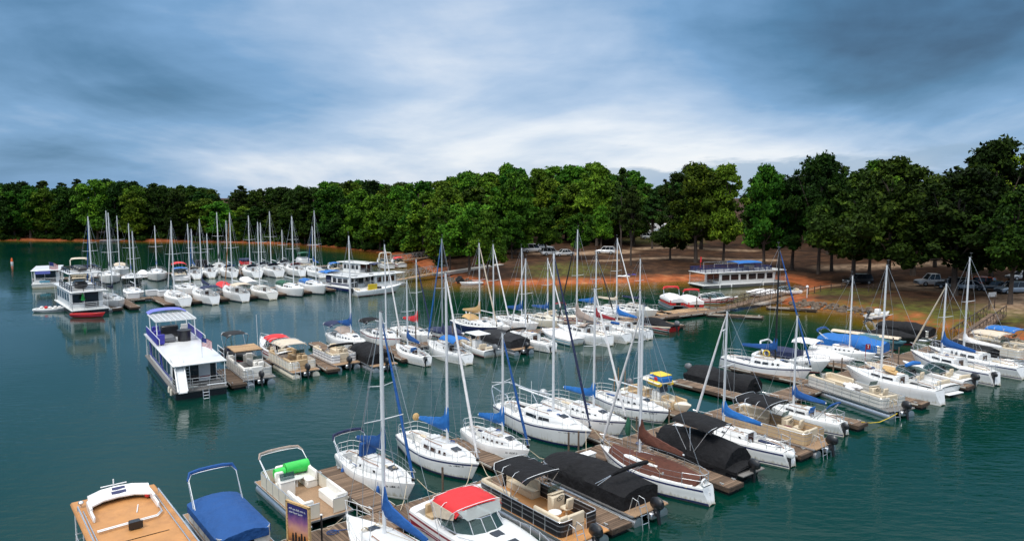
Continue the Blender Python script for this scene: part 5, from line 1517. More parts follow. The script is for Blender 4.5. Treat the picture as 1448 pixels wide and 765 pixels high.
# ------------------------------------------------------------------ vehicles
def car(label, pos, yaw, paint='carwhite', kind='suv', group=None):
    nm = {'suv': 'parked_car', 'sedan': 'parked_car', 'van': 'parked_van', 'pickup': 'pickup_truck', 'camper': 'camper_trailer'}[kind]
    rt = root(nm, pos, yaw, label, {'van': 'van', 'pickup': 'pickup', 'camper': 'caravan'}.get(kind, 'car'), group)
    L, Wd = {'suv': (4.7, 1.86), 'sedan': (4.7, 1.8), 'van': (5.2, 1.98), 'pickup': (5.7, 1.98), 'camper': (7.0, 2.4)}[kind]
    if kind == 'camper':
        m = MB(); secs = []
        for x, lo, hi in ((-3.5, .9, 2.5), (-3.3, .55, 2.9), (2.9, .55, 2.95), (3.4, .9, 2.5)):
            secs.append([(x, -1.2, lo), (x, -1.2, hi - .15), (x, -1.05, hi), (x, 1.05, hi), (x, 1.2, hi - .15), (x, 1.2, lo)])
        m.loft(secs, closed=True); m.build('body', paint, rt)
        for s in (1, -1):
            for x in (-2.2, -.6, 1.4):
                m = MB(); m.box((x, s * 1.205, 1.85), (.9, .03, .6), 0, bev=.01); m.build('window', 'carglass', rt)
            m = MB(); m.box((0, s * 1.21, 1.15), (6.2, .02, .16)); m.build('stripe', 'teal', rt)
            for x in (-.4, .5):
                m = MB(); m.tube((x, s * 1.0, .36), (x, s * 1.2, .36), .36, n=14); m.build('wheel', 'tyre', rt)
        m = MB(); m.tube((3.3, 0, .5), (4.3, 0, .5), .06); m.build('drawbar', 'rust', rt)
        return rt
    hb = {'suv': .98, 'sedan': .90, 'van': 1.08, 'pickup': 1.08}[kind]; hr = {'suv': 1.70, 'sedan': 1.44, 'van': 2.05, 'pickup': 1.88}[kind]
    lo = .32
    m = MB(); secs = []
    prof = [(-.5, lo + .2, hb * .78), (-.485, lo, hb * .96), (-.40, lo, hb), (-.1, lo, hb * .99), (.2, lo, hb * .99), (.36, lo, hb * .92), (.47, lo, hb * .80), (.5, lo + .12, hb * .58)]
    for f, a, z in prof:
        w = Wd / 2 * (1 if abs(f) < .42 else .93 if abs(f) < .49 else .84)
        secs.append([(f * L, -w * .94, a), (f * L, -w, a + .22), (f * L, -w * .97, z - .10), (f * L, -w * .88, z), (f * L, w * .88, z), (f * L, w * .97, z - .10), (f * L, w, a + .22), (f * L, w * .94, a)])
    m.loft(secs, closed=True); m.build('body', paint, rt)
    gh = {'suv': (-.47, -.41, .10, .23), 'sedan': (-.38, -.22, .08, .22), 'van': (-.485, -.46, .22, .36), 'pickup': (-.10, -.07, .14, .25)}[kind]
    if True:
        a, b, c, d = [g * L for g in gh]
        def ring(x, z, w): return [(x, -w, z), (x, w, z)]
        wb, wt = Wd / 2 * .90, Wd / 2 * .74
        base = [(a, hb - .02), (d, hb - .03)]; tp = [(b, hr), (c, hr)]
        vs = [(a, -wb, hb - .02), (a, wb, hb - .02), (d, -wb, hb - .03), (d, wb, hb - .03), (b, -wt, hr), (b, wt, hr), (c, -wt, hr), (c, wt, hr)]
        m = MB(); m.add(vs, [[0, 4, 6, 2], [1, 3, 7, 5], [0, 1, 5, 4], [2, 6, 7, 3]], 0); m.add([(p[0], p[1], p[2] + .004) for p in vs[4:]], [[0, 1, 3, 2]], 0); m.build('glasshouse', 'carglass', rt)
        m = MB(); m.box(((b + c) / 2, 0, hr + .015), (c - b + .10, wt * 2 + .06, .06), 0, bev=.025)
        for s in (1, -1):
            for (p, q) in ((vs[0 if s < 0 else 1], vs[4 if s < 0 else 5]), (vs[2 if s < 0 else 3], vs[6 if s < 0 else 7])): m.tube(p, q, .05, n=5)
            for f in ((.34, .66) if kind != 'pickup' else (.5,)):
                m.tube((lerp(a, d, f), s * wb, hb), (lerp(b, c, f), s * wt, hr), .04, n=5)
        m.build('roof', paint, rt)
    if kind == 'pickup':
        m = MB(); m.box((-.31 * L, 0, hb + .005), (.34 * L, Wd * .74, .03)); m.build('load_bed', 'blackplastic', rt)
    for x in (-.30 * L, .31 * L):
        for s in (1, -1):
            m = MB(); r = .36 if kind in ('suv', 'pickup', 'van') else .32
            m.tube((x, s * (Wd / 2 - .20), r), (x, s * (Wd / 2 + .02), r), r, n=14); e = m.build('wheel', 'tyre', rt)
            m = MB(); m.tube((x, s * (Wd / 2 - .02), r), (x, s * (Wd / 2 + .03), r), r * .6, n=10); m.build('rim', 'carsilver', e)
    for s in (1, -1):
        m = MB(); m.box((.488 * L, s * Wd * .34, hb * .68), (.12, .34, .15), 0, bev=.03); m.build('headlight', 'headlight', rt)
        m = MB(); m.box((-.488 * L, s * Wd * .40, hb * .80), (.10, .18, .22), 0, bev=.03); m.build('tail_light', 'taillight', rt)
        m = MB(); m.box((gh[3] * L - .25, s * (Wd / 2 + .08), hb + .08), (.12, .18, .13), 0, bev=.03); m.build('wing_mirror', paint, rt)
    m = MB(); m.box((.497 * L, 0, hb * .60), (.05, Wd * .5, .16), 0); m.build('grille', 'blackplastic', rt)
    for x in (-.495 * L, .493 * L):
        m = MB(); m.box((x, 0, .42), (.12, Wd * .9, .2), 0, bev=.04); m.build('bumper', 'greyplastic', rt)
    return rt

# ------------------------------------------------------------------ placement of docks
A0, A1 = 29.0, 31.05               # main walkway A, near and far edge
dock('dock_walkway', 'long weathered plank walkway running through the nearest rows of boats', 'dock', M(11.2, (A0 + A1) / 2), math.atan2(UY, UX), 73.3, A1 - A0, edge=(2, 1))
g = 'finger docks off the nearest walkway'
FU = [(16.6, 6.9, 'finger dock between the cream pontoon boat with a green float and the blue-covered sloop'), (24.9, 6.6, 'finger dock between two white sloops with royal blue sail covers'),
      (32.9, 6.8, 'finger dock just beyond the big white sloop with a steel stern arch'), (41.0, 6.8, 'finger dock under the bow of the cream centre-console boat'),
      (48.2, 7.3, 'finger dock beside the black-shrouded boat with a grey outboard'), (56.4, 7.3, 'finger dock alongside the black-masted sloop'),
      (64.4, 6.8, 'finger dock by the boat under a pale canvas shroud'), (72.6, 6.8, 'finger dock beside the bright-blue covered pontoon boat')]
for u, L, lab in FU: dock('finger_dock', lab, 'dock', M(u, A1 + .07), math.atan2(VY, VX), L, 1.25, group=g, edge=(1, 1))
FL = [(13.2, 7.0, 'plank finger dock beside the poster board, under the bow of the cut-off sloop'), (24.5, 6.4, 'finger dock with a pale edge strip between two pontoon boats, one tan, one black-covered'), (32.9, 6.9, 'finger dock between the brown-covered sloop and the black-shrouded bimini boat'), (40.4, 6.7, 'finger dock beside the tan pontoon boat with a black bimini'),
      (48.7, 6.1, 'short finger dock with a yellow rope at its end'), (57.4, 6.6, 'finger dock between the silver pontoon boat and the racing-style white sloop'), (65.6, 6.8, 'finger dock hidden among the white boats near the railed gangway'), (73.8, 6.8, 'finger dock by the beige-topped pontoon boat')]
for u, L, lab in FL: dock('finger_dock', lab, 'dock', M(u, A0 - .07), math.atan2(-VY, -VX), L, 1.25, group=g)
dock('finger_dock', 'plank dock strip between the tan-roofed houseboat and the blue-covered pontoon boat', 'dock', M(7.75, 36.0), math.atan2(-VY, -VX), 12, .95, group=g)
dock('finger_dock', 'small plank landing on the outer side of the tan-roofed houseboat', 'dock', M(2.55, 33.4), math.atan2(-VY, -VX), 9, .95, group=g)
def vB(u): return 66.4 - .13 * (u - 32)
TB = math.atan2(-.13, 1.0)
YB = math.atan2(UY, UX) + TB
pB = M(20.5, vB(20.5) - .9)
dock('dock_walkway', 'plank walkway along the middle rows of moored boats', 'dock', pB, YB, 63.5, 1.7)
gB = 'finger docks off the middle walkway'
for u, s, L, lab in ((19.35, -1, 6.3, 'finger dock between the white houseboat and the pontoon boat with a rolled blue canopy'), (27.6, -1, 5.2, 'finger dock between two pontoon boats, one beige-topped, one with a black folded top'), (34.9, -1, 4.8, 'finger dock between the black-covered red pontoon boat and the little blue-covered sloop'), (42.6, -1, 5.6, 'finger dock between the blue-awning sloop and the white centre-console boat'),
                     (48.9, -1, 5.8, 'finger dock between the black-covered pontoon boat and a white sloop'), (55.6, -1, 5.6, 'finger dock between the pale-covered motorboat and the sloop with a yellow float'), (63.5, -1, 5.6, 'finger dock by the sloop with the red and blue sail cover'), (69.6, -1, 5.2, 'cluttered finger dock beside the black-topped red runabout'),
                     (30.3, 1, 6, 'finger dock under the bow of the navy-bimini sloop'), (37.4, 1, 6, 'finger dock between the maroon-bottomed sloop and the red-boomed sloop'), (44.6, 1, 6, 'finger dock beside the navy-hulled sloop'), (52, 1, 6, 'finger dock between white sloops in the far half of the middle rows'), (60, 1, 6, 'finger dock beyond the red-topped cruiser'), (68, 1, 6.5, 'bare finger dock with pale new boards near the red pontoon boats'), (75, 1, 6.5, 'finger dock carrying the red pontoon boats')):
    dock('finger_dock', lab, 'dock', M(u, vB(u) - .9 + s * .9), (math.atan2(VY, VX) if s > 0 else math.atan2(-VY, -VX)) + TB * .6, L, 1.1, group=gB, plank='plank_new' if 'pale new' in lab else 'plank')
for u, L, lab in ((79.0, 7.0, 'low timber dock arm reaching out below the ramp beside the red boats'), (90.5, 6.5, 'low dock arm below the shore end of the middle ramp')):
    dock('finger_dock', lab, 'dock', M(u, vB(u) - 2.2), math.atan2(-VY, -VX) + R(32), L, 1.0, group=gB)
dock('dock_walkway', 'pale-boarded platform dock in front of the red pontoon boats', 'dock', M(73.5, vB(73.5) + 1.1), YB, 9, 2.2, plank='plank_new')
truss_gangway('long dark railed ramp from the middle docks to the rocky point', M(83.5, vB(83.5) - .6, .5), M(99.6, 59.2, 1.35), 1.5, 1.05, 'rust', 'plank', bays=12)
truss_gangway('dark lattice-railed gangway at the shore end of the nearest walkway', M(84.7, 30.0, .5), M(99.5, 31.2, 1.75), 1.6, 1.15, 'rust', 'plank', bays=11)
YC = math.atan2(UY, UX)
dock('dock_walkway', 'dark timber walkway through the far rows of sailboats', 'dock', M(17.5, 120.3), YC, 47, 1.9)
gC = 'finger docks in the far rows'
for u, L, lab in ((21.1, 7.2, 'empty-sided dark finger dock beside the bow of a white sloop'), (25.6, 7.2, 'bare dark finger dock left of the sloop with a white inflatable on deck'), (29.4, 7, 'finger dock between the inflatable-carrying sloop and the navy-topped sloop'), (33.4, 7, 'finger dock between the navy-topped and the beige-topped sloops'), (37.6, 7, 'finger dock between the beige-topped and the bare grey-decked sloops'), (42.2, 7, 'finger dock beside the green-covered sloop'), (46.4, 7, 'finger dock between the green-covered and the blue-covered sloops'), (50.6, 7, 'finger dock by the blue and white houseboat'), (19.0, 7, 'finger dock under the black and white houseboat\'s side')):
    dock('finger_dock', lab, 'dock', M(u, 119.3), math.atan2(-VY, -VX), L + 1.0, 1.2, group=gC)
dA, dB_ = M(13.5, 159.8), M(80.5, 148.0)
YD = math.atan2(dB_.y - dA.y, dB_.x - dA.x)
dock('dock_walkway', 'farthest plank walkway, behind the back row of sailboats', 'dock', dA, YD, (dB_ - dA).length, 1.9)
DV = Vector((-math.sin(YD), math.cos(YD), 0))
for f, lab in ((.10, 'finger dock beside the flag-draped houseboat in the back row'), (.17, 'finger dock right of the beige flybridge cruiser'), (.245, 'finger dock beside the black-hulled sloop'), (.295, 'finger dock left of the pilothouse sloop in the back row'), (.355, 'finger dock between the pilothouse sloop and the boat with pink canvas'), (.42, 'finger dock beside the black-topped cruiser'), (.52, 'finger dock behind the red-covered runabout'), (.62, 'finger dock behind the green-covered sloop'), (.72, 'finger dock beside the green-topped cruiser'), (.84, 'finger dock by the white cabin houseboat')):
    p = dA.lerp(dB_, f) - DV * 1.0
    dock('finger_dock', lab, 'dock', p, YD - R(90), 8, 1.2, group=gC)
truss_gangway('pale truss gangway with white handrails ending at the clay bank', M(64.5, 115.6, .55), M(74.6, 117.6, 1.1), 1.4, 1.35)
truss_gangway('farther pale truss gangway from the back row towards the wood', M(80.6, 148, .55), M(94.5, 150, 1.1), 1.4, 1.35)
# posts
for px, v, hgt, cap in ((626, 31.2, 1.3, None), (804, 31.2, 1.3, None), (818, 31.2, 1.2, None), (900, 31.2, 1.1, None), (946, 31.2, 1.0, None), (1262, 31.0, 1.9, None), (1270, 29.1, 1.7, None), (1190, 31.1, 1.3, None), (1178, 31.2, 1.2, None)):
    u = slot_u(px, v, .5); post('brown timber mooring post on the nearest walkway', M(u, v), hgt, cap=cap)
u = slot_u(458, 29.4, .5); post('slim black post with a white cap beside the poster board', M(u, 29.6), 1.35, .45, .045, 'blackplastic', 'white', None)
for px, v in ((985, vB(76) + .4), (1004, vB(79) + .5), (562, 66.0), (588, 66.0), (746, 64.5), (640, 65.2)):
    post('timber mooring post on the middle walkway', M(slot_u(px, v, .5), v), 1.6, .45, .08, 'post', None, 'posts on the middle walkway')

# ------------------------------------------------------------------ boats: nearest rows
def AU(px, L, v=32.3, rk=.4): return M(slot_u(px, v), v + rk * L)
def AL(u, L, vs, yo=0.0):
    return M(u, vs + L / 2)
def lines(rt, pts):
    for a, b in pts:
        a = Vector(a); b = Vector(b); mid = a.lerp(b, .5) - Vector((0, 0, .12 * (b - a).length))
        m = MB(); m.path([a, a.lerp(mid, .6), mid, b.lerp(mid, .6), b], .02, 4); m.build('mooring_line', 'rope', rt)
OUT, IN = YAW_OUT, YAW_IN
# upper side: bows towards the walkway
s = sailboat('white sloop with blue sail cover and blue canvas hoop at its stern, beside cream pontoon', AU(571, 7.3), OUT + R(4), 7.3, 443, cover='blue_canvas', genoa='blue_canvas', lod=0, fend=2, clutter='bluefender', stripe='white', bottom='offwhite', peak=1.5)
folded_bimini(s, -2.3, 1.0, 1.0, -3.2, 2.15, 'navy_canvas', .09)
m = MB(); m.loft([[(-1.0, -.55, 1.45), (-1.0, -.5, 2.2), (-1.0, .5, 2.2), (-1.0, .55, 1.45)], [(-.85, -.5, 1.45), (-.86, -.42, 2.1), (-.86, .42, 2.1), (-.85, .5, 1.45)]], closed=True); m.build('hatch_cover', 'blue_canvas', s)
lines(s, [((3.4, .3, 1.2), (4.6, .9, .5)), ((3.4, -.3, 1.2), (4.7, -1.6, .5))])
s = sailboat('white sloop with navy sheer line, brown cabin windows and royal blue sail cover', AU(666, 7.9), OUT, 7.9, 386, cover='bright_blue', genoa='white_canvas', lod=0, sheer=True, stripe='navy', fend=3, wins='brownwindow', peak=1.5, fat=.22)
m = MB(); m.sphere((-3.6, .5, 1.95), .25, 8, 6, sq=(.6, 1, 1)); m.build('life_ring_bag', 'tan_canvas', s)
lines(s, [((3.7, .3, 1.2), (4.9, .2, .5)), ((3.7, -.3, 1.2), (5.0, -1.8, .5))])
s = sailboat('small white sloop with brown windows and bright blue sail cover, between two larger sloops', AU(739, 6.4), OUT, 6.4, 471, cover='bright_blue', genoa='blue_canvas', lod=0, wins='brownwindow', stripe='white', peak=1.2)
lines(s, [((3.0, .2, 1.0), (3.9, .9, .5))])
s = sailboat('largest near white sloop with steel stern arch, double side stripe and dark furled headsail', AU(822, 9.0), OUT, 9.0, 358, cover=None, genoa='navy_canvas', arch=True, lod=0, sheer=True, stripe='navy', bottom='navyhull', fend=2)
lines(s, [((4.3, .3, 1.4), (5.6, .8, .5)), ((4.3, -.3, 1.4), (5.8, -1.7, .5))])
m = MB()
for i in range(2): m.tube((-3.9 + i * 1.3, 1.05, 1.1), (-3.9 + i * 1.3, 1.05, 2.9), .015, n=5)
m.build('whip_antenna', 'white', s)
s = sailboat('white sloop with navy stripe, blue sail cover and stern barbecue, right of the arch-sterned sloop', AU(874, 7.7), OUT, 7.7, 408, cover='bright_blue', genoa='white_canvas', lod=0, sheer=True, stripe='navy', peak=1.0, bottom='offwhite')
m = MB(); m.box((-3.7, -.7, 1.65), (.5, .45, .5), 0, bev=.1); m.build('stern_barbecue', 'galv', s)
lines(s, [((3.6, .2, 1.3), (4.8, .5, .5))])
s = sailboat('white sloop with dark toe line, bare boom and small square windows, beside the centre-console boat', AU(936, 7.4), OUT, 7.4, 411, cover=None, genoa=None, lod=0, sheer=True, stripe='navy', bottom='offwhite')
m = MB()
for x in (-2.6, -2.2, -1.5): m.tube((x, 1.0, 1.0), (x, 1.0, 2.9), .028, n=5)
m.build('fishing_rod', 'woodmast', s)
s = cruiser('cream centre-console boat with white hard top carrying a blue and yellow towable tube', M(42.2, 31.6 + 3.5), OUT - R(11), 7.0, 2.5, hull='cream', sole='cream', seat='tan_vinyl', name='centre_console_boat', ttop='cream', motor='grey', rail=False, hatches=0, sheer=False, sidewin=False, low=True)
TT = Matrix.Rotation(OUT - R(11), 4, 'Z'); tp = M(42.2, 35.1)
t = root('towable_tube', tp + TT @ Vector((.05, 0, 1.73)), OUT - R(11), 'inflatable blue towable tube with yellow trim, strapped on the white hard top', 'inflatable')
m = MB()
for y in (-.55, .55): m.path([(-.75, y, .22), (-.6, y, .22), (.6, y, .22), (.75, y, .22)], [.1, .22, .22, .1], 9)
m.build('yellow_tube', 'yellow', t)
m = MB(); m.box((0, 0, .52), (1.5, 1.2, .55), 0, bev=.14); m.build('tube_body', 'bright_blue', t)
m = MB(); m.box((0, 0, .82), (1.3, 1.1, .08), 0, bev=.03); m.build('seat_pad', 'yellow', t)
m = MB(); m.sphere((.2, -.62, .55), .2, 8, 5, sq=(1, .15, 1)); m.build('red_emblem', 'red', t)
m = MB(); m.box((-.4, -.615, .6), (.7, .02, .12)); m.build('white_lettering_band', 'white', t)
s = cruiser('boat shrouded in a full black cover with a grey outboard, between two finger docks', M(50.9, 32.4 + 3.2), OUT, 6.6, 2.5, cover='black_canvas', motor='grey', low=True, rail=False, hatches=0, sheer=False, hull='blackhull', sidewin=False)
m = MB(); secs = []
for i in range(9):
    u = i / 8; x = lerp(-2.9, 3.0, u); w = 1.28 * (1 - .75 * max(0, u - .6) ** 1.5)
    secs.append([(x, w, .15), (x, w, .75), (x, w * .5, 1.25 + .12 * math.sin(u * 9)), (x, 0, 1.35), (x, -w * .5, 1.25), (x, -w, .75), (x, -w, .15)])
m.loft(secs); m.build('skirted_cover', 'black_canvas', s, 50)
s = sailboat('white sloop with black mast, royal blue boom cover and blue furled headsail', AU(1132, 8.3), OUT + R(4), 8.3, 350, cover='blue_canvas', genoa='blue_canvas', mast='blackmast', lod=0, sheer=True, stripe='navy', bottom='offwhite', peak=1.1, fat=.2)
m = MB(); m.path([(-.5 + .3 * math.cos(a), .9, 1.75 + .3 * math.sin(a)) for a in [i * math.pi / 5 for i in range(10)]], .07, 6, closed=True); m.build('life_ring', 'yellow', s)
m = MB(); m.tube((-3.8, -.9, 1.0), (-3.8, -.9, 3.6), .03, n=6); m.tube((-3.8, -1.15, 3.6), (-3.8, -.65, 3.7), .05, n=5); m.build('wind_generator_pole', 'white', s)
s = cruiser('white cabin cruiser with navy cockpit canvas and white radar arch behind the black-masted sloop', M(61.3, 32.3 + 3.2), OUT + R(4), 7.0, arch='white', motor='outdrive', sheer=False, screen=False, hatches=1)
m = MB(); secs = []
for i in range(7):
    u = i / 6; x = lerp(-2.6, .6, u); secs.append([(x, 1.0, 1.15), (x, .95, 1.55 + .15 * u), (x, 0, 1.75 + .2 * math.sin(u * 2.5)), (x, -.95, 1.55 + .15 * u), (x, -1.0, 1.15)])
m.loft(secs); m.build('cockpit_cover', 'navy_canvas', s, 60)
s = cruiser('motorboat under a pale canvas shroud with a white bimini top raised over its stern', M(65.3, 31.9 + 3.2), OUT + R(5), 6.6, cover='white_canvas', bimini='white_canvas', motor='outdrive', sheer=False, rail=False, hatches=0, low=True)
s = sailboat('small white sloop with bare mast between the pale-shrouded boat and the blue-covered pontoon boat', M(69.3, 32.0 + 2.8), OUT + R(6), 6.2, 390, cover=None, genoa=None, lod=1, boom=False, rail=False, stripe='white')
s = pontoon('pontoon boat under a bright blue cover with folded blue bimini', M(72.2, 31.9 + 3.6), OUT + R(6), 7.2, cover='bright_blue', top='stern', topc='blue_canvas', fence='offwhite', motor=False)
s = cruiser('long boat wrapped in a grey-teal cover with a pale top edge', M(76.4, 32.0 + 3.8), OUT + R(6), 7.6, cover='tealhull', motor=None, sheer=False, rail=False, hatches=0, hull='tealhull', low=True)
m = MB(); secs = []
for i in range(9):
    u = i / 8; x = lerp(-3.6, 3.2, u); secs.append([(x, .55, 1.3), (x, .3, 1.45), (x, -.3, 1.45), (x, -.55, 1.3)])
m.loft(secs); m.build('pale_cover_strip', 'beige_canvas', s)
s = cruiser('black-shrouded boat with a grey top panel, nearest to the clay shore behind the walkway', M(80.6, 32.2 + 3.6), OUT + R(6), 7.2, cover='black_canvas', motor=None, sheer=False, rail=False, hatches=0, hull='blackhull', low=True, bimini='grey_canvas')
s = pontoon('black-covered pontoon boat beside the dark railed gangway', M(84.4, 32.4 + 3.2), OUT + R(6), 6.4, cover='black_canvas', fence='offwhite', motor=False)
# bottom edge
s = pontoon('cream pontoon boat with white benches, brown carpet and a bright green float tube', M(13.95, 31.75 + 3.3), OUT, 6.7, 2.6, fence='cream', stripe='cream', seat='white_vinyl', floor='carpet', top=None, motor=False, slide_green=True, rail='alu')
folded_bimini(s, -1.5, 1.2, 1.25, -3.0, 2.1, 'taupe_canvas', .07)
s = pontoon('small pontoon boat under a royal blue cover with a blue folded bimini hoop', M(9.75, 30.7 + 2.9), OUT, 5.8, 2.45, cover='blue_canvas', top=None, fence='offwhite', stripe='offwhite', motor=False, cover_ridge=.42)
folded_bimini(s, -1.2, 1.12, 1.2, -2.2, 2.75, 'blue_canvas', .09)
s = sailboat('white sloop cut off by the bottom edge, its bow rail above the planks', M(14.35, 30.1 - 4.1), IN + R(3), 8.4, 441, cover='blue_canvas', genoa=None, lod=0, bottom='maroon', peak=1.3)
lines(s, [((3.8, -.4, 1.3), (4.3, -1.6, .5)), ((3.8, .4, 1.3), (5.0, 1.0, .5))])
# tan-roofed houseboat
s, zr, w = houseboat('houseboat with a tan painted roof, white helm panel and steel roof rails', M(5.35, 29.2), IN, 11.0, 3.25, 2.2, 1.3, 'white', 'white', 'tanroof', 4, hh=2.2, band='navy', roof_over=.05)
m = MB(); pts = [(4.35, -1.15), (4.75, -.6), (4.85, 0), (4.75, .6), (4.35, 1.15)]
secs = [[(x, y, zr - .02), (x - .02, y, zr + .52), (x - .14, y, zr + .55), (x - .62, y * .98, zr + .26), (x - .62, y * .98, zr + .20), (x - .2, y * .98, zr - .02)] for x, y in pts]
m.loft(secs, closed=True, sm=False)
for s_ in (1, -1): m.box((3.35, s_ * 1.17, zr + .12), (1.5, .09, .26), 0, bev=.03); m.box((3.75, s_ * 1.16, zr + .22), (.9, .11, .30), 0, bev=.03)
m.build('helm_panel', 'white', s)
m = MB()
for x_, y_, w_, d_ in ((4.58, -.05, .50, .13), (4.40, -.08, .66, .15), (4.38, .66, .24, .11), (4.42, -.80, .14, .10)): m.box((x_, y_, zr + .26 + (x_ - 4.23) * .60 + .015), (d_, w_, .03), 0, ry=-.53)
m.sphere((4.22, .98, zr + .38), .06, 8, 4, sq=(1, 1, .5)); m.build('instrument', 'navy', s)
m = MB(); m.tube((5.05, .05, zr), (5.05, .05, zr + .75), .03, n=6); m.tube((5.05, -.45, zr + .50), (5.05, .55, zr + .50), .03, n=6); m.build('cross_antenna', 'white', s)
for y in (-1.1, 1.35):
    m = MB(); m.tube((5.0 if y < 0 else 4.6, y, zr), (5.0 if y < 0 else 4.6, y, zr + .12), .04); m.sphere((5.0 if y < 0 else 4.6, y, zr + .2), .11, 8, 6, sq=(1.2, 1, .8)); m.build('roof_lamp', 'steel', s)
for s_ in (1, -1):
    m = MB(); m.path([(4.2, s_ * 1.52, zr), (4.2, s_ * 1.52, zr + .22), (-4.6, s_ * 1.52, zr + .22), (-4.6, s_ * 1.52, zr)], .028, 5)
    m.path([(4.0, s_ * 1.36, zr + .04), (-4.6, s_ * 1.36, zr + .04)], .022, 5); m.build('roof_rail', 'steel', s)
for dx_ in (0, .12):
    m = MB(); m.path([(2.6 + dx_, -1.2, zr + .06), (1.9 + dx_, -1.15, zr + .10), (1.55 + dx_, -.9, zr + .10), (1.4 + dx_, 1.25, zr + .10)], .028, 5); m.build('folded_canopy_tube', 'steel', s)
m = MB(); m.box((1.15, 0, zr + .16), (.34, .42, .30), 0, bev=.04); m.box((.98, 0, zr + .18), (.05, .50, .28), 0); m.build('roof_heater_box', 'blackplastic', s)
m = MB(); m.tube((3.4, -.55, zr + .02), (2.6, -.35, zr + .02), .025, n=5); m.build('boat_hook', 'white', s)
for y0 in (-.55, -.25):
    m = MB(); m.box((.15, y0 + .2, zr + .012), (.03, 1.3, .02)); m.build('roof_seam', 'beam', s)
m = MB(); m.sphere((3.9, -1.02, zr + .14), .11, 8, 6); m.build('red_lamp', 'red', s)
m = MB(); m.path([(1.6, 1.7, .8), (1.6, 2.1, .9), (1.6, 2.3, 1.5), (.4, 2.3, 1.6), (.4, 2.2, .8)], .03, 5); m.path([(1.2, 1.7, .75), (1.2, 2.3, 1.1), (-2.5, 2.3, 1.1)], .025, 5); m.build('side_boarding_rail', 'steel', s)
# poster board
t = root('poster_board', M(11.75, 30.0, .45), math.atan2(-VY, -VX) + R(18), 'framed sunset poster with two lines of white lettering on a yellow timber board', 'sign')
m = MB()
for y in (-.72, .72): m.box((y, 0, 1.0), (.10, .10, 2.0))
m.box((0, 0, 1.97), (1.54, .10, .09)); m.box((0, 0, .12), (1.54, .10, .09)); m.build('frame', 'tan_canvas', t)
def sunset_mat():
    mm_ = new_mat('sunset_print'); t_ = mm_.node_tree; o_ = t_.nodes.new('ShaderNodeOutputMaterial'); b_ = t_.nodes.new('ShaderNodeBsdfPrincipled'); t_.links.new(b_.outputs[0], o_.inputs[0])
    c_ = t_.nodes.new('ShaderNodeTexCoord'); s_ = t_.nodes.new('ShaderNodeSeparateXYZ'); t_.links.new(c_.outputs['Object'], s_.inputs[0])
    n_ = t_.nodes.new('ShaderNodeTexNoise'); n_.inputs['Scale'].default_value = 3; t_.links.new(c_.outputs['Object'], n_.inputs[0])
    a_ = t_.nodes.new('ShaderNodeMath'); a_.operation = 'MULTIPLY_ADD'; a_.inputs[1].default_value = .5; t_.links.new(n_.outputs['Fac'], a_.inputs[0]); t_.links.new(s_.outputs[2], a_.inputs[2])
    d_ = t_.nodes.new('ShaderNodeMath'); d_.operation = 'DIVIDE'; d_.inputs[1].default_value = 2.4; t_.links.new(a_.outputs[0], d_.inputs[0])
    t_.links.new(ramp(d_.outputs[0], [(.12, (.02, .012, .03)), (.30, (.50, .20, .06)), (.45, (.55, .27, .20)), (.60, (.25, .10, .22)), (.74, (.03, .025, .14)), (1, (.015, .015, .10))], t_), b_.inputs['Base Color'])
    return mm_
X['sunset'] = sunset_mat()
m = MB(); m.box((0, 0, 1.04), (1.34, .04, 1.76)); m.build('poster', 'sunset', t)
def scribble_line(parent, z, x0, x1, hgt, y):
    """blurred word shapes: upright strokes and bowls in the rhythm of a printed line"""
    m = MB(); x = x0; r_ = random.Random(int(z * 100))
    while x < x1:
        n = r_.randint(3, 6)
        for _ in range(n):
            if x > x1: break
            hh_ = hgt * r_.choice((.62, .62, 1.0, .62)); m.box((x, y, z + hh_ / 2), (.016, .006, hh_)); m.box((x + .018, y, z + hgt * r_.choice((.08, .55))), (.034, .006, .016)); x += .05
        x += .045
    return m
for s_ in (1, -1):
    y = s_ * .026
    m = scribble_line(None, 1.66, -.56, .50, .095, y); m2 = scribble_line(None, 1.50, -.56, .36, .095, y)
    m.v, base = m.v, len(m.v); m.f += [[i + base for i in f] for f in m2.f]; m.v += m2.v; m.m += m2.m; m.sm += m2.sm
    m.build('lettering', 'white', t)
    m = MB()
    for x, hh_ in ((-.35, .42), (-.16, .50), (.06, .34), (.22, .55), (.42, .46)):
        m.box((x, y, .20 + hh_ * .35), (.13, .006, hh_ * .7)); m.tube((x, y - .004, .20 + hh_ * .8), (x, y + .004, .20 + hh_ * .8), .055, n=10)
    m.build('silhouette', 'blackstripe', t)
# lower side: sterns out
s = cruiser('white express cruiser with red canvas top, maroon side stripes and clear windscreen', M(18.15, 29.0 - 4.7), OUT, 9.4, 3.05, top='red_canvas', clear=True, stripe='maroon', seat='tan_vinyl', sole='maroon_vinyl', dash='beige_vinyl', hatches=2, c1f=-.09)
for s_ in (1, -1):
    m = MB(); m.loft([[(x, s_ * 1.528, .66), (x, s_ * 1.53, .80)] for x in (-4.55, -2, 0)], cap=False); m.build('lower_stripe', 'maroon', s)
s = pontoon('tan and black pontoon boat with black bimini raised and grey swim deck', M(22.35, 22.4 + 3.65), IN, 7.3, 2.5, fence='blackstripe', stripe='greyplastic', seat='beige_vinyl', floor='tanroof', top='up', topc='black_canvas', open_top_x=.9, ladder=True)
s = pontoon('black-covered pontoon boat with folded black bimini and boarding ladder', M(26.75, 22.6 + 3.6), IN, 7.2, 2.6, cover='black_canvas', top='folded', topc='black_canvas', fence='blackstripe', stripe='blackstripe', ladder=True)
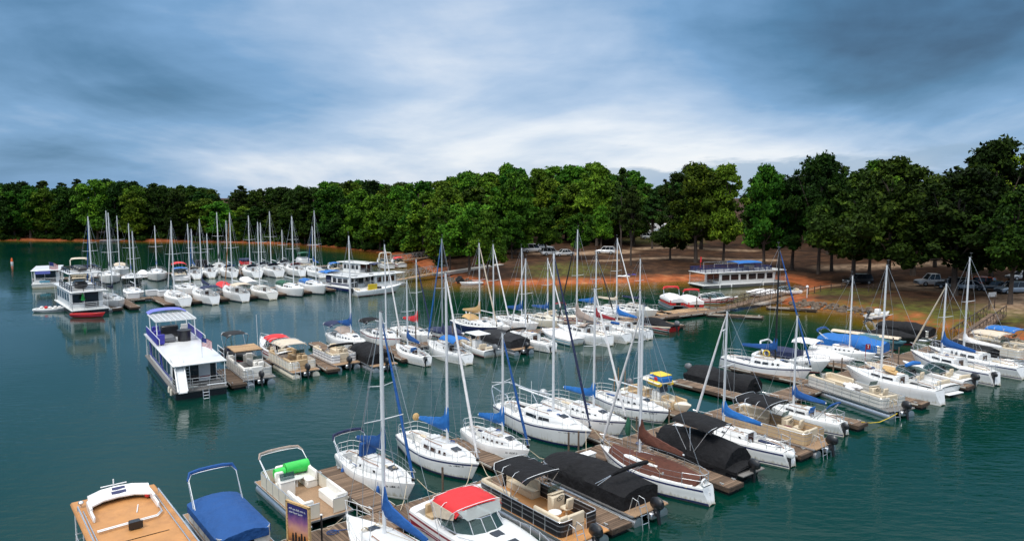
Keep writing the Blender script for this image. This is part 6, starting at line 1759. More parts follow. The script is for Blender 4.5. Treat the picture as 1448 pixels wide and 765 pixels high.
s = sailboat('white sloop with its deck under a brown cover and brown sail cover', M(30.45, 22.2 + 3.7), IN + R(2), 7.5, 431, tr=.36, cover='brown_canvas', genoa='white_canvas', tarp='brown_canvas', lod=0, sheer=True, stripe='navy', bottom='bottom', wins=None, hatch=False, peak=1.3, fat=.22)
m = MB(); m.path([(-3.95, .62 + .2 * math.cos(a), 1.35 + .2 * math.sin(a)) for a in [i * math.pi / 5 for i in range(10)]], .05, 6, closed=True); m.build('life_ring', 'white', s)
lines(s, [((3.5, -.3, 1.2), (4.2, -1.2, .5))])
s = cruiser('dark boat shrouded in black canvas with a black bimini and black outboard', M(35.0, 22.9 + 3.1), IN, 6.8, 2.5, cover='black_canvas', hull='blackhull', low=True, motor='black', rail=False, hatches=0, sheer=False, sidewin=False)
canvas_top(s, -1.6, 1.3, 1.12, 2.62, 'black_canvas', .16, zf=2.75)
m = MB()
for a, b in ((-.3, -1.5), (-.2, -.1), (0, 1.2)): hoop(m, a, b, 1.12, .9, 2.62, .022)
m.build('bimini_frame', 'steel', s)
m = MB(); secs = []
for i in range(8):
    u = i / 7; x = lerp(-2.7, 2.6, u); w = 1.22 * (1 - .6 * max(0, u - .55) ** 1.4); secs.append([(x, w, .25), (x, w, .95), (x, w * .55, 1.55 + .25 * math.sin(u * 3)), (x, 0, 1.72 + .25 * math.sin(u * 3)), (x, -w * .55, 1.55 + .25 * math.sin(u * 3)), (x, -w, .95), (x, -w, .25)])
m.loft(secs); m.build('skirted_cover', 'black_canvas', s, 50)
m = MB(); m.box((-3.3, 0, .55), (.9, 2.1, .08), 0, bev=.02); m.build('swim_deck', 'greycarpet', s)
s = sailboat('white sloop with blue sail cover, between the black-shrouded boat and the tan pontoon boat', M(38.7, 22.4 + 3.45), IN, 6.9, 440, cover='bright_blue', genoa='white_canvas', lod=0, sheer=True, stripe='navy', bottom='offwhite', motor='white', peak=.9, xm=.16)
lines(s, [((3.2, -.2, 1.1), (3.9, -1.0, .5))])
s = pontoon('tan pontoon boat with black bimini, red cool box and black outboard', M(42.35, 22.0 + 3.55), IN, 7.1, 2.55, fence='tan_vinyl', stripe='taupe_canvas', seat='beige_vinyl', floor='carpet', top='up', topc='black_canvas', open_top_x=1.0, ladder=True, tanks=[(.55, -1.2)])
s = sailboat('small white sloop with blue hatch cloth and blue folded bimini, beside the yellow-roped finger dock', M(46.7, 23.2 + 3.0), IN, 6.0, 446, cover='blue_canvas', genoa=None, lod=0, stripe='navy', bottom='offwhite', motor='black', peak=.8)
folded_bimini(s, -1.6, .8, .9, -2.4, 1.95, 'blue_canvas', .07)
m = MB(); m.box((-.82, .1, 1.15), (.06, .62, .62), 0, ry=-.3); m.build('hatch_cloth', 'bright_blue', s)
s = pontoon('long silver-sided pontoon boat with tan benches and a raised black outboard', M(55.0, 26.4), IN - R(17), 8.3, 2.6, fence='offwhite', stripe='alu', seat='beige_vinyl', floor='greycarpet', ladder=True)
m = MB()
for i in range(9): m.sphere((.4 + rng.uniform(-.6, .6), .2 + rng.uniform(-.45, .45), 1.15 + rng.uniform(-.1, .12)), rng.uniform(.22, .36), 7, 5, sq=(1.3, 1, .55))
m.v = [(a + rng.uniform(-.05, .05), b + rng.uniform(-.05, .05), c + rng.uniform(-.05, .05)) for a, b, c in m.v]; m.build('folded_white_cloth', 'white_canvas', s)
s = sailboat('racing-style white sloop with a tan cushion on deck and bare pale mast', M(60.2, 26.2), IN - R(11), 8.2, 375, tr=.40, cover=None, genoa=None, lod=0, stripe='white', bottom='offwhite', cushion='tan_canvas', boom=False, rail=True)
s = cruiser('white motorboat with light blue side stripe, beige bow cover and blue bimini folded', M(63.5, 26.4), IN - R(11), 7.8, hull='white', stripe='teal', motor='outdrive', sheer=True, low=True, hatches=0)
m = MB(); secs = []
for i in range(8):
    u = i / 7; x = lerp(.6, 3.6, u); w = 1.2 * (1 - .85 * u ** 1.8); secs.append([(x, w, .9), (x, w * .6, 1.25), (x, 0, 1.35 - .1 * u), (x, -w * .6, 1.25), (x, -w, .9)])
m.loft(secs); m.build('bow_cover', 'beige_canvas', s, 60)
m = MB(); m.path([(-.6, -.9, 1.9), (-.6, 0, 2.0), (-.6, .9, 1.9)], [.14, .2, .14], 8); m.build('rolled_bimini', 'bright_blue', s)
s = cruiser('low white runabout squeezed beside the white sloop with royal blue boom cover', M(67.5, 25.6), IN - R(15), 6.4, 2.2, sheer=False, low=True, hatches=0, rail=False, motor='black')
s = sailboat('white sloop with navy sheer stripe, royal blue boom cover and black outboard', M(70.5, 25.6), IN - R(18), 8.2, 401, cover='blue_canvas', genoa='beige_canvas', lod=0, sheer=True, stripe='navy', motor='black', bottom='offwhite', peak=1.3)
s = sailboat('white sloop with tall grey mast and folded white sail, nearest the beige-topped pontoon boat', M(74.6, 25.2), IN - R(13), 8.6, 364, cover='white_canvas', genoa=None, lod=0, sheer=True, stripe='navy', bottom='offwhite', peak=.7, fat=.2)
s = pontoon('black-covered pontoon boat tucked behind the grey-masted sloop', M(77.6, 26.8), IN - R(10), 6.2, cover='black_canvas', fence='offwhite', motor=False)
s = pontoon('pontoon boat with a wide beige bimini near the gangway', M(81.0, 25.4), IN - R(10), 7.0, fence='offwhite', stripe='beige_vinyl', seat='beige_vinyl', top='up', topc='beige_canvas', open_top_x=.4)
s = pontoon('pontoon boat with a bright royal blue bimini next to the lattice gangway', M(84.8, 25.4), IN - R(10), 6.6, fence='cream', stripe='blackstripe', seat='beige_vinyl', top='up', topc='bright_blue', open_top_x=.4)
s = cruiser('dark-hulled runabout with a flag at its stern, cut off at the picture edge', M(79.4, 17.6), IN - R(12), 6.0, hull='blackhull', sheer=False, rail=False, hatches=0, low=True, motor='black')
us_flag(s, -2.9, .6, .9, 1.0, .6, 2.2, 1.2)
t = root('rope', M(48.9, 23.0, .5), 0, 'yellow rope running from the short finger dock to the silver pontoon boat', 'rope')
a = Vector((0, 0, .02)); b = M(52.9, 22.4, .5) - M(48.9, 23.0, .5)
m = MB(); m.path([a, a.lerp(b, .25) - Vector((0, 0, .22)), a.lerp(b, .5) - Vector((0, 0, .32)), a.lerp(b, .75) - Vector((0, 0, .2)), b], .025, 5); m.build('line', 'yellow', t)
t = root('pennant_pole', M(66.4, 31.2, .45), 0, 'small maroon pennant with a white mark on a thin maroon pole on the walkway', 'flag')
m = MB(); m.tube((0, 0, 0), (0, 0, 1.9), .03, n=5); m.build('pole', 'maroon', t)
m = MB(); m.box((.22, 0, 1.65), (.42, .02, .5)); e = m.build('pennant', 'maroon_canvas', t)
m = MB(); m.box((.22, 0, 1.66), (.06, .03, .28)); m.box((.22, 0, 1.80), (.18, .03, .05)); m.build('white_mark', 'white', e)
t = root('folded_parasol', M(slot_u(888, 30.6, .5), 30.6, .45), 0, 'dark green folded parasol standing on the walkway by the bow of the brown-covered sloop', 'parasol')
m = MB(); m.tube((0, 0, 0), (0, 0, 1.5), .03, n=5); m.build('pole', 'galv', t)
m = MB(); m.path([(0, 0, .3), (0, 0, .6), (0, 0, 1.2), (0, 0, 1.5)], [.12, .2, .15, .04], 8); m.build('canopy', 'green_canvas', t)
for px, v, lab in ((905, 29.6, 'blue water hose lying coiled on the planks by the brown-covered sloop'), (470, 30.3, 'blue hose coiled near the black post with a white cap'), (1165, 29.7, 'blue hose coiled on the planks by the long silver-sided pontoon boat')):
    t = root('water_hose', M(slot_u(px, v, .5), v, .47), 0, lab, 'hose')
    m = MB(); m.path([((.3 - .008 * i) * math.cos(i * .6), (.3 - .008 * i) * math.sin(i * .6), .01 + .004 * i) for i in range(30)] + [(.5, .3, .02), (1.2, .5, .02), (1.9, .2, .02)], .02, 5); m.build('hose', 'blue_canvas', t)
for u, v, lab in ((20.9, 29.35, 'white dock box behind the red-topped cruiser'), (28.9, 29.35, 'white dock box beside the black-covered pontoon boat with a folded bimini'), (37.0, 29.4, 'white dock box between the black-shrouded boat and the blue-covered sloop'), (44.8, 29.4, 'white dock box on the walkway just beyond the tan pontoon boat')):
    t = root('dock_box', M(u, v, .45), YAW_IN, lab, 'storage box')
    m = MB(); m.box((0, 0, .27), (.5, 1.0, .52), 0, bev=.04); m.build('box', 'offwhite', t); m = MB(); m.box((0, 0, .56), (.56, 1.06, .08), 0, bev=.03); m.build('lid', 'white', t)

# ------------------------------------------------------------------ boats: middle rows
TBO = TB * .5
def BU(px, L, yo=0.0):
    v = 66.6
    for _ in range(4):
        u = slot_u(px, v); v = vB(u) + .3
    return M(u, v + .4 * L), OUT + TBO + R(yo)
def BL(px, L, yo=0.0):
    v = 57.0
    for _ in range(4):
        u = slot_u(px, v); v = vB(u) - 2.1 - L
    return M(u, v + L / 2), IN + TBO + R(yo)
p, y = BU(385, 6.6); 
s, zr, w = houseboat('white two-storey houseboat with violet side panels, roof slide and white lattice canopy', M(16.4, 67.6), IN - R(4.5), 16.2, 3.9, 2.6, 1.2, 'white', 'blackhull', 'white', 6, hh=2.0, zdeck=.62, band='purple', winh=.62, winw=.92, railm='galv', deckm='greycarpet')  # black hull colour stands in for the shadow of the open underside
m = MB(); x0, x1, yy = 2.4, 7.2, 1.7; zc = zr + 1.9
for i in range(9): m.box((lerp(x0, x1, i / 8), 0, zc), (.09, 2 * yy, .09))
for i in range(9): m.box(((x0 + x1) / 2, lerp(-yy, yy, i / 8), zc + .01), (x1 - x0, .09, .10))
for sx in (x0 + .3, x1 - .3):
    for sy in (-1, 1): m.tube((sx - .4, sy * (yy - .1), zr), (sx, sy * (yy - .1), zc), .05, n=6)
m.build('lattice_canopy', 'white', s)
canvas_top(s, 7.0, 8.6, 1.7, zc + .25, 'lavender', .2, 'lavender_canopy')
for s_ in (1, -1):
    m = MB(); m.box((4.0, s_ * 1.85, zr + .42), (6.6, .06, .62), 0); m.build('roof_side_panel', 'purple', s)
    m = MB(); m.path([(7.3, s_ * 1.85, zr + .80), (-.6, s_ * 1.85, zr + .80), (-.6, s_ * 1.85, zr)], .03, 5); m.build('roof_rail', 'white', s)
    m = MB()
    for k in range(2):
        xx = 4.6 - k * 6.2; m.add([(xx, s_ * 1.768, 1.0), (xx + .9, s_ * 1.768, 1.0), (xx + 2.0, s_ * 1.768, 2.2), (xx + 1.3, s_ * 1.768, 2.2)], [[0, 1, 2, 3]])
    m.build('side_graphic', ['purple', 'teal'][s_ < 0], s)
m = MB(); m.box((4.9, .2, zr + .55), (.6, 1.5, 1.1), 0, bev=.1); m.build('roof_console', 'blackplastic', s)
m = MB(); m.tube((2.2, -.6, zr), (2.2, -.6, zr + .95), .55, n=12); m.tube((2.2, -.6, zr + .95), (2.2, -.6, zr + 1.0), .62, n=12); m.build('roof_barbecue', 'blackplastic', s)
m = MB(); m.box((2.6, .75, zr + .3), (1.5, 1.2, .5), 0, bev=.12); m.build('hot_tub', 'greyplastic', s)
for x_, y_ in ((5.9, -1.2), (5.9, 1.3), (3.4, 1.5), (1.2, 1.5)):
    m = MB(); m.box((x_, y_, zr + .35), (.7, .6, .6), 0, bev=.1); m.box((x_ - .3, y_, zr + .75), (.15, .6, .5), 0, bev=.05); m.build('roof_chair', 'purple' if y_ > 0 else 'white_vinyl', s)
m = MB(); g_ = [[(x, 1.5 + dy_, z) for dy_ in (-.33, .33)] for x, z in ((-5.8, zr + .1), (-7.2, zr + .05), (-8.0, zr - .6), (-8.7, zr - 1.7), (-8.95, zr - 2.0))]
m.sheet(g_, .06)
for s_ in (-.34, .34): m.path([(x, 1.5 + s_, z + .08) for x, z in ((-5.8, zr + .1), (-7.2, zr + .05), (-8.0, zr - .6), (-8.7, zr - 1.7), (-8.95, zr - 2.0))], .06, 6)
m.build('water_slide', 'white', s)
m = MB()
for y_ in (.75, 1.05): m.tube((-7.9, y_, .8), (-7.6, y_, zr), .03, n=5)
for k in range(8): m.tube((lerp(-7.9, -7.6, k / 8), .75, lerp(.9, zr, k / 8)), (lerp(-7.9, -7.6, k / 8), 1.05, lerp(.9, zr, k / 8)), .022, n=4)
m.build('roof_ladder', 'alu', s)
rail_rect(s, -7.8, -5.6, 1.85, zr, .8, 'white', 2, 'roof_corner_rail', (0, 0, 1, 0))
us_flag(s, -6.2, -.5, zr, 1.1, .7, 1.7, -1.9)
m = MB()
for y_ in (-.45, .0): m.tube((-8.6, y_, .75), (-8.75, y_, -.3), .03, n=5)
for z_ in (.5, .25, 0): m.tube((-8.65, -.45, z_), (-8.65, 0, z_), .03, n=5)
m.build('swim_ladder', 'alu', s)
m = MB()
for s_ in (-1, 1): m.path([(-8.35, s_ * 1.85, .95), (-8.4, s_ * 1.0, 1.0), (-8.4, s_ * .35, 1.0)], .05, 5)
m.build('stern_guard', 'steel', s)
m = MB(); m.box((-5.53, -.75, 1.6), (.05, .9, 1.8)); m.box((-5.57, -.75, 1.05), (.02, .8, .12), 1); m.build('door_panel', ['white_canvas', 'maroon'], s)
m = MB(); m.box((-5.515, .0, 1.6), (.03, 3.3, 1.85)); m.build('porch_shade_panel', 'window', s)  # dark panel added over the aft wall, painting the porch's shaded interior
for x_ in (-7.0, -6.0): fender(s, x_, 2.05, .45, 'cream')
s = cruiser('dark runabout with a charcoal bimini, moored behind the white houseboat', M(22.6, 71.4), OUT, 6.2, hull='blackhull', sheer=False, rail=False, hatches=0, low=True, cover='grey_canvas', motor=None)
canvas_top(s, -2.4, -.2, 1.05, 2.35, 'grey_canvas', .2); m = MB()
for a, b in ((-1.4, -2.3), (-1.3, -.3)): hoop(m, a, b, 1.05, .8, 2.35, .03)
m.build('bimini_frame', 'steel', s)
s = pontoon('pontoon boat with a rolled blue canopy roof over a wooden upper deck frame', M(20.95, 60.6 + 3.2), IN - R(4), 7.2, fence='offwhite', stripe='alu', seat='white_vinyl', floor='greycarpet', rolled='navy_canvas', ladder=True)
m = MB(); m.box((1.2, 0, 2.35), (3.0, 2.4, .08)); m.build('upper_deck', 'plank_new', s)
m = MB()
for a in (-.2, 2.6):
    for b in (-1.15, 1.15): m.tube((a, b, .6), (a, b, 2.35), .04, n=5)
m.build('upper_deck_post', 'alu', s)
s = cruiser('white flybridge-style cruiser with a small red bimini, between the houseboat and the navy-bimini sloop', M(25.6, 70.2), IN, 7.4, top='red_canvas', sheer=True, stripe='maroon', motor='outdrive', hatches=1)
m = MB(); m.tube((1.2, 1.2, 1.0), (1.2, 1.25, 4.2), .025, n=5); m.build('whip_antenna', 'white', s)
s = pontoon('cream pontoon boat with a beige bimini and yellowish tube ends', M(24.9, 60.4 + 3.4), IN - R(2), 7.0, fence='cream', stripe='white', seat='tan_vinyl', top='up', topc='beige_canvas', tube='cream', open_top_x=.6, ladder=True)
s = pontoon('small white pontoon boat with black stripes and a black folded bimini', M(29.0, 60.6 + 3.0), IN - R(2), 6.0, fence='white', stripe='navy', seat='beige_vinyl', top='folded', topc='black_canvas')
p, y = BU(512, 8.1, 4); s = sailboat('white cruising sloop with navy bimini, grey awning and blue boom cover', p, y, 8.1, 334, cover='blue_canvas', genoa=None, bimini='navy_canvas', dodger='taupe_canvas', lod=1, stripe='white', bottom='offwhite', peak=1.5)
p, y = BU(562, 7.9, 4); s = sailboat('white sloop with maroon bottom band and black bimini', p, y, 7.9, 346, cover=None, genoa='white_canvas', bimini='black_canvas', lod=1, stripe='maroon', bottom='redbottom', sheer=True)
p, y = BU(606, 7.7, 4); s = sailboat('white sloop with a bright red sail cover', p, y, 7.7, 367, cover='red_canvas', genoa='navy_canvas', lod=1, stripe='white', peak=1.3)
p, y = BU(652, 6.4, 4); s = cruiser('small motorboat under a navy cover beside the navy-hulled sloop', p, y, 6.4, cover='navy_canvas', low=True, rail=False, hatches=0, sheer=False, motor=None)
p, y = BU(697, 8.5, 4); s = sailboat('navy-hulled sloop with tan sail cover and tan stern awning', p, y, 8.5, 344, cover='tan_canvas', genoa='beige_canvas', hull='navyhull', lod=1, stripe='white', dodger='tan_canvas', bottom='navyhull', peak=1.5)
p, y = BU(716, 8.1, 4); s = sailboat('white sloop with a white ring buoy on its stern rail, next to the navy-hulled sloop', p, y, 8.1, 346, cover=None, genoa='white_canvas', lod=1)
m = MB(); m.path([(-3.9, -.3 + .3 * math.cos(a), 1.9 + .3 * math.sin(a)) for a in [i * math.pi / 5 for i in range(10)]], .08, 6, closed=True); m.build('ring_buoy', 'white', s)
p, y = BU(756, 7.9, 3); s = sailboat('white sloop with a blue boom cover angled up, beyond the black-covered pontoon boat', p, y, 7.9, 351, cover='blue_canvas', genoa=None, lod=1, peak=1.3)
p, y = BU(792, 7.5, 3); s = sailboat('cream-decked sloop with a small blue sail cover, beside the red-topped cruiser', p, y, 7.5, 365, cover='blue_canvas', genoa='white_canvas', lod=1, hull='cream', peak=.9)
p, y = BU(826, 7.0, 3); s = cruiser('cream cruiser with a dark red bimini and red hull band', p, y, 7.2, hull='cream', stripe='maroon', bimini='maroon_canvas', hatches=1)
p, y = BU(862, 8.1, 3); s = sailboat('white sloop with a tall bright blue sail cover, at the centre of the middle rows', p, y, 8.1, 356, cover='bright_blue', genoa='blackmast', lod=1, peak=1.4)
p, y = BU(893, 8.7, 3); s = sailboat('long white sloop with a pale bundled mainsail and a slanted white headsail', p, y, 8.7, 337, cover='beige_canvas', genoa='white_canvas', lod=1, peak=.6)
p, y = BU(924, 7.9, 3); s = sailboat('pale grey sloop with a navy boom cover, last of its row before the platform dock', p, y, 7.9, 366, cover='navy_canvas', genoa=None, hull='offwhite', lod=1, peak=.5)
# lower side of the middle walkway
p, y = BL(548, 6.4); s = pontoon('red-sided pontoon boat under a black cover', p, y, 6.4, cover='black_canvas', fence='maroon', stripe='white', motor=True, cover_ridge=.7)
p, y = BL(606, 6.5); s = sailboat('little white sloop with royal blue boom cover and a blue hatch cloth', p, y, 6.5, 396, cover='blue_canvas', genoa=None, lod=1, motor='black', stripe='white', peak=1.0)
m = MB(); m.box((-.86, .15, 1.1), (.06, .6, .6), 0, ry=-.3); m.build('hatch_cloth', 'bright_blue', s)
p, y = BL(664, 7.9); s = sailboat('white sloop with a pale blue awning over its cockpit and a blue furled headsail', p, y, 7.9, 338, cover='navy_canvas', genoa='bright_blue', lod=1, mast='alu', bottom='offwhite', stripe='white')
canvas_top(s, -3.0, -.2, 1.0, 2.15, 'bright_blue', .25, 'cockpit_awning')
p, y = BL(700, 6.4); s = cruiser('white centre-console boat with a white hard top and grey outboard, stern out', p, y, 6.4, 2.4, name='centre_console_boat', ttop='white', motor='grey', low=True, rail=False, hatches=0, sheer=False, sidewin=False)
p, y = BL(744, 7.0); s = pontoon('white pontoon boat under a dark charcoal cover with black folded bimini', p, y, 7.0, cover='grey_canvas', top='folded', topc='black_canvas', fence='white', stripe='blackstripe')
p, y = BL(782, 7.5); s = sailboat('white sloop with dark cabin windows and a white headsail slanting to the left', p, y, 7.5, 366, cover=None, genoa='white_canvas', lod=1, stripe='white', motor='white', boom=False)
p, y = BL(818, 6.2); s = cruiser('low motorboat under a white cover with a light blue edge', p, y, 6.2, cover='white_canvas', stripe='teal', sheer=True, low=True, motor=None, rail=False, hatches=0)
p, y = BL(860, 8.1, 4); s = sailboat('white sloop with a taupe awning and a yellow float on its side', p, y, 8.1, 325, cover='taupe_canvas', genoa='blackmast', lod=1, stripe='white', dodger='taupe_canvas', peak=1.9, fat=.25, bottom='offwhite')
m = MB(); m.sphere((-2.6, -1.12, .62), .28, 9, 6); m.build('yellow_float', 'yellow', s)
p, y = BL(886, 7.9, 4); s = sailboat('white sloop with a sail cover half red, half blue', p, y, 7.9, 365, cover='maroon_canvas', genoa=None, lod=1, stripe='white', bottom='offwhite', peak=1.0)
m = MB(); m.box((-2.2, 0, 1.95), (1.3, .3, .3), 0, bev=.1); m.build('sail_cover_end', 'blue_canvas', s)
p, y = BL(916, 7.7, 4); s = sailboat('white sloop with bright blue cover and white mast, beside the black-topped red runabout', p, y, 7.7, 431, cover='bright_blue', genoa='white_canvas', lod=1, stripe='white', peak=1.1)
p, y = BL(955, 5.8, 2); s = cruiser('red runabout with a black cover and outboard at the end of the middle rows', p, y, 5.8, hull='red', cover='black_canvas', stripe='white', sheer=True, low=True, motor='grey', rail=False, hatches=0)
t = root('loose_spar', M(slot_u(905, 56.5), 56.4, .55), OUT + R(40), 'long pale spar laid out from the end of the middle finger docks', 'spar')
m = MB(); m.tube((-3.6, 0, .25), (3.4, 0, .05), .09, .08, 8); m.build('pole', 'beige_canvas', t)
# red boats by the platform dock
for px, lab, bm_ in ((972, 'first red and white pontoon boat by the platform dock, with a raised coral bimini', 'red_canvas'), (992, 'red and white pontoon boat with a bright red folded bimini, beside its coral-topped twin', 'red_canvas')):
    yw = OUT - R(32); q = G(960 if px < 980 else 986, 438 if px < 980 else 441); s = pontoon(lab, q - Vector((math.cos(yw), math.sin(yw), 0)) * 2.9, yw, 5.8, 2.4, cover='white_canvas', fence='red', stripe='red', motor=False, cover_ridge=.6)
    folded_bimini(s, -.2, 1.15, 1.2, -.7 if px < 980 else .5, 2.7, bm_, .15)
for px, lab in ((1020, 'red and white runabout with red seats behind the dark railed ramp'), (1031, 'low white runabout with red trim, moored nearest the ramp')):
    v = 63.5; u = slot_u(px, v); s = cruiser(lab, M(u, v + 2), OUT + R(38), 5.8, hull='red' if px < 1025 else 'white', stripe='white' if px < 1025 else 'red', seat='maroon_vinyl', low=True, rail=False, hatches=0, motor='outdrive')
for px, py_, lab in ((1078, 419, 'white covered motorboat moored beyond the dark ramp'), (1108, 416, 'white runabout with a dark windscreen at the rocky point')):
    p = G(px, py_); s = cruiser(lab, p, math.atan2(-.1, 1) + R(195), 5.6, low=True, rail=False, hatches=0, sheer=False, cover='white_canvas' if px < 1090 else None, motor=None)
# houseboat in the bay
pm_ = (G(985, 406) + G(1098, 399)) / 2
s, zr, w = houseboat('long white houseboat with navy roof rails and a blue awning, moored along the bay shore', pm_ + Vector((-.4, -1.2, 0)), math.atan2(-7.0, -18.0), 17.6, 4.6, 2.4, 3.4, 'white', 'greyplastic', 'white', 6, hh=2.0, winh=.46, winw=.86, zdeck=.6)
rail_rect(s, -5.5, 8.5, 2.2, zr, .75, 'navy', 5, 'roof_railing', (1, 1, 1, 1), r=.05)
canvas_top(s, -4.0, 1.3, 1.6, zr + 1.5, 'bright_blue', .12, 'roof_awning')
m = MB()
for x_ in (-3.9, 1.1, 6.2):
    for y_ in (-1.5, 1.5): m.tube((x_, y_, zr), (x_, y_, zr + 1.5), .04, n=5)
for y_ in (-1.5, 1.5): m.tube((1.1, y_, zr + 1.45), (6.2, y_, zr + 1.45), .04, n=5)
m.build('awning_frame', 'steel', s)
m = MB(); m.box((-2.4, 0, zr + .5), (1.4, 1.6, .9), 0, bev=.2); m.build('roof_seating', 'beige_vinyl', s)
m = MB(); m.tube((8.0, 0, zr), (8.0, 0, zr + 2.6), .03, n=5); m.box((7.9, 0, zr + 2.1), (.30, .04, .9)); m.build('flag', 'red_canvas', s)
for x_ in (3.2, 5.6, -3.6): fender(s, x_, 2.45, .35)
jet_ski('white and black jet ski pulled up on the clay shore', G(881, 396), OUT + R(55), 'blackhull', 'white', .05)
jet_ski('violet and white jet ski beside the black one on the clay shore', G(893, 394.5), OUT + R(60), 'white', 'purple', .05)
p = G(666, 402.5); small_boat('small white dinghy at the clay bank below the bright green tree', p, R(200), 4.2, 1.8, z=.02)
p = G(650, 399); s = cruiser('dark little motorboat at the foot of the clay bank', p, R(100), 4.2, hull='blackhull', low=True, cover='black_canvas', motor='black', rail=False, hatches=0, sheer=False)
p = G(1243, 449); s = small_boat('white skiff with an outboard aground on the beach below the lawn', p, R(35), 5.0, 1.9, hull='white', inner='beige_vinyl', z=.08, cat='skiff', name='skiff'); outboard(s, -2.6, .45, 0, .6, 'blackplastic', 1.0)
m = MB(); m.box((-.4, 0, .75), (.6, .7, .75), 0, bev=.1); m.build('console', 'white', s)
p = G(553, 356.5); small_boat('flat brown jon boat on the far mid-bay shore', p, R(170), 5.5, 1.9, hull='beam', inner='beam', z=.02, cat='skiff', name='skiff')
p = G(600, 363); s = cruiser('low white and violet runabout by the farther truss gangway', p, R(15), 6.5, low=True, stripe='purple', rail=False, hatches=0)
t = root('channel_buoy', G(17, 373), 0, 'orange and white channel buoy alone on the open water', 'buoy')
m = MB(); m.tube((0, 0, -.3), (0, 0, .5), .28, .26, 10); m.build('base', 'white', t)
m = MB(); m.tube((0, 0, .5), (0, 0, 1.15), .25, .17, 10); m.sphere((0, 0, 1.18), .17, 8, 5); m.build('top', 'orange', t)
p = G(156, 342.5); s = small_boat('low grey jon boat alone at the far wooded shore', p, R(10), 6.5, 1.9, hull='greyplastic', inner='greyplastic', z=.02, cat='skiff', name='skiff')
# ------------------------------------------------------------------ boats: far rows
def CL(px, py_, L, yo=0.0, bow_in=True): 
    p = G(px, py_); d = Vector((VX, VY, 0))
    return p + d * (L / 2 if bow_in else .40 * L), (IN if bow_in else OUT) + R(yo)
p, y = CL(124, 448, 12.5, 0); s, zr, w = houseboat('black and white two-deck houseboat at the outer end of the far rows', M(15.4, 117.2), IN + R(2), 13.5, 4.4, 2.4, 1.2, 'white', 'blackhull', 'white', 5, hh=2.3, winm='window')
rail_rect(s, -6.4, 2.5, 2.05, zr, .8, 'blackhull', 3, 'roof_railing', (1, 1, 1, 1), r=.05)
m = MB(); m.box((-1.8, 0, zr + 2.25), (6.0, 4.2, .14), 0, bev=.05)
for x_ in (-4.6, 1.0):
    for y_ in (-1.9, 1.9): m.tube((x_, y_, zr), (x_, y_, zr + 2.2), .06, n=5)
m.build('upper_canopy', 'white', s)
m = MB(); m.box((-2.0, .3, zr + .5), (2.2, 1.6, 1.0), 0, bev=.3); m.build('roof_seating', 'blackplastic', s)
rail_rect(s, -4.6, .9, 1.9, zr + 2.3, .5, 'blackhull', 2, 'upper_rail', (1, 1, 1, 1), r=.05)
m = MB()
for x_ in (-3.6, -2.0, -.4): m.box((x_, .2, zr + 2.75), (1.0, 1.2, .6), 0, bev=.2)
m.build('upper_seating', 'blackplastic', s)
t = root('sun_umbrella', M(15.0, 112.0, .95), 0, 'green and yellow sun umbrella folded at the stern of the black and white houseboat', 'umbrella')
m = MB(); m.tube((0, 0, 0), (0, 0, 2.0), .03, n=5); m.build('pole', 'alu', t)
m = MB(); m.tube((0, 0, .9), (0, 0, 1.9), .28, .04, 8); m.build('canopy', 'green_plastic', t)
p = G(125, 448.5); t = small_boat('red kayak lying across the stern of the black and white houseboat', p, YC - R(36), 4.4, .85, hull='red', inner='red', seats=False, cat='kayak', name='kayak', z=.1)
p = G(73, 440); small_boat('white dinghy piled with cushions, floating beside the black and white houseboat', p, R(10), 4.2, 1.9, hull='white', inner='beige_vinyl', cargo=True)
p = G(157, 440); small_boat('little upturned white tender between the houseboat and the first far sloop', p, R(20), 2.6, 1.3, seats=False)
FAR = [  # near-end px, py, length, mast top py, label, options
 (141, 431, 7.4, 306, 'far sloop with a blue furled sail beside the black and white houseboat', dict(genoa='blue_canvas', cover='blue_canvas', dodger='beige_canvas')),
 (166, 438, 7.6, 301, 'far white sloop moored bow-on with a black mast cover, outermost along its dock', dict(cover='navy_canvas', genoa=None, bow=1)),
 (262, 434, 7.6, 312, 'far sloop carrying a white inflatable tender on its deck', dict(cover=None, genoa='white_canvas')),
 (303, 431, 7.6, 310, 'far sloop with a dark navy bimini and a broad white stern', dict(bimini='navy_canvas', cover='navy_canvas', genoa=None)),
 (347, 427, 7.8, 301, 'far sloop with a beige bimini and a broad white stern', dict(bimini='beige_canvas', cover=None, genoa='woodmast')),
 (386, 424, 7.4, 314, 'far sloop with a bare cluttered grey deck', dict(cover=None, genoa=None, hull='offwhite')),
 (426, 420, 7.8, 306, 'far white sloop with a dark green canvas box over its stern', dict(cover=None, genoa=None, bow=1, box='green_canvas')),
 (458, 416.5, 7.6, 298, 'far white sloop with a bright blue awning, bow towards open water', dict(cover=None, genoa=None, bow=1, box='bright_blue')),
 (197, 424, 6.4, 327, 'far dark-bottomed sloop moored on the landward side of the dark walkway', dict(cover=None, genoa=None, bow=1, hull='white', sheer=1, stripe='navy', bottom='navyhull')),
 (276, 420, 6.8, 317, 'far white sloop behind the inflatable-carrying sloop, with a slim leaning mast', dict(cover='white_canvas', genoa=None, bow=1)),
]
FG = 'sailboats of the far rows'
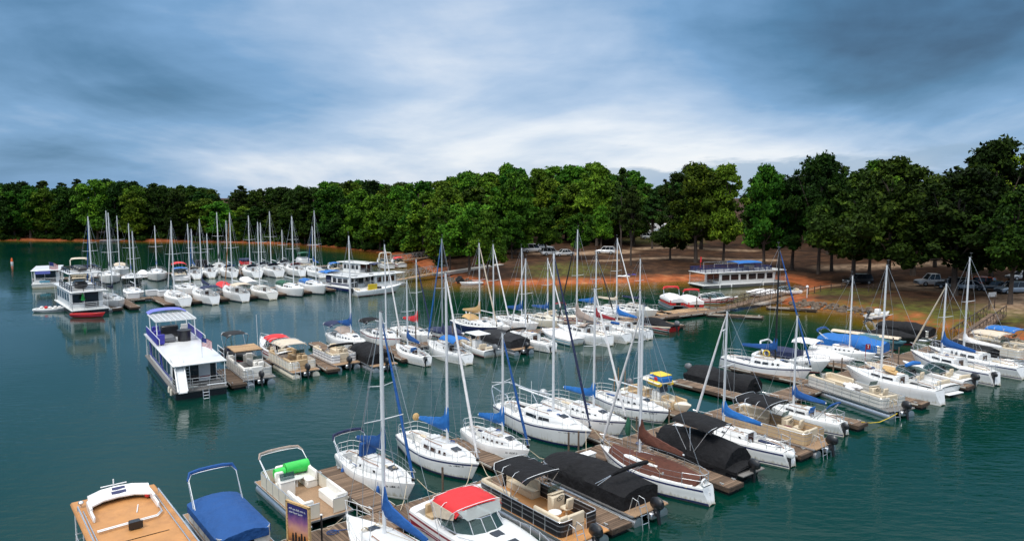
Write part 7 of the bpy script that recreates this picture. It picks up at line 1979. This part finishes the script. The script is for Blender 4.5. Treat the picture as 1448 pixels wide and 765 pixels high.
for px, py_, L, my, lab, o in FAR:
    bin_ = not o.pop('bow', 0); bx = o.pop('box', None); sh_ = o.pop('sheer', 0)
    L += 2.0; p, y = CL(px, py_, L, rng.uniform(-3, 3), bin_)
    s = sailboat(lab, p, y, L, my, lod=1, sheer=bool(sh_), group=FG, **o)
    if bx:
        m = MB(); secs = [[(x, 1.0, .95), (x, .95, 1.75), (x, 0, 2.0), (x, -.95, 1.75), (x, -1.0, .95)] for x in (-.44 * L, -.30 * L, -.14 * L)]
        m.loft(secs); m.build('canvas_box', bx, s)
    if 'inflatable' in lab and 'carrying a' in lab:
        m = MB(); m.path([(1.2, -.7, 1.5), (-1.0, -.75, 1.5), (-1.3, 0, 1.5), (-1.0, .75, 1.5), (1.2, .7, 1.5), (2.0, 0, 1.6)], .22, 7, closed=True); m.build('tender_tube', 'white_canvas', s)
p, y = CL(325, 412, 6.5); cruiser('far motorboat half covered in red, half in navy canvas', p, y, 6.5, cover='red_canvas', low=True, rail=False, hatches=0, motor=None, sheer=False)
p, y = CL(357, 404, 6.2); cruiser('far motorboat under a plain white cover behind the beige-topped sloop', p, y, 6.2, cover='white_canvas', low=True, rail=False, hatches=0, motor=None, sheer=False)
BACK = [
 (129, 394, 8.0, 313, 'back-row sloop with a plain mast beside the beige flybridge cruiser', {}),
 (155, 402, 8.6, 298, 'back-row sloop with a tall mast and navy cover beside the beige cruiser\'s neighbour', dict(cover='navy_canvas', bow=1)),
 (170, 391, 8.0, 305, 'back-row sloop half hidden behind the tall-masted one with a navy cover', dict(bow=1)),
 (187, 406, 8.0, 316, 'back-row sloop with a black hull', dict(hull='blackhull', bottom='blackhull', cover='blue_canvas', bow=1)),
 (224, 398, 8.6, 319, 'back-row pilothouse sloop with a blunt white bow and blue cover', dict(cover='blue_canvas', bow=1)),
 (277, 395, 7.6, 324, 'back-row sloop with a blue cover just right of the pink-canopied boat', dict(cover='blue_canvas', genoa='bright_blue')),
 (299, 393, 8.0, 330, 'back-row sloop with a short mast beside the black-topped cruiser', {}),
 (314, 387, 8.0, 300, 'back-row sloop with the tall leaning mast and dark top, mid-row', dict(cover='blackmast')),
 (328, 393, 8.0, 312, 'back-row sloop with a rounded white stern and no sail cover', {}),
 (361, 393, 8.4, 305, 'back-row sloop with dark cockpit cloth and double spreaders', dict(dodger='navy_canvas')),
 (377, 389, 8.0, 315, 'back-row sloop right of the dark-clothed one, slim mast', {}),
 (392, 392, 9.0, 299, 'back-row large white sloop with three-spreader mast, gleaming round stern', {}),
 (407, 385, 7.4, 325, 'back-row small sloop with the shortest mast of its row', {}),
 (424, 391, 8.4, 307, 'back-row sloop with a stern tent and paired masts behind the green-covered sloop', dict(dodger='maroon_canvas')),
 (453, 393, 8.4, 320, 'back-row sloop with a blue furled sail next to the green-topped cruiser', dict(genoa='blue_canvas', cover='blue_canvas')),
]
for px, py_, L, my, lab, o in BACK:
    o = dict(o); bow = o.pop('bow', 0); p = G(px, py_)
    oo = dict(cover=None, genoa=None, dodger=rng.choice((None, 'navy_canvas', 'blue_canvas', 'beige_canvas', None))); oo.update(o)
    L += 2.0
    sailboat(lab, p + DV * (.42 * L), (YD - R(90) if bow else YD + R(90)) + R(rng.uniform(-4, 4)), L, my, lod=1, group='sailboats of the back row', **oo)
def back(px, py_, L): return G(px, py_) + DV * (L / 2), YD + R(90)
p, y = back(66, 407, 9); s, zr, w = houseboat('white houseboat with a flag and striped bunting at the outer end of the back row', p, y, 10, 4.2, 2.0, 1.0, 'white', 'offwhite', 'white', 4, hh=2.2)
us_flag(s, -4.6, -.6, zr - .3, 1.9, 1.2, 1.7, -1.3)
m = MB(); m.box((-5.02, .4, 2.7), (.04, 2.2, .5)); m.build('bunting', 'lavender', s)
m = MB(); m.box((-5.05, .2, 1.15), (.05, 1.5, .35)); m.build('aqua_towel', 'teal', s)
p, y = back(86, 396, 6.5); cruiser('dark-canopied runabout behind the flag-flying houseboat', p + Vector((3, 3, 0)), y, 6.5, cover='navy_canvas', bimini='black_canvas', low=True, rail=False, hatches=0)
p, y = back(112, 405, 10); s = cruiser('beige flybridge cruiser with a bimini frame, in the back row', p, y, 10, 3.6, hull='cream', top=None, stripe='tan_canvas', motor='outdrive', seat='beige_vinyl')
m = MB(); m.box((-.4, 0, 2.2), (3.4, 2.9, 1.3), 0, bev=.25); m.build('saloon', 'cream', s)
m = MB(); m.box((-2.12, 0, 2.2), (.03, 2.5, .7)); m.box((-.4, 1.46, 2.3), (2.6, .03, .5)); m.box((-.4, -1.46, 2.3), (2.6, .03, .5)); m.build('saloon_window', 'brownwindow', s)
canvas_top(s, -2.4, .6, 1.3, 4.6, 'beige_canvas', .15); m = MB()
for a, b in ((-1.4, -2.3), (-.6, .5)): hoop(m, a, b, 1.35, 2.85, 4.6, .05)
m.build('bimini_frame', 'cream', s)
m = MB(); m.box((-2.0, 0, 3.2), (.15, 2.6, .6), 0); m.build('flybridge_screen', 'navy_canvas', s)
p, y = back(203, 394, 6.5); cruiser('small back-row motorboat between the black-hulled and pilothouse sloops', p, y, 6.5, low=True, rail=False, hatches=0, cover='white_canvas')
p, y = back(257, 398, 8.0); s = cruiser('white back-row boat with blue canopy front and a pink canvas roof', p, y, 8.0, 3.0, cover=None, top='bright_blue', motor='outdrive', sheer=False)
canvas_top(s, -.6, 3.4, 1.25, 2.9, 'red_canvas', .3, 'pink_roof')
p, y = back(287, 388, 7.5); s = cruiser('white back-row cruiser with a squared black canvas enclosure', p, y, 7.5, motor='outdrive'); m = MB(); m.box((-1.2, 0, 2.1), (2.8, 2.2, 1.3), 0, bev=.2); m.build('canvas_enclosure', 'black_canvas', s)
p, y = back(350, 384, 7.5); s = cruiser('back-row cruiser with a red and navy cockpit enclosure', p, y, 7.5, motor='outdrive'); m = MB(); m.box((-1.2, 0, 1.7), (2.6, 2.1, .7), 0, bev=.1); m.build('red_side_curtain', 'red_canvas', s); m = MB(); m.box((-1.2, 0, 2.3), (2.9, 2.2, .5), 0, bev=.15); m.build('canvas_enclosure', 'navy_canvas', s)
p, y = back(436, 384, 9); s = cruiser('tall white back-row cruiser with a green bimini', p, y, 9, 3.3, motor='outdrive', arch='white'); m = MB(); m.box((.2, 0, 2.0), (3.0, 2.5, 1.3), 0, bev=.3); m.build('saloon', 'white', s); canvas_top(s, -1.8, .8, 1.2, 3.7, 'green_canvas', .15)
p, y = back(478, 388, 7); cruiser('back-row runabout with a blue awning beside the white cabin houseboat', p, y, 7, top='bright_blue', motor='outdrive', hatches=0)
p, y = back(515, 391, 8); s, zr, w = houseboat('white cabin houseboat with a navy awning near the truss gangways', p, y + R(25), 9, 3.6, 2.2, 1.6, 'white', 'white', 'white', 4, hh=1.8, zdeck=.6); canvas_top(s, -6.2, -4.2, 1.2, 2.6, 'navy_canvas', .1, 'stern_awning')
p, y = back(551, 381, 8); s = cruiser('cream-hooped cruiser just behind the truss gangway\'s dock end', p, y, 8, motor='outdrive', hull='white', sheer=False); m = MB(); hoop(m, -.6, -1.6, 1.3, 1.1, 3.4, .12); hoop(m, -.2, -1.2, 1.3, 1.1, 3.4, .10); m.build('arch', 'cream', s)
p, y = back(569, 379, 7); s = cruiser('back-row runabout with a small coral red top, last before the farther gangway', p, y, 7, top='red_canvas', motor='outdrive', hatches=0)
# end of the far dock: houseboat and workboat
s, zr, w = houseboat('low blue-banded white houseboat with a bright blue awning on the far dock', M(54.2, 114.2), OUT + R(10), 10.5, 3.6, 3.6, 1.8, 'white', 'navy', 'white', 3, hh=1.8, band='navy', zdeck=.55)
canvas_top(s, -5.6, -3.0, 1.6, zr + .30, 'bright_blue', .15, 'roof_awning'); m = MB(); m.box((-2.9, 0, zr - .9), (1.6, 2.8, 1.3), 0, bev=.2); m.build('porch_enclosure', 'navy_canvas', s)
s, zr, w = houseboat('white hard-topped cabin boat with pale window frames at the shore end of the far dock', M(60.4, 112.5), math.atan2(UY, UX) + R(10), 8.0, 3.2, 1.4, 2.0, 'white', 'white', 'white', 3, hh=1.75, winm='brownwindow', zdeck=.55, winh=.5)
s = cruiser('long low white workboat with a bright yellow panel on its side', M(55.6, 105.0), math.atan2(UY, UX) + R(4), 9.0, 2.5, low=True, rail=False, hatches=0, sheer=False, motor='black', screen=False)
m = MB(); m.box((-1.6, -1.05, 1.35), (1.7, .08, 1.0), 0, bev=.03); m.build('yellow_panel', 'yellow', s)
for px, py_, lab in ((188, 422, 'white dock box at the corner of the bare finger dock'), (215, 418, 'white dock box in the middle of the dark walkway'), (232, 418.5, 'white dock box nearest the inflatable-carrying sloop')):
    p = G(px, py_, .45); t = root('dock_box', p, YC, lab, 'storage box'); m = MB(); m.box((0, 0, .4), (1.7, 1.0, .8), 0, bev=.06); m.build('box', 'white', t); m = MB(); m.box((0, 0, .84), (1.8, 1.1, .10), 0, bev=.04); m.build('lid', 'white', t)

# ------------------------------------------------------------------ shore: rocks, fence, lamp, cars
m = MB()
for _ in range(150):
    px, py_ = rng.uniform(1118, 1192), 0
    u = rng.random(); a = Vector((40.6, 104.5, 0)).lerp(Vector((48.0, 96.5, 0)), u) + Vector((rng.uniform(-.6, 1.6), rng.uniform(-.6, 1.6), 0))
    d_ = float(sdist(np.array([a.x]), np.array([a.y]))[0])
    if not (-1.0 < d_ < 4.5): continue
    r_ = rng.uniform(.12, .42); z_ = hz(a.x, a.y)
    n0 = len(m.v); m.sphere((a.x, a.y, z_ + r_ * .25), r_, 6, 4, sq=(rng.uniform(.8, 1.4), rng.uniform(.8, 1.3), rng.uniform(.5, .8)))
    m.v[n0:] = [(x + rng.uniform(-.06, .06), y + rng.uniform(-.06, .06), z + rng.uniform(-.05, .05)) for x, y, z in m.v[n0:]]
for _ in range(70):
    a = Vector((-14, 137, 0)).lerp(Vector((-9, 131, 0)), rng.random()) + Vector((rng.uniform(-1, 2), rng.uniform(-1, 2), 0)); r_ = rng.uniform(.12, .4)
    m.sphere((a.x, a.y, hz(a.x, a.y) + r_ * .2), r_, 6, 4, sq=(1.2, 1, .7))
tag(m.build('shore_rubble', 'rock'), kind='stuff')
def fence(label, pts, h=1.0):
    rt = root('path_fence', pts[0], 0, label, 'fence'); o = pts[0]
    for a, b in zip(pts[:-1], pts[1:]):
        n = max(1, int((b - a).length / 1.8))
        for i in range(n):
            p = a.lerp(b, i / n) - o; m = MB(); m.box((p.x, p.y, p.z + h / 2), (.1, .1, h + .3)); m.build('post', 'rust', rt)
        for z in (h * .5, h * .95):
            m = MB(); m.tube(a - o + Vector((0, 0, z)), b - o + Vector((0, 0, z)), .04, n=4); m.build('rail', 'rust', rt)
fp = [on_land(px, py_) for px, py_ in ((1143, 417), (1160, 413), (1190, 410), (1216, 408))]
fence('dark post-and-rail fence beside the shore path at the rocky point', fp)
fp = [on_land(px, py_) for px, py_ in ((1258, 405), (1228, 413), (1205, 416))]
fence('short dark fence around the thick pale trunk on the bank', fp, .9)
p = on_land(1141, 421); t = root('path_lamp', p, 0, 'short white lamp post with a round head at the head of the dark ramp', 'lamp post')
m = MB(); m.tube((0, 0, 0), (0, 0, 1.5), .06, n=6); m.build('pole', 'white', t); m = MB(); m.sphere((0, 0, 1.65), .22, 8, 6); m.build('head', 'white', t)
p = on_land(1402, 437); t = root('notice_board', p, R(20), 'small dark notice board on posts at the top of the lattice gangway', 'sign')
m = MB()
for x_ in (-.5, .5): m.box((x_, 0, .9), (.1, .1, 1.9))
m.build('post', 'rust', t); m = MB(); m.box((0, 0, 1.9), (1.3, .08, .6), 0); m.build('panel', 'carsilver', t)
p = on_land(682, 379); t = root('utility_box', p, R(20), 'pale utility cabinet standing at the end of the truss gangway path', 'cabinet')
m = MB(); m.box((0, 0, .9), (.9, .6, 1.9), 0, bev=.05); m.build('cabinet', 'carsilver', t); m = MB(); m.box((0, -.31, .95), (.8, .03, 1.6)); m.build('door', 'galv', t)
t = root('gangway_abutment', on_land(706, 375), 0, 'pale concrete footpath slab leading from the truss gangway to the bank', 'footpath')
a, b = M(74.6, 117.6, 1.0), on_land(708, 374); d = b - a
m = MB(); a0 = a - Vector(t.location); b0 = b - Vector(t.location) + Vector((0, 0, .1)); n_ = Vector((-d.y, d.x, 0)).normalized() * .9
m.add([a0 - n_, a0 + n_, b0 + n_, b0 - n_] + [q - Vector((0, 0, .5)) for q in (a0 - n_, a0 + n_, b0 + n_, b0 - n_)], [[0, 1, 2, 3], [7, 6, 5, 4], [0, 4, 5, 1], [1, 5, 6, 2], [2, 6, 7, 3], [3, 7, 4, 0]]); m.build('slab', 'concrete', t)
CARS = [
 (1321, 404, 'pickup', 'carwhite', 175, 'white pickup truck parked first in the row behind the massive stout-trunked tree'),
 (1346, 408, 'suv', 'carblack', 150, 'black car parked beside the white pickup truck'),
 (1367, 410, 'sedan', 'carsilver', 160, 'silver saloon half hidden by the massive tree\'s trunk'),
 (1384, 407, 'suv', 'carorange', 130, 'bright orange car among the dark parked cars'),
 (1403, 411, 'sedan', 'cardark', 170, 'dark grey saloon parked next to the orange car'),
 (1432, 415, 'suv', 'carblue', 185, 'pale silver-blue hatchback parked behind the twin-trunked tree'),
 (1445, 396, 'sedan', 'carsilver', 180, 'silver car on the upper track at the picture edge'),
 (1213, 402, 'suv', 'carblack', 190, 'dark car alone in the shade by the tree with a thick pale trunk'),
 (752, 357, 'van', 'carwhite', 20, 'white van parked on the bank under the wood\'s edge'),
 (768, 353, 'sedan', 'carsilver', 10, 'silver car squeezed behind the white van on the bank'),
 (779, 361, 'suv', 'carwhite', 15, 'white four-by-four parked between the van and the bank trees'),
 (797, 362, 'sedan', 'carwhite', 200, 'white saloon with a dark windscreen, nose towards the water'),
 (736, 355, 'suv', 'cardark', 10, 'dark car at the outer end of the cars on the bank'),
 (726, 352, 'sedan', 'carred', 5, 'dull red car half hidden by the wood\'s edge'),
 (856, 359, 'suv', 'carwhite', 165, 'small white car alone on the bank below the bare-trunked pines'),
 (918, 338, 'suv', 'carwhite', 5, 'white estate car on the upper grass behind the thin pine'),
 (902, 331, 'camper', 'carwhite', 8, 'white camper trailer with a blue line on the upper car park'),
 (928, 330, 'camper', 'carwhite', -4, 'second pale camper trailer, beyond the white estate car'),
 (950, 331, 'pickup', 'carsilver', 170, 'silver pickup beyond the small dark rounded tree'),
]
for px, py_, kind, paint, yw, lab in CARS:
    p = on_land(px, py_); car(lab, p + Vector((0, 0, .02)), R(yw), paint, kind)
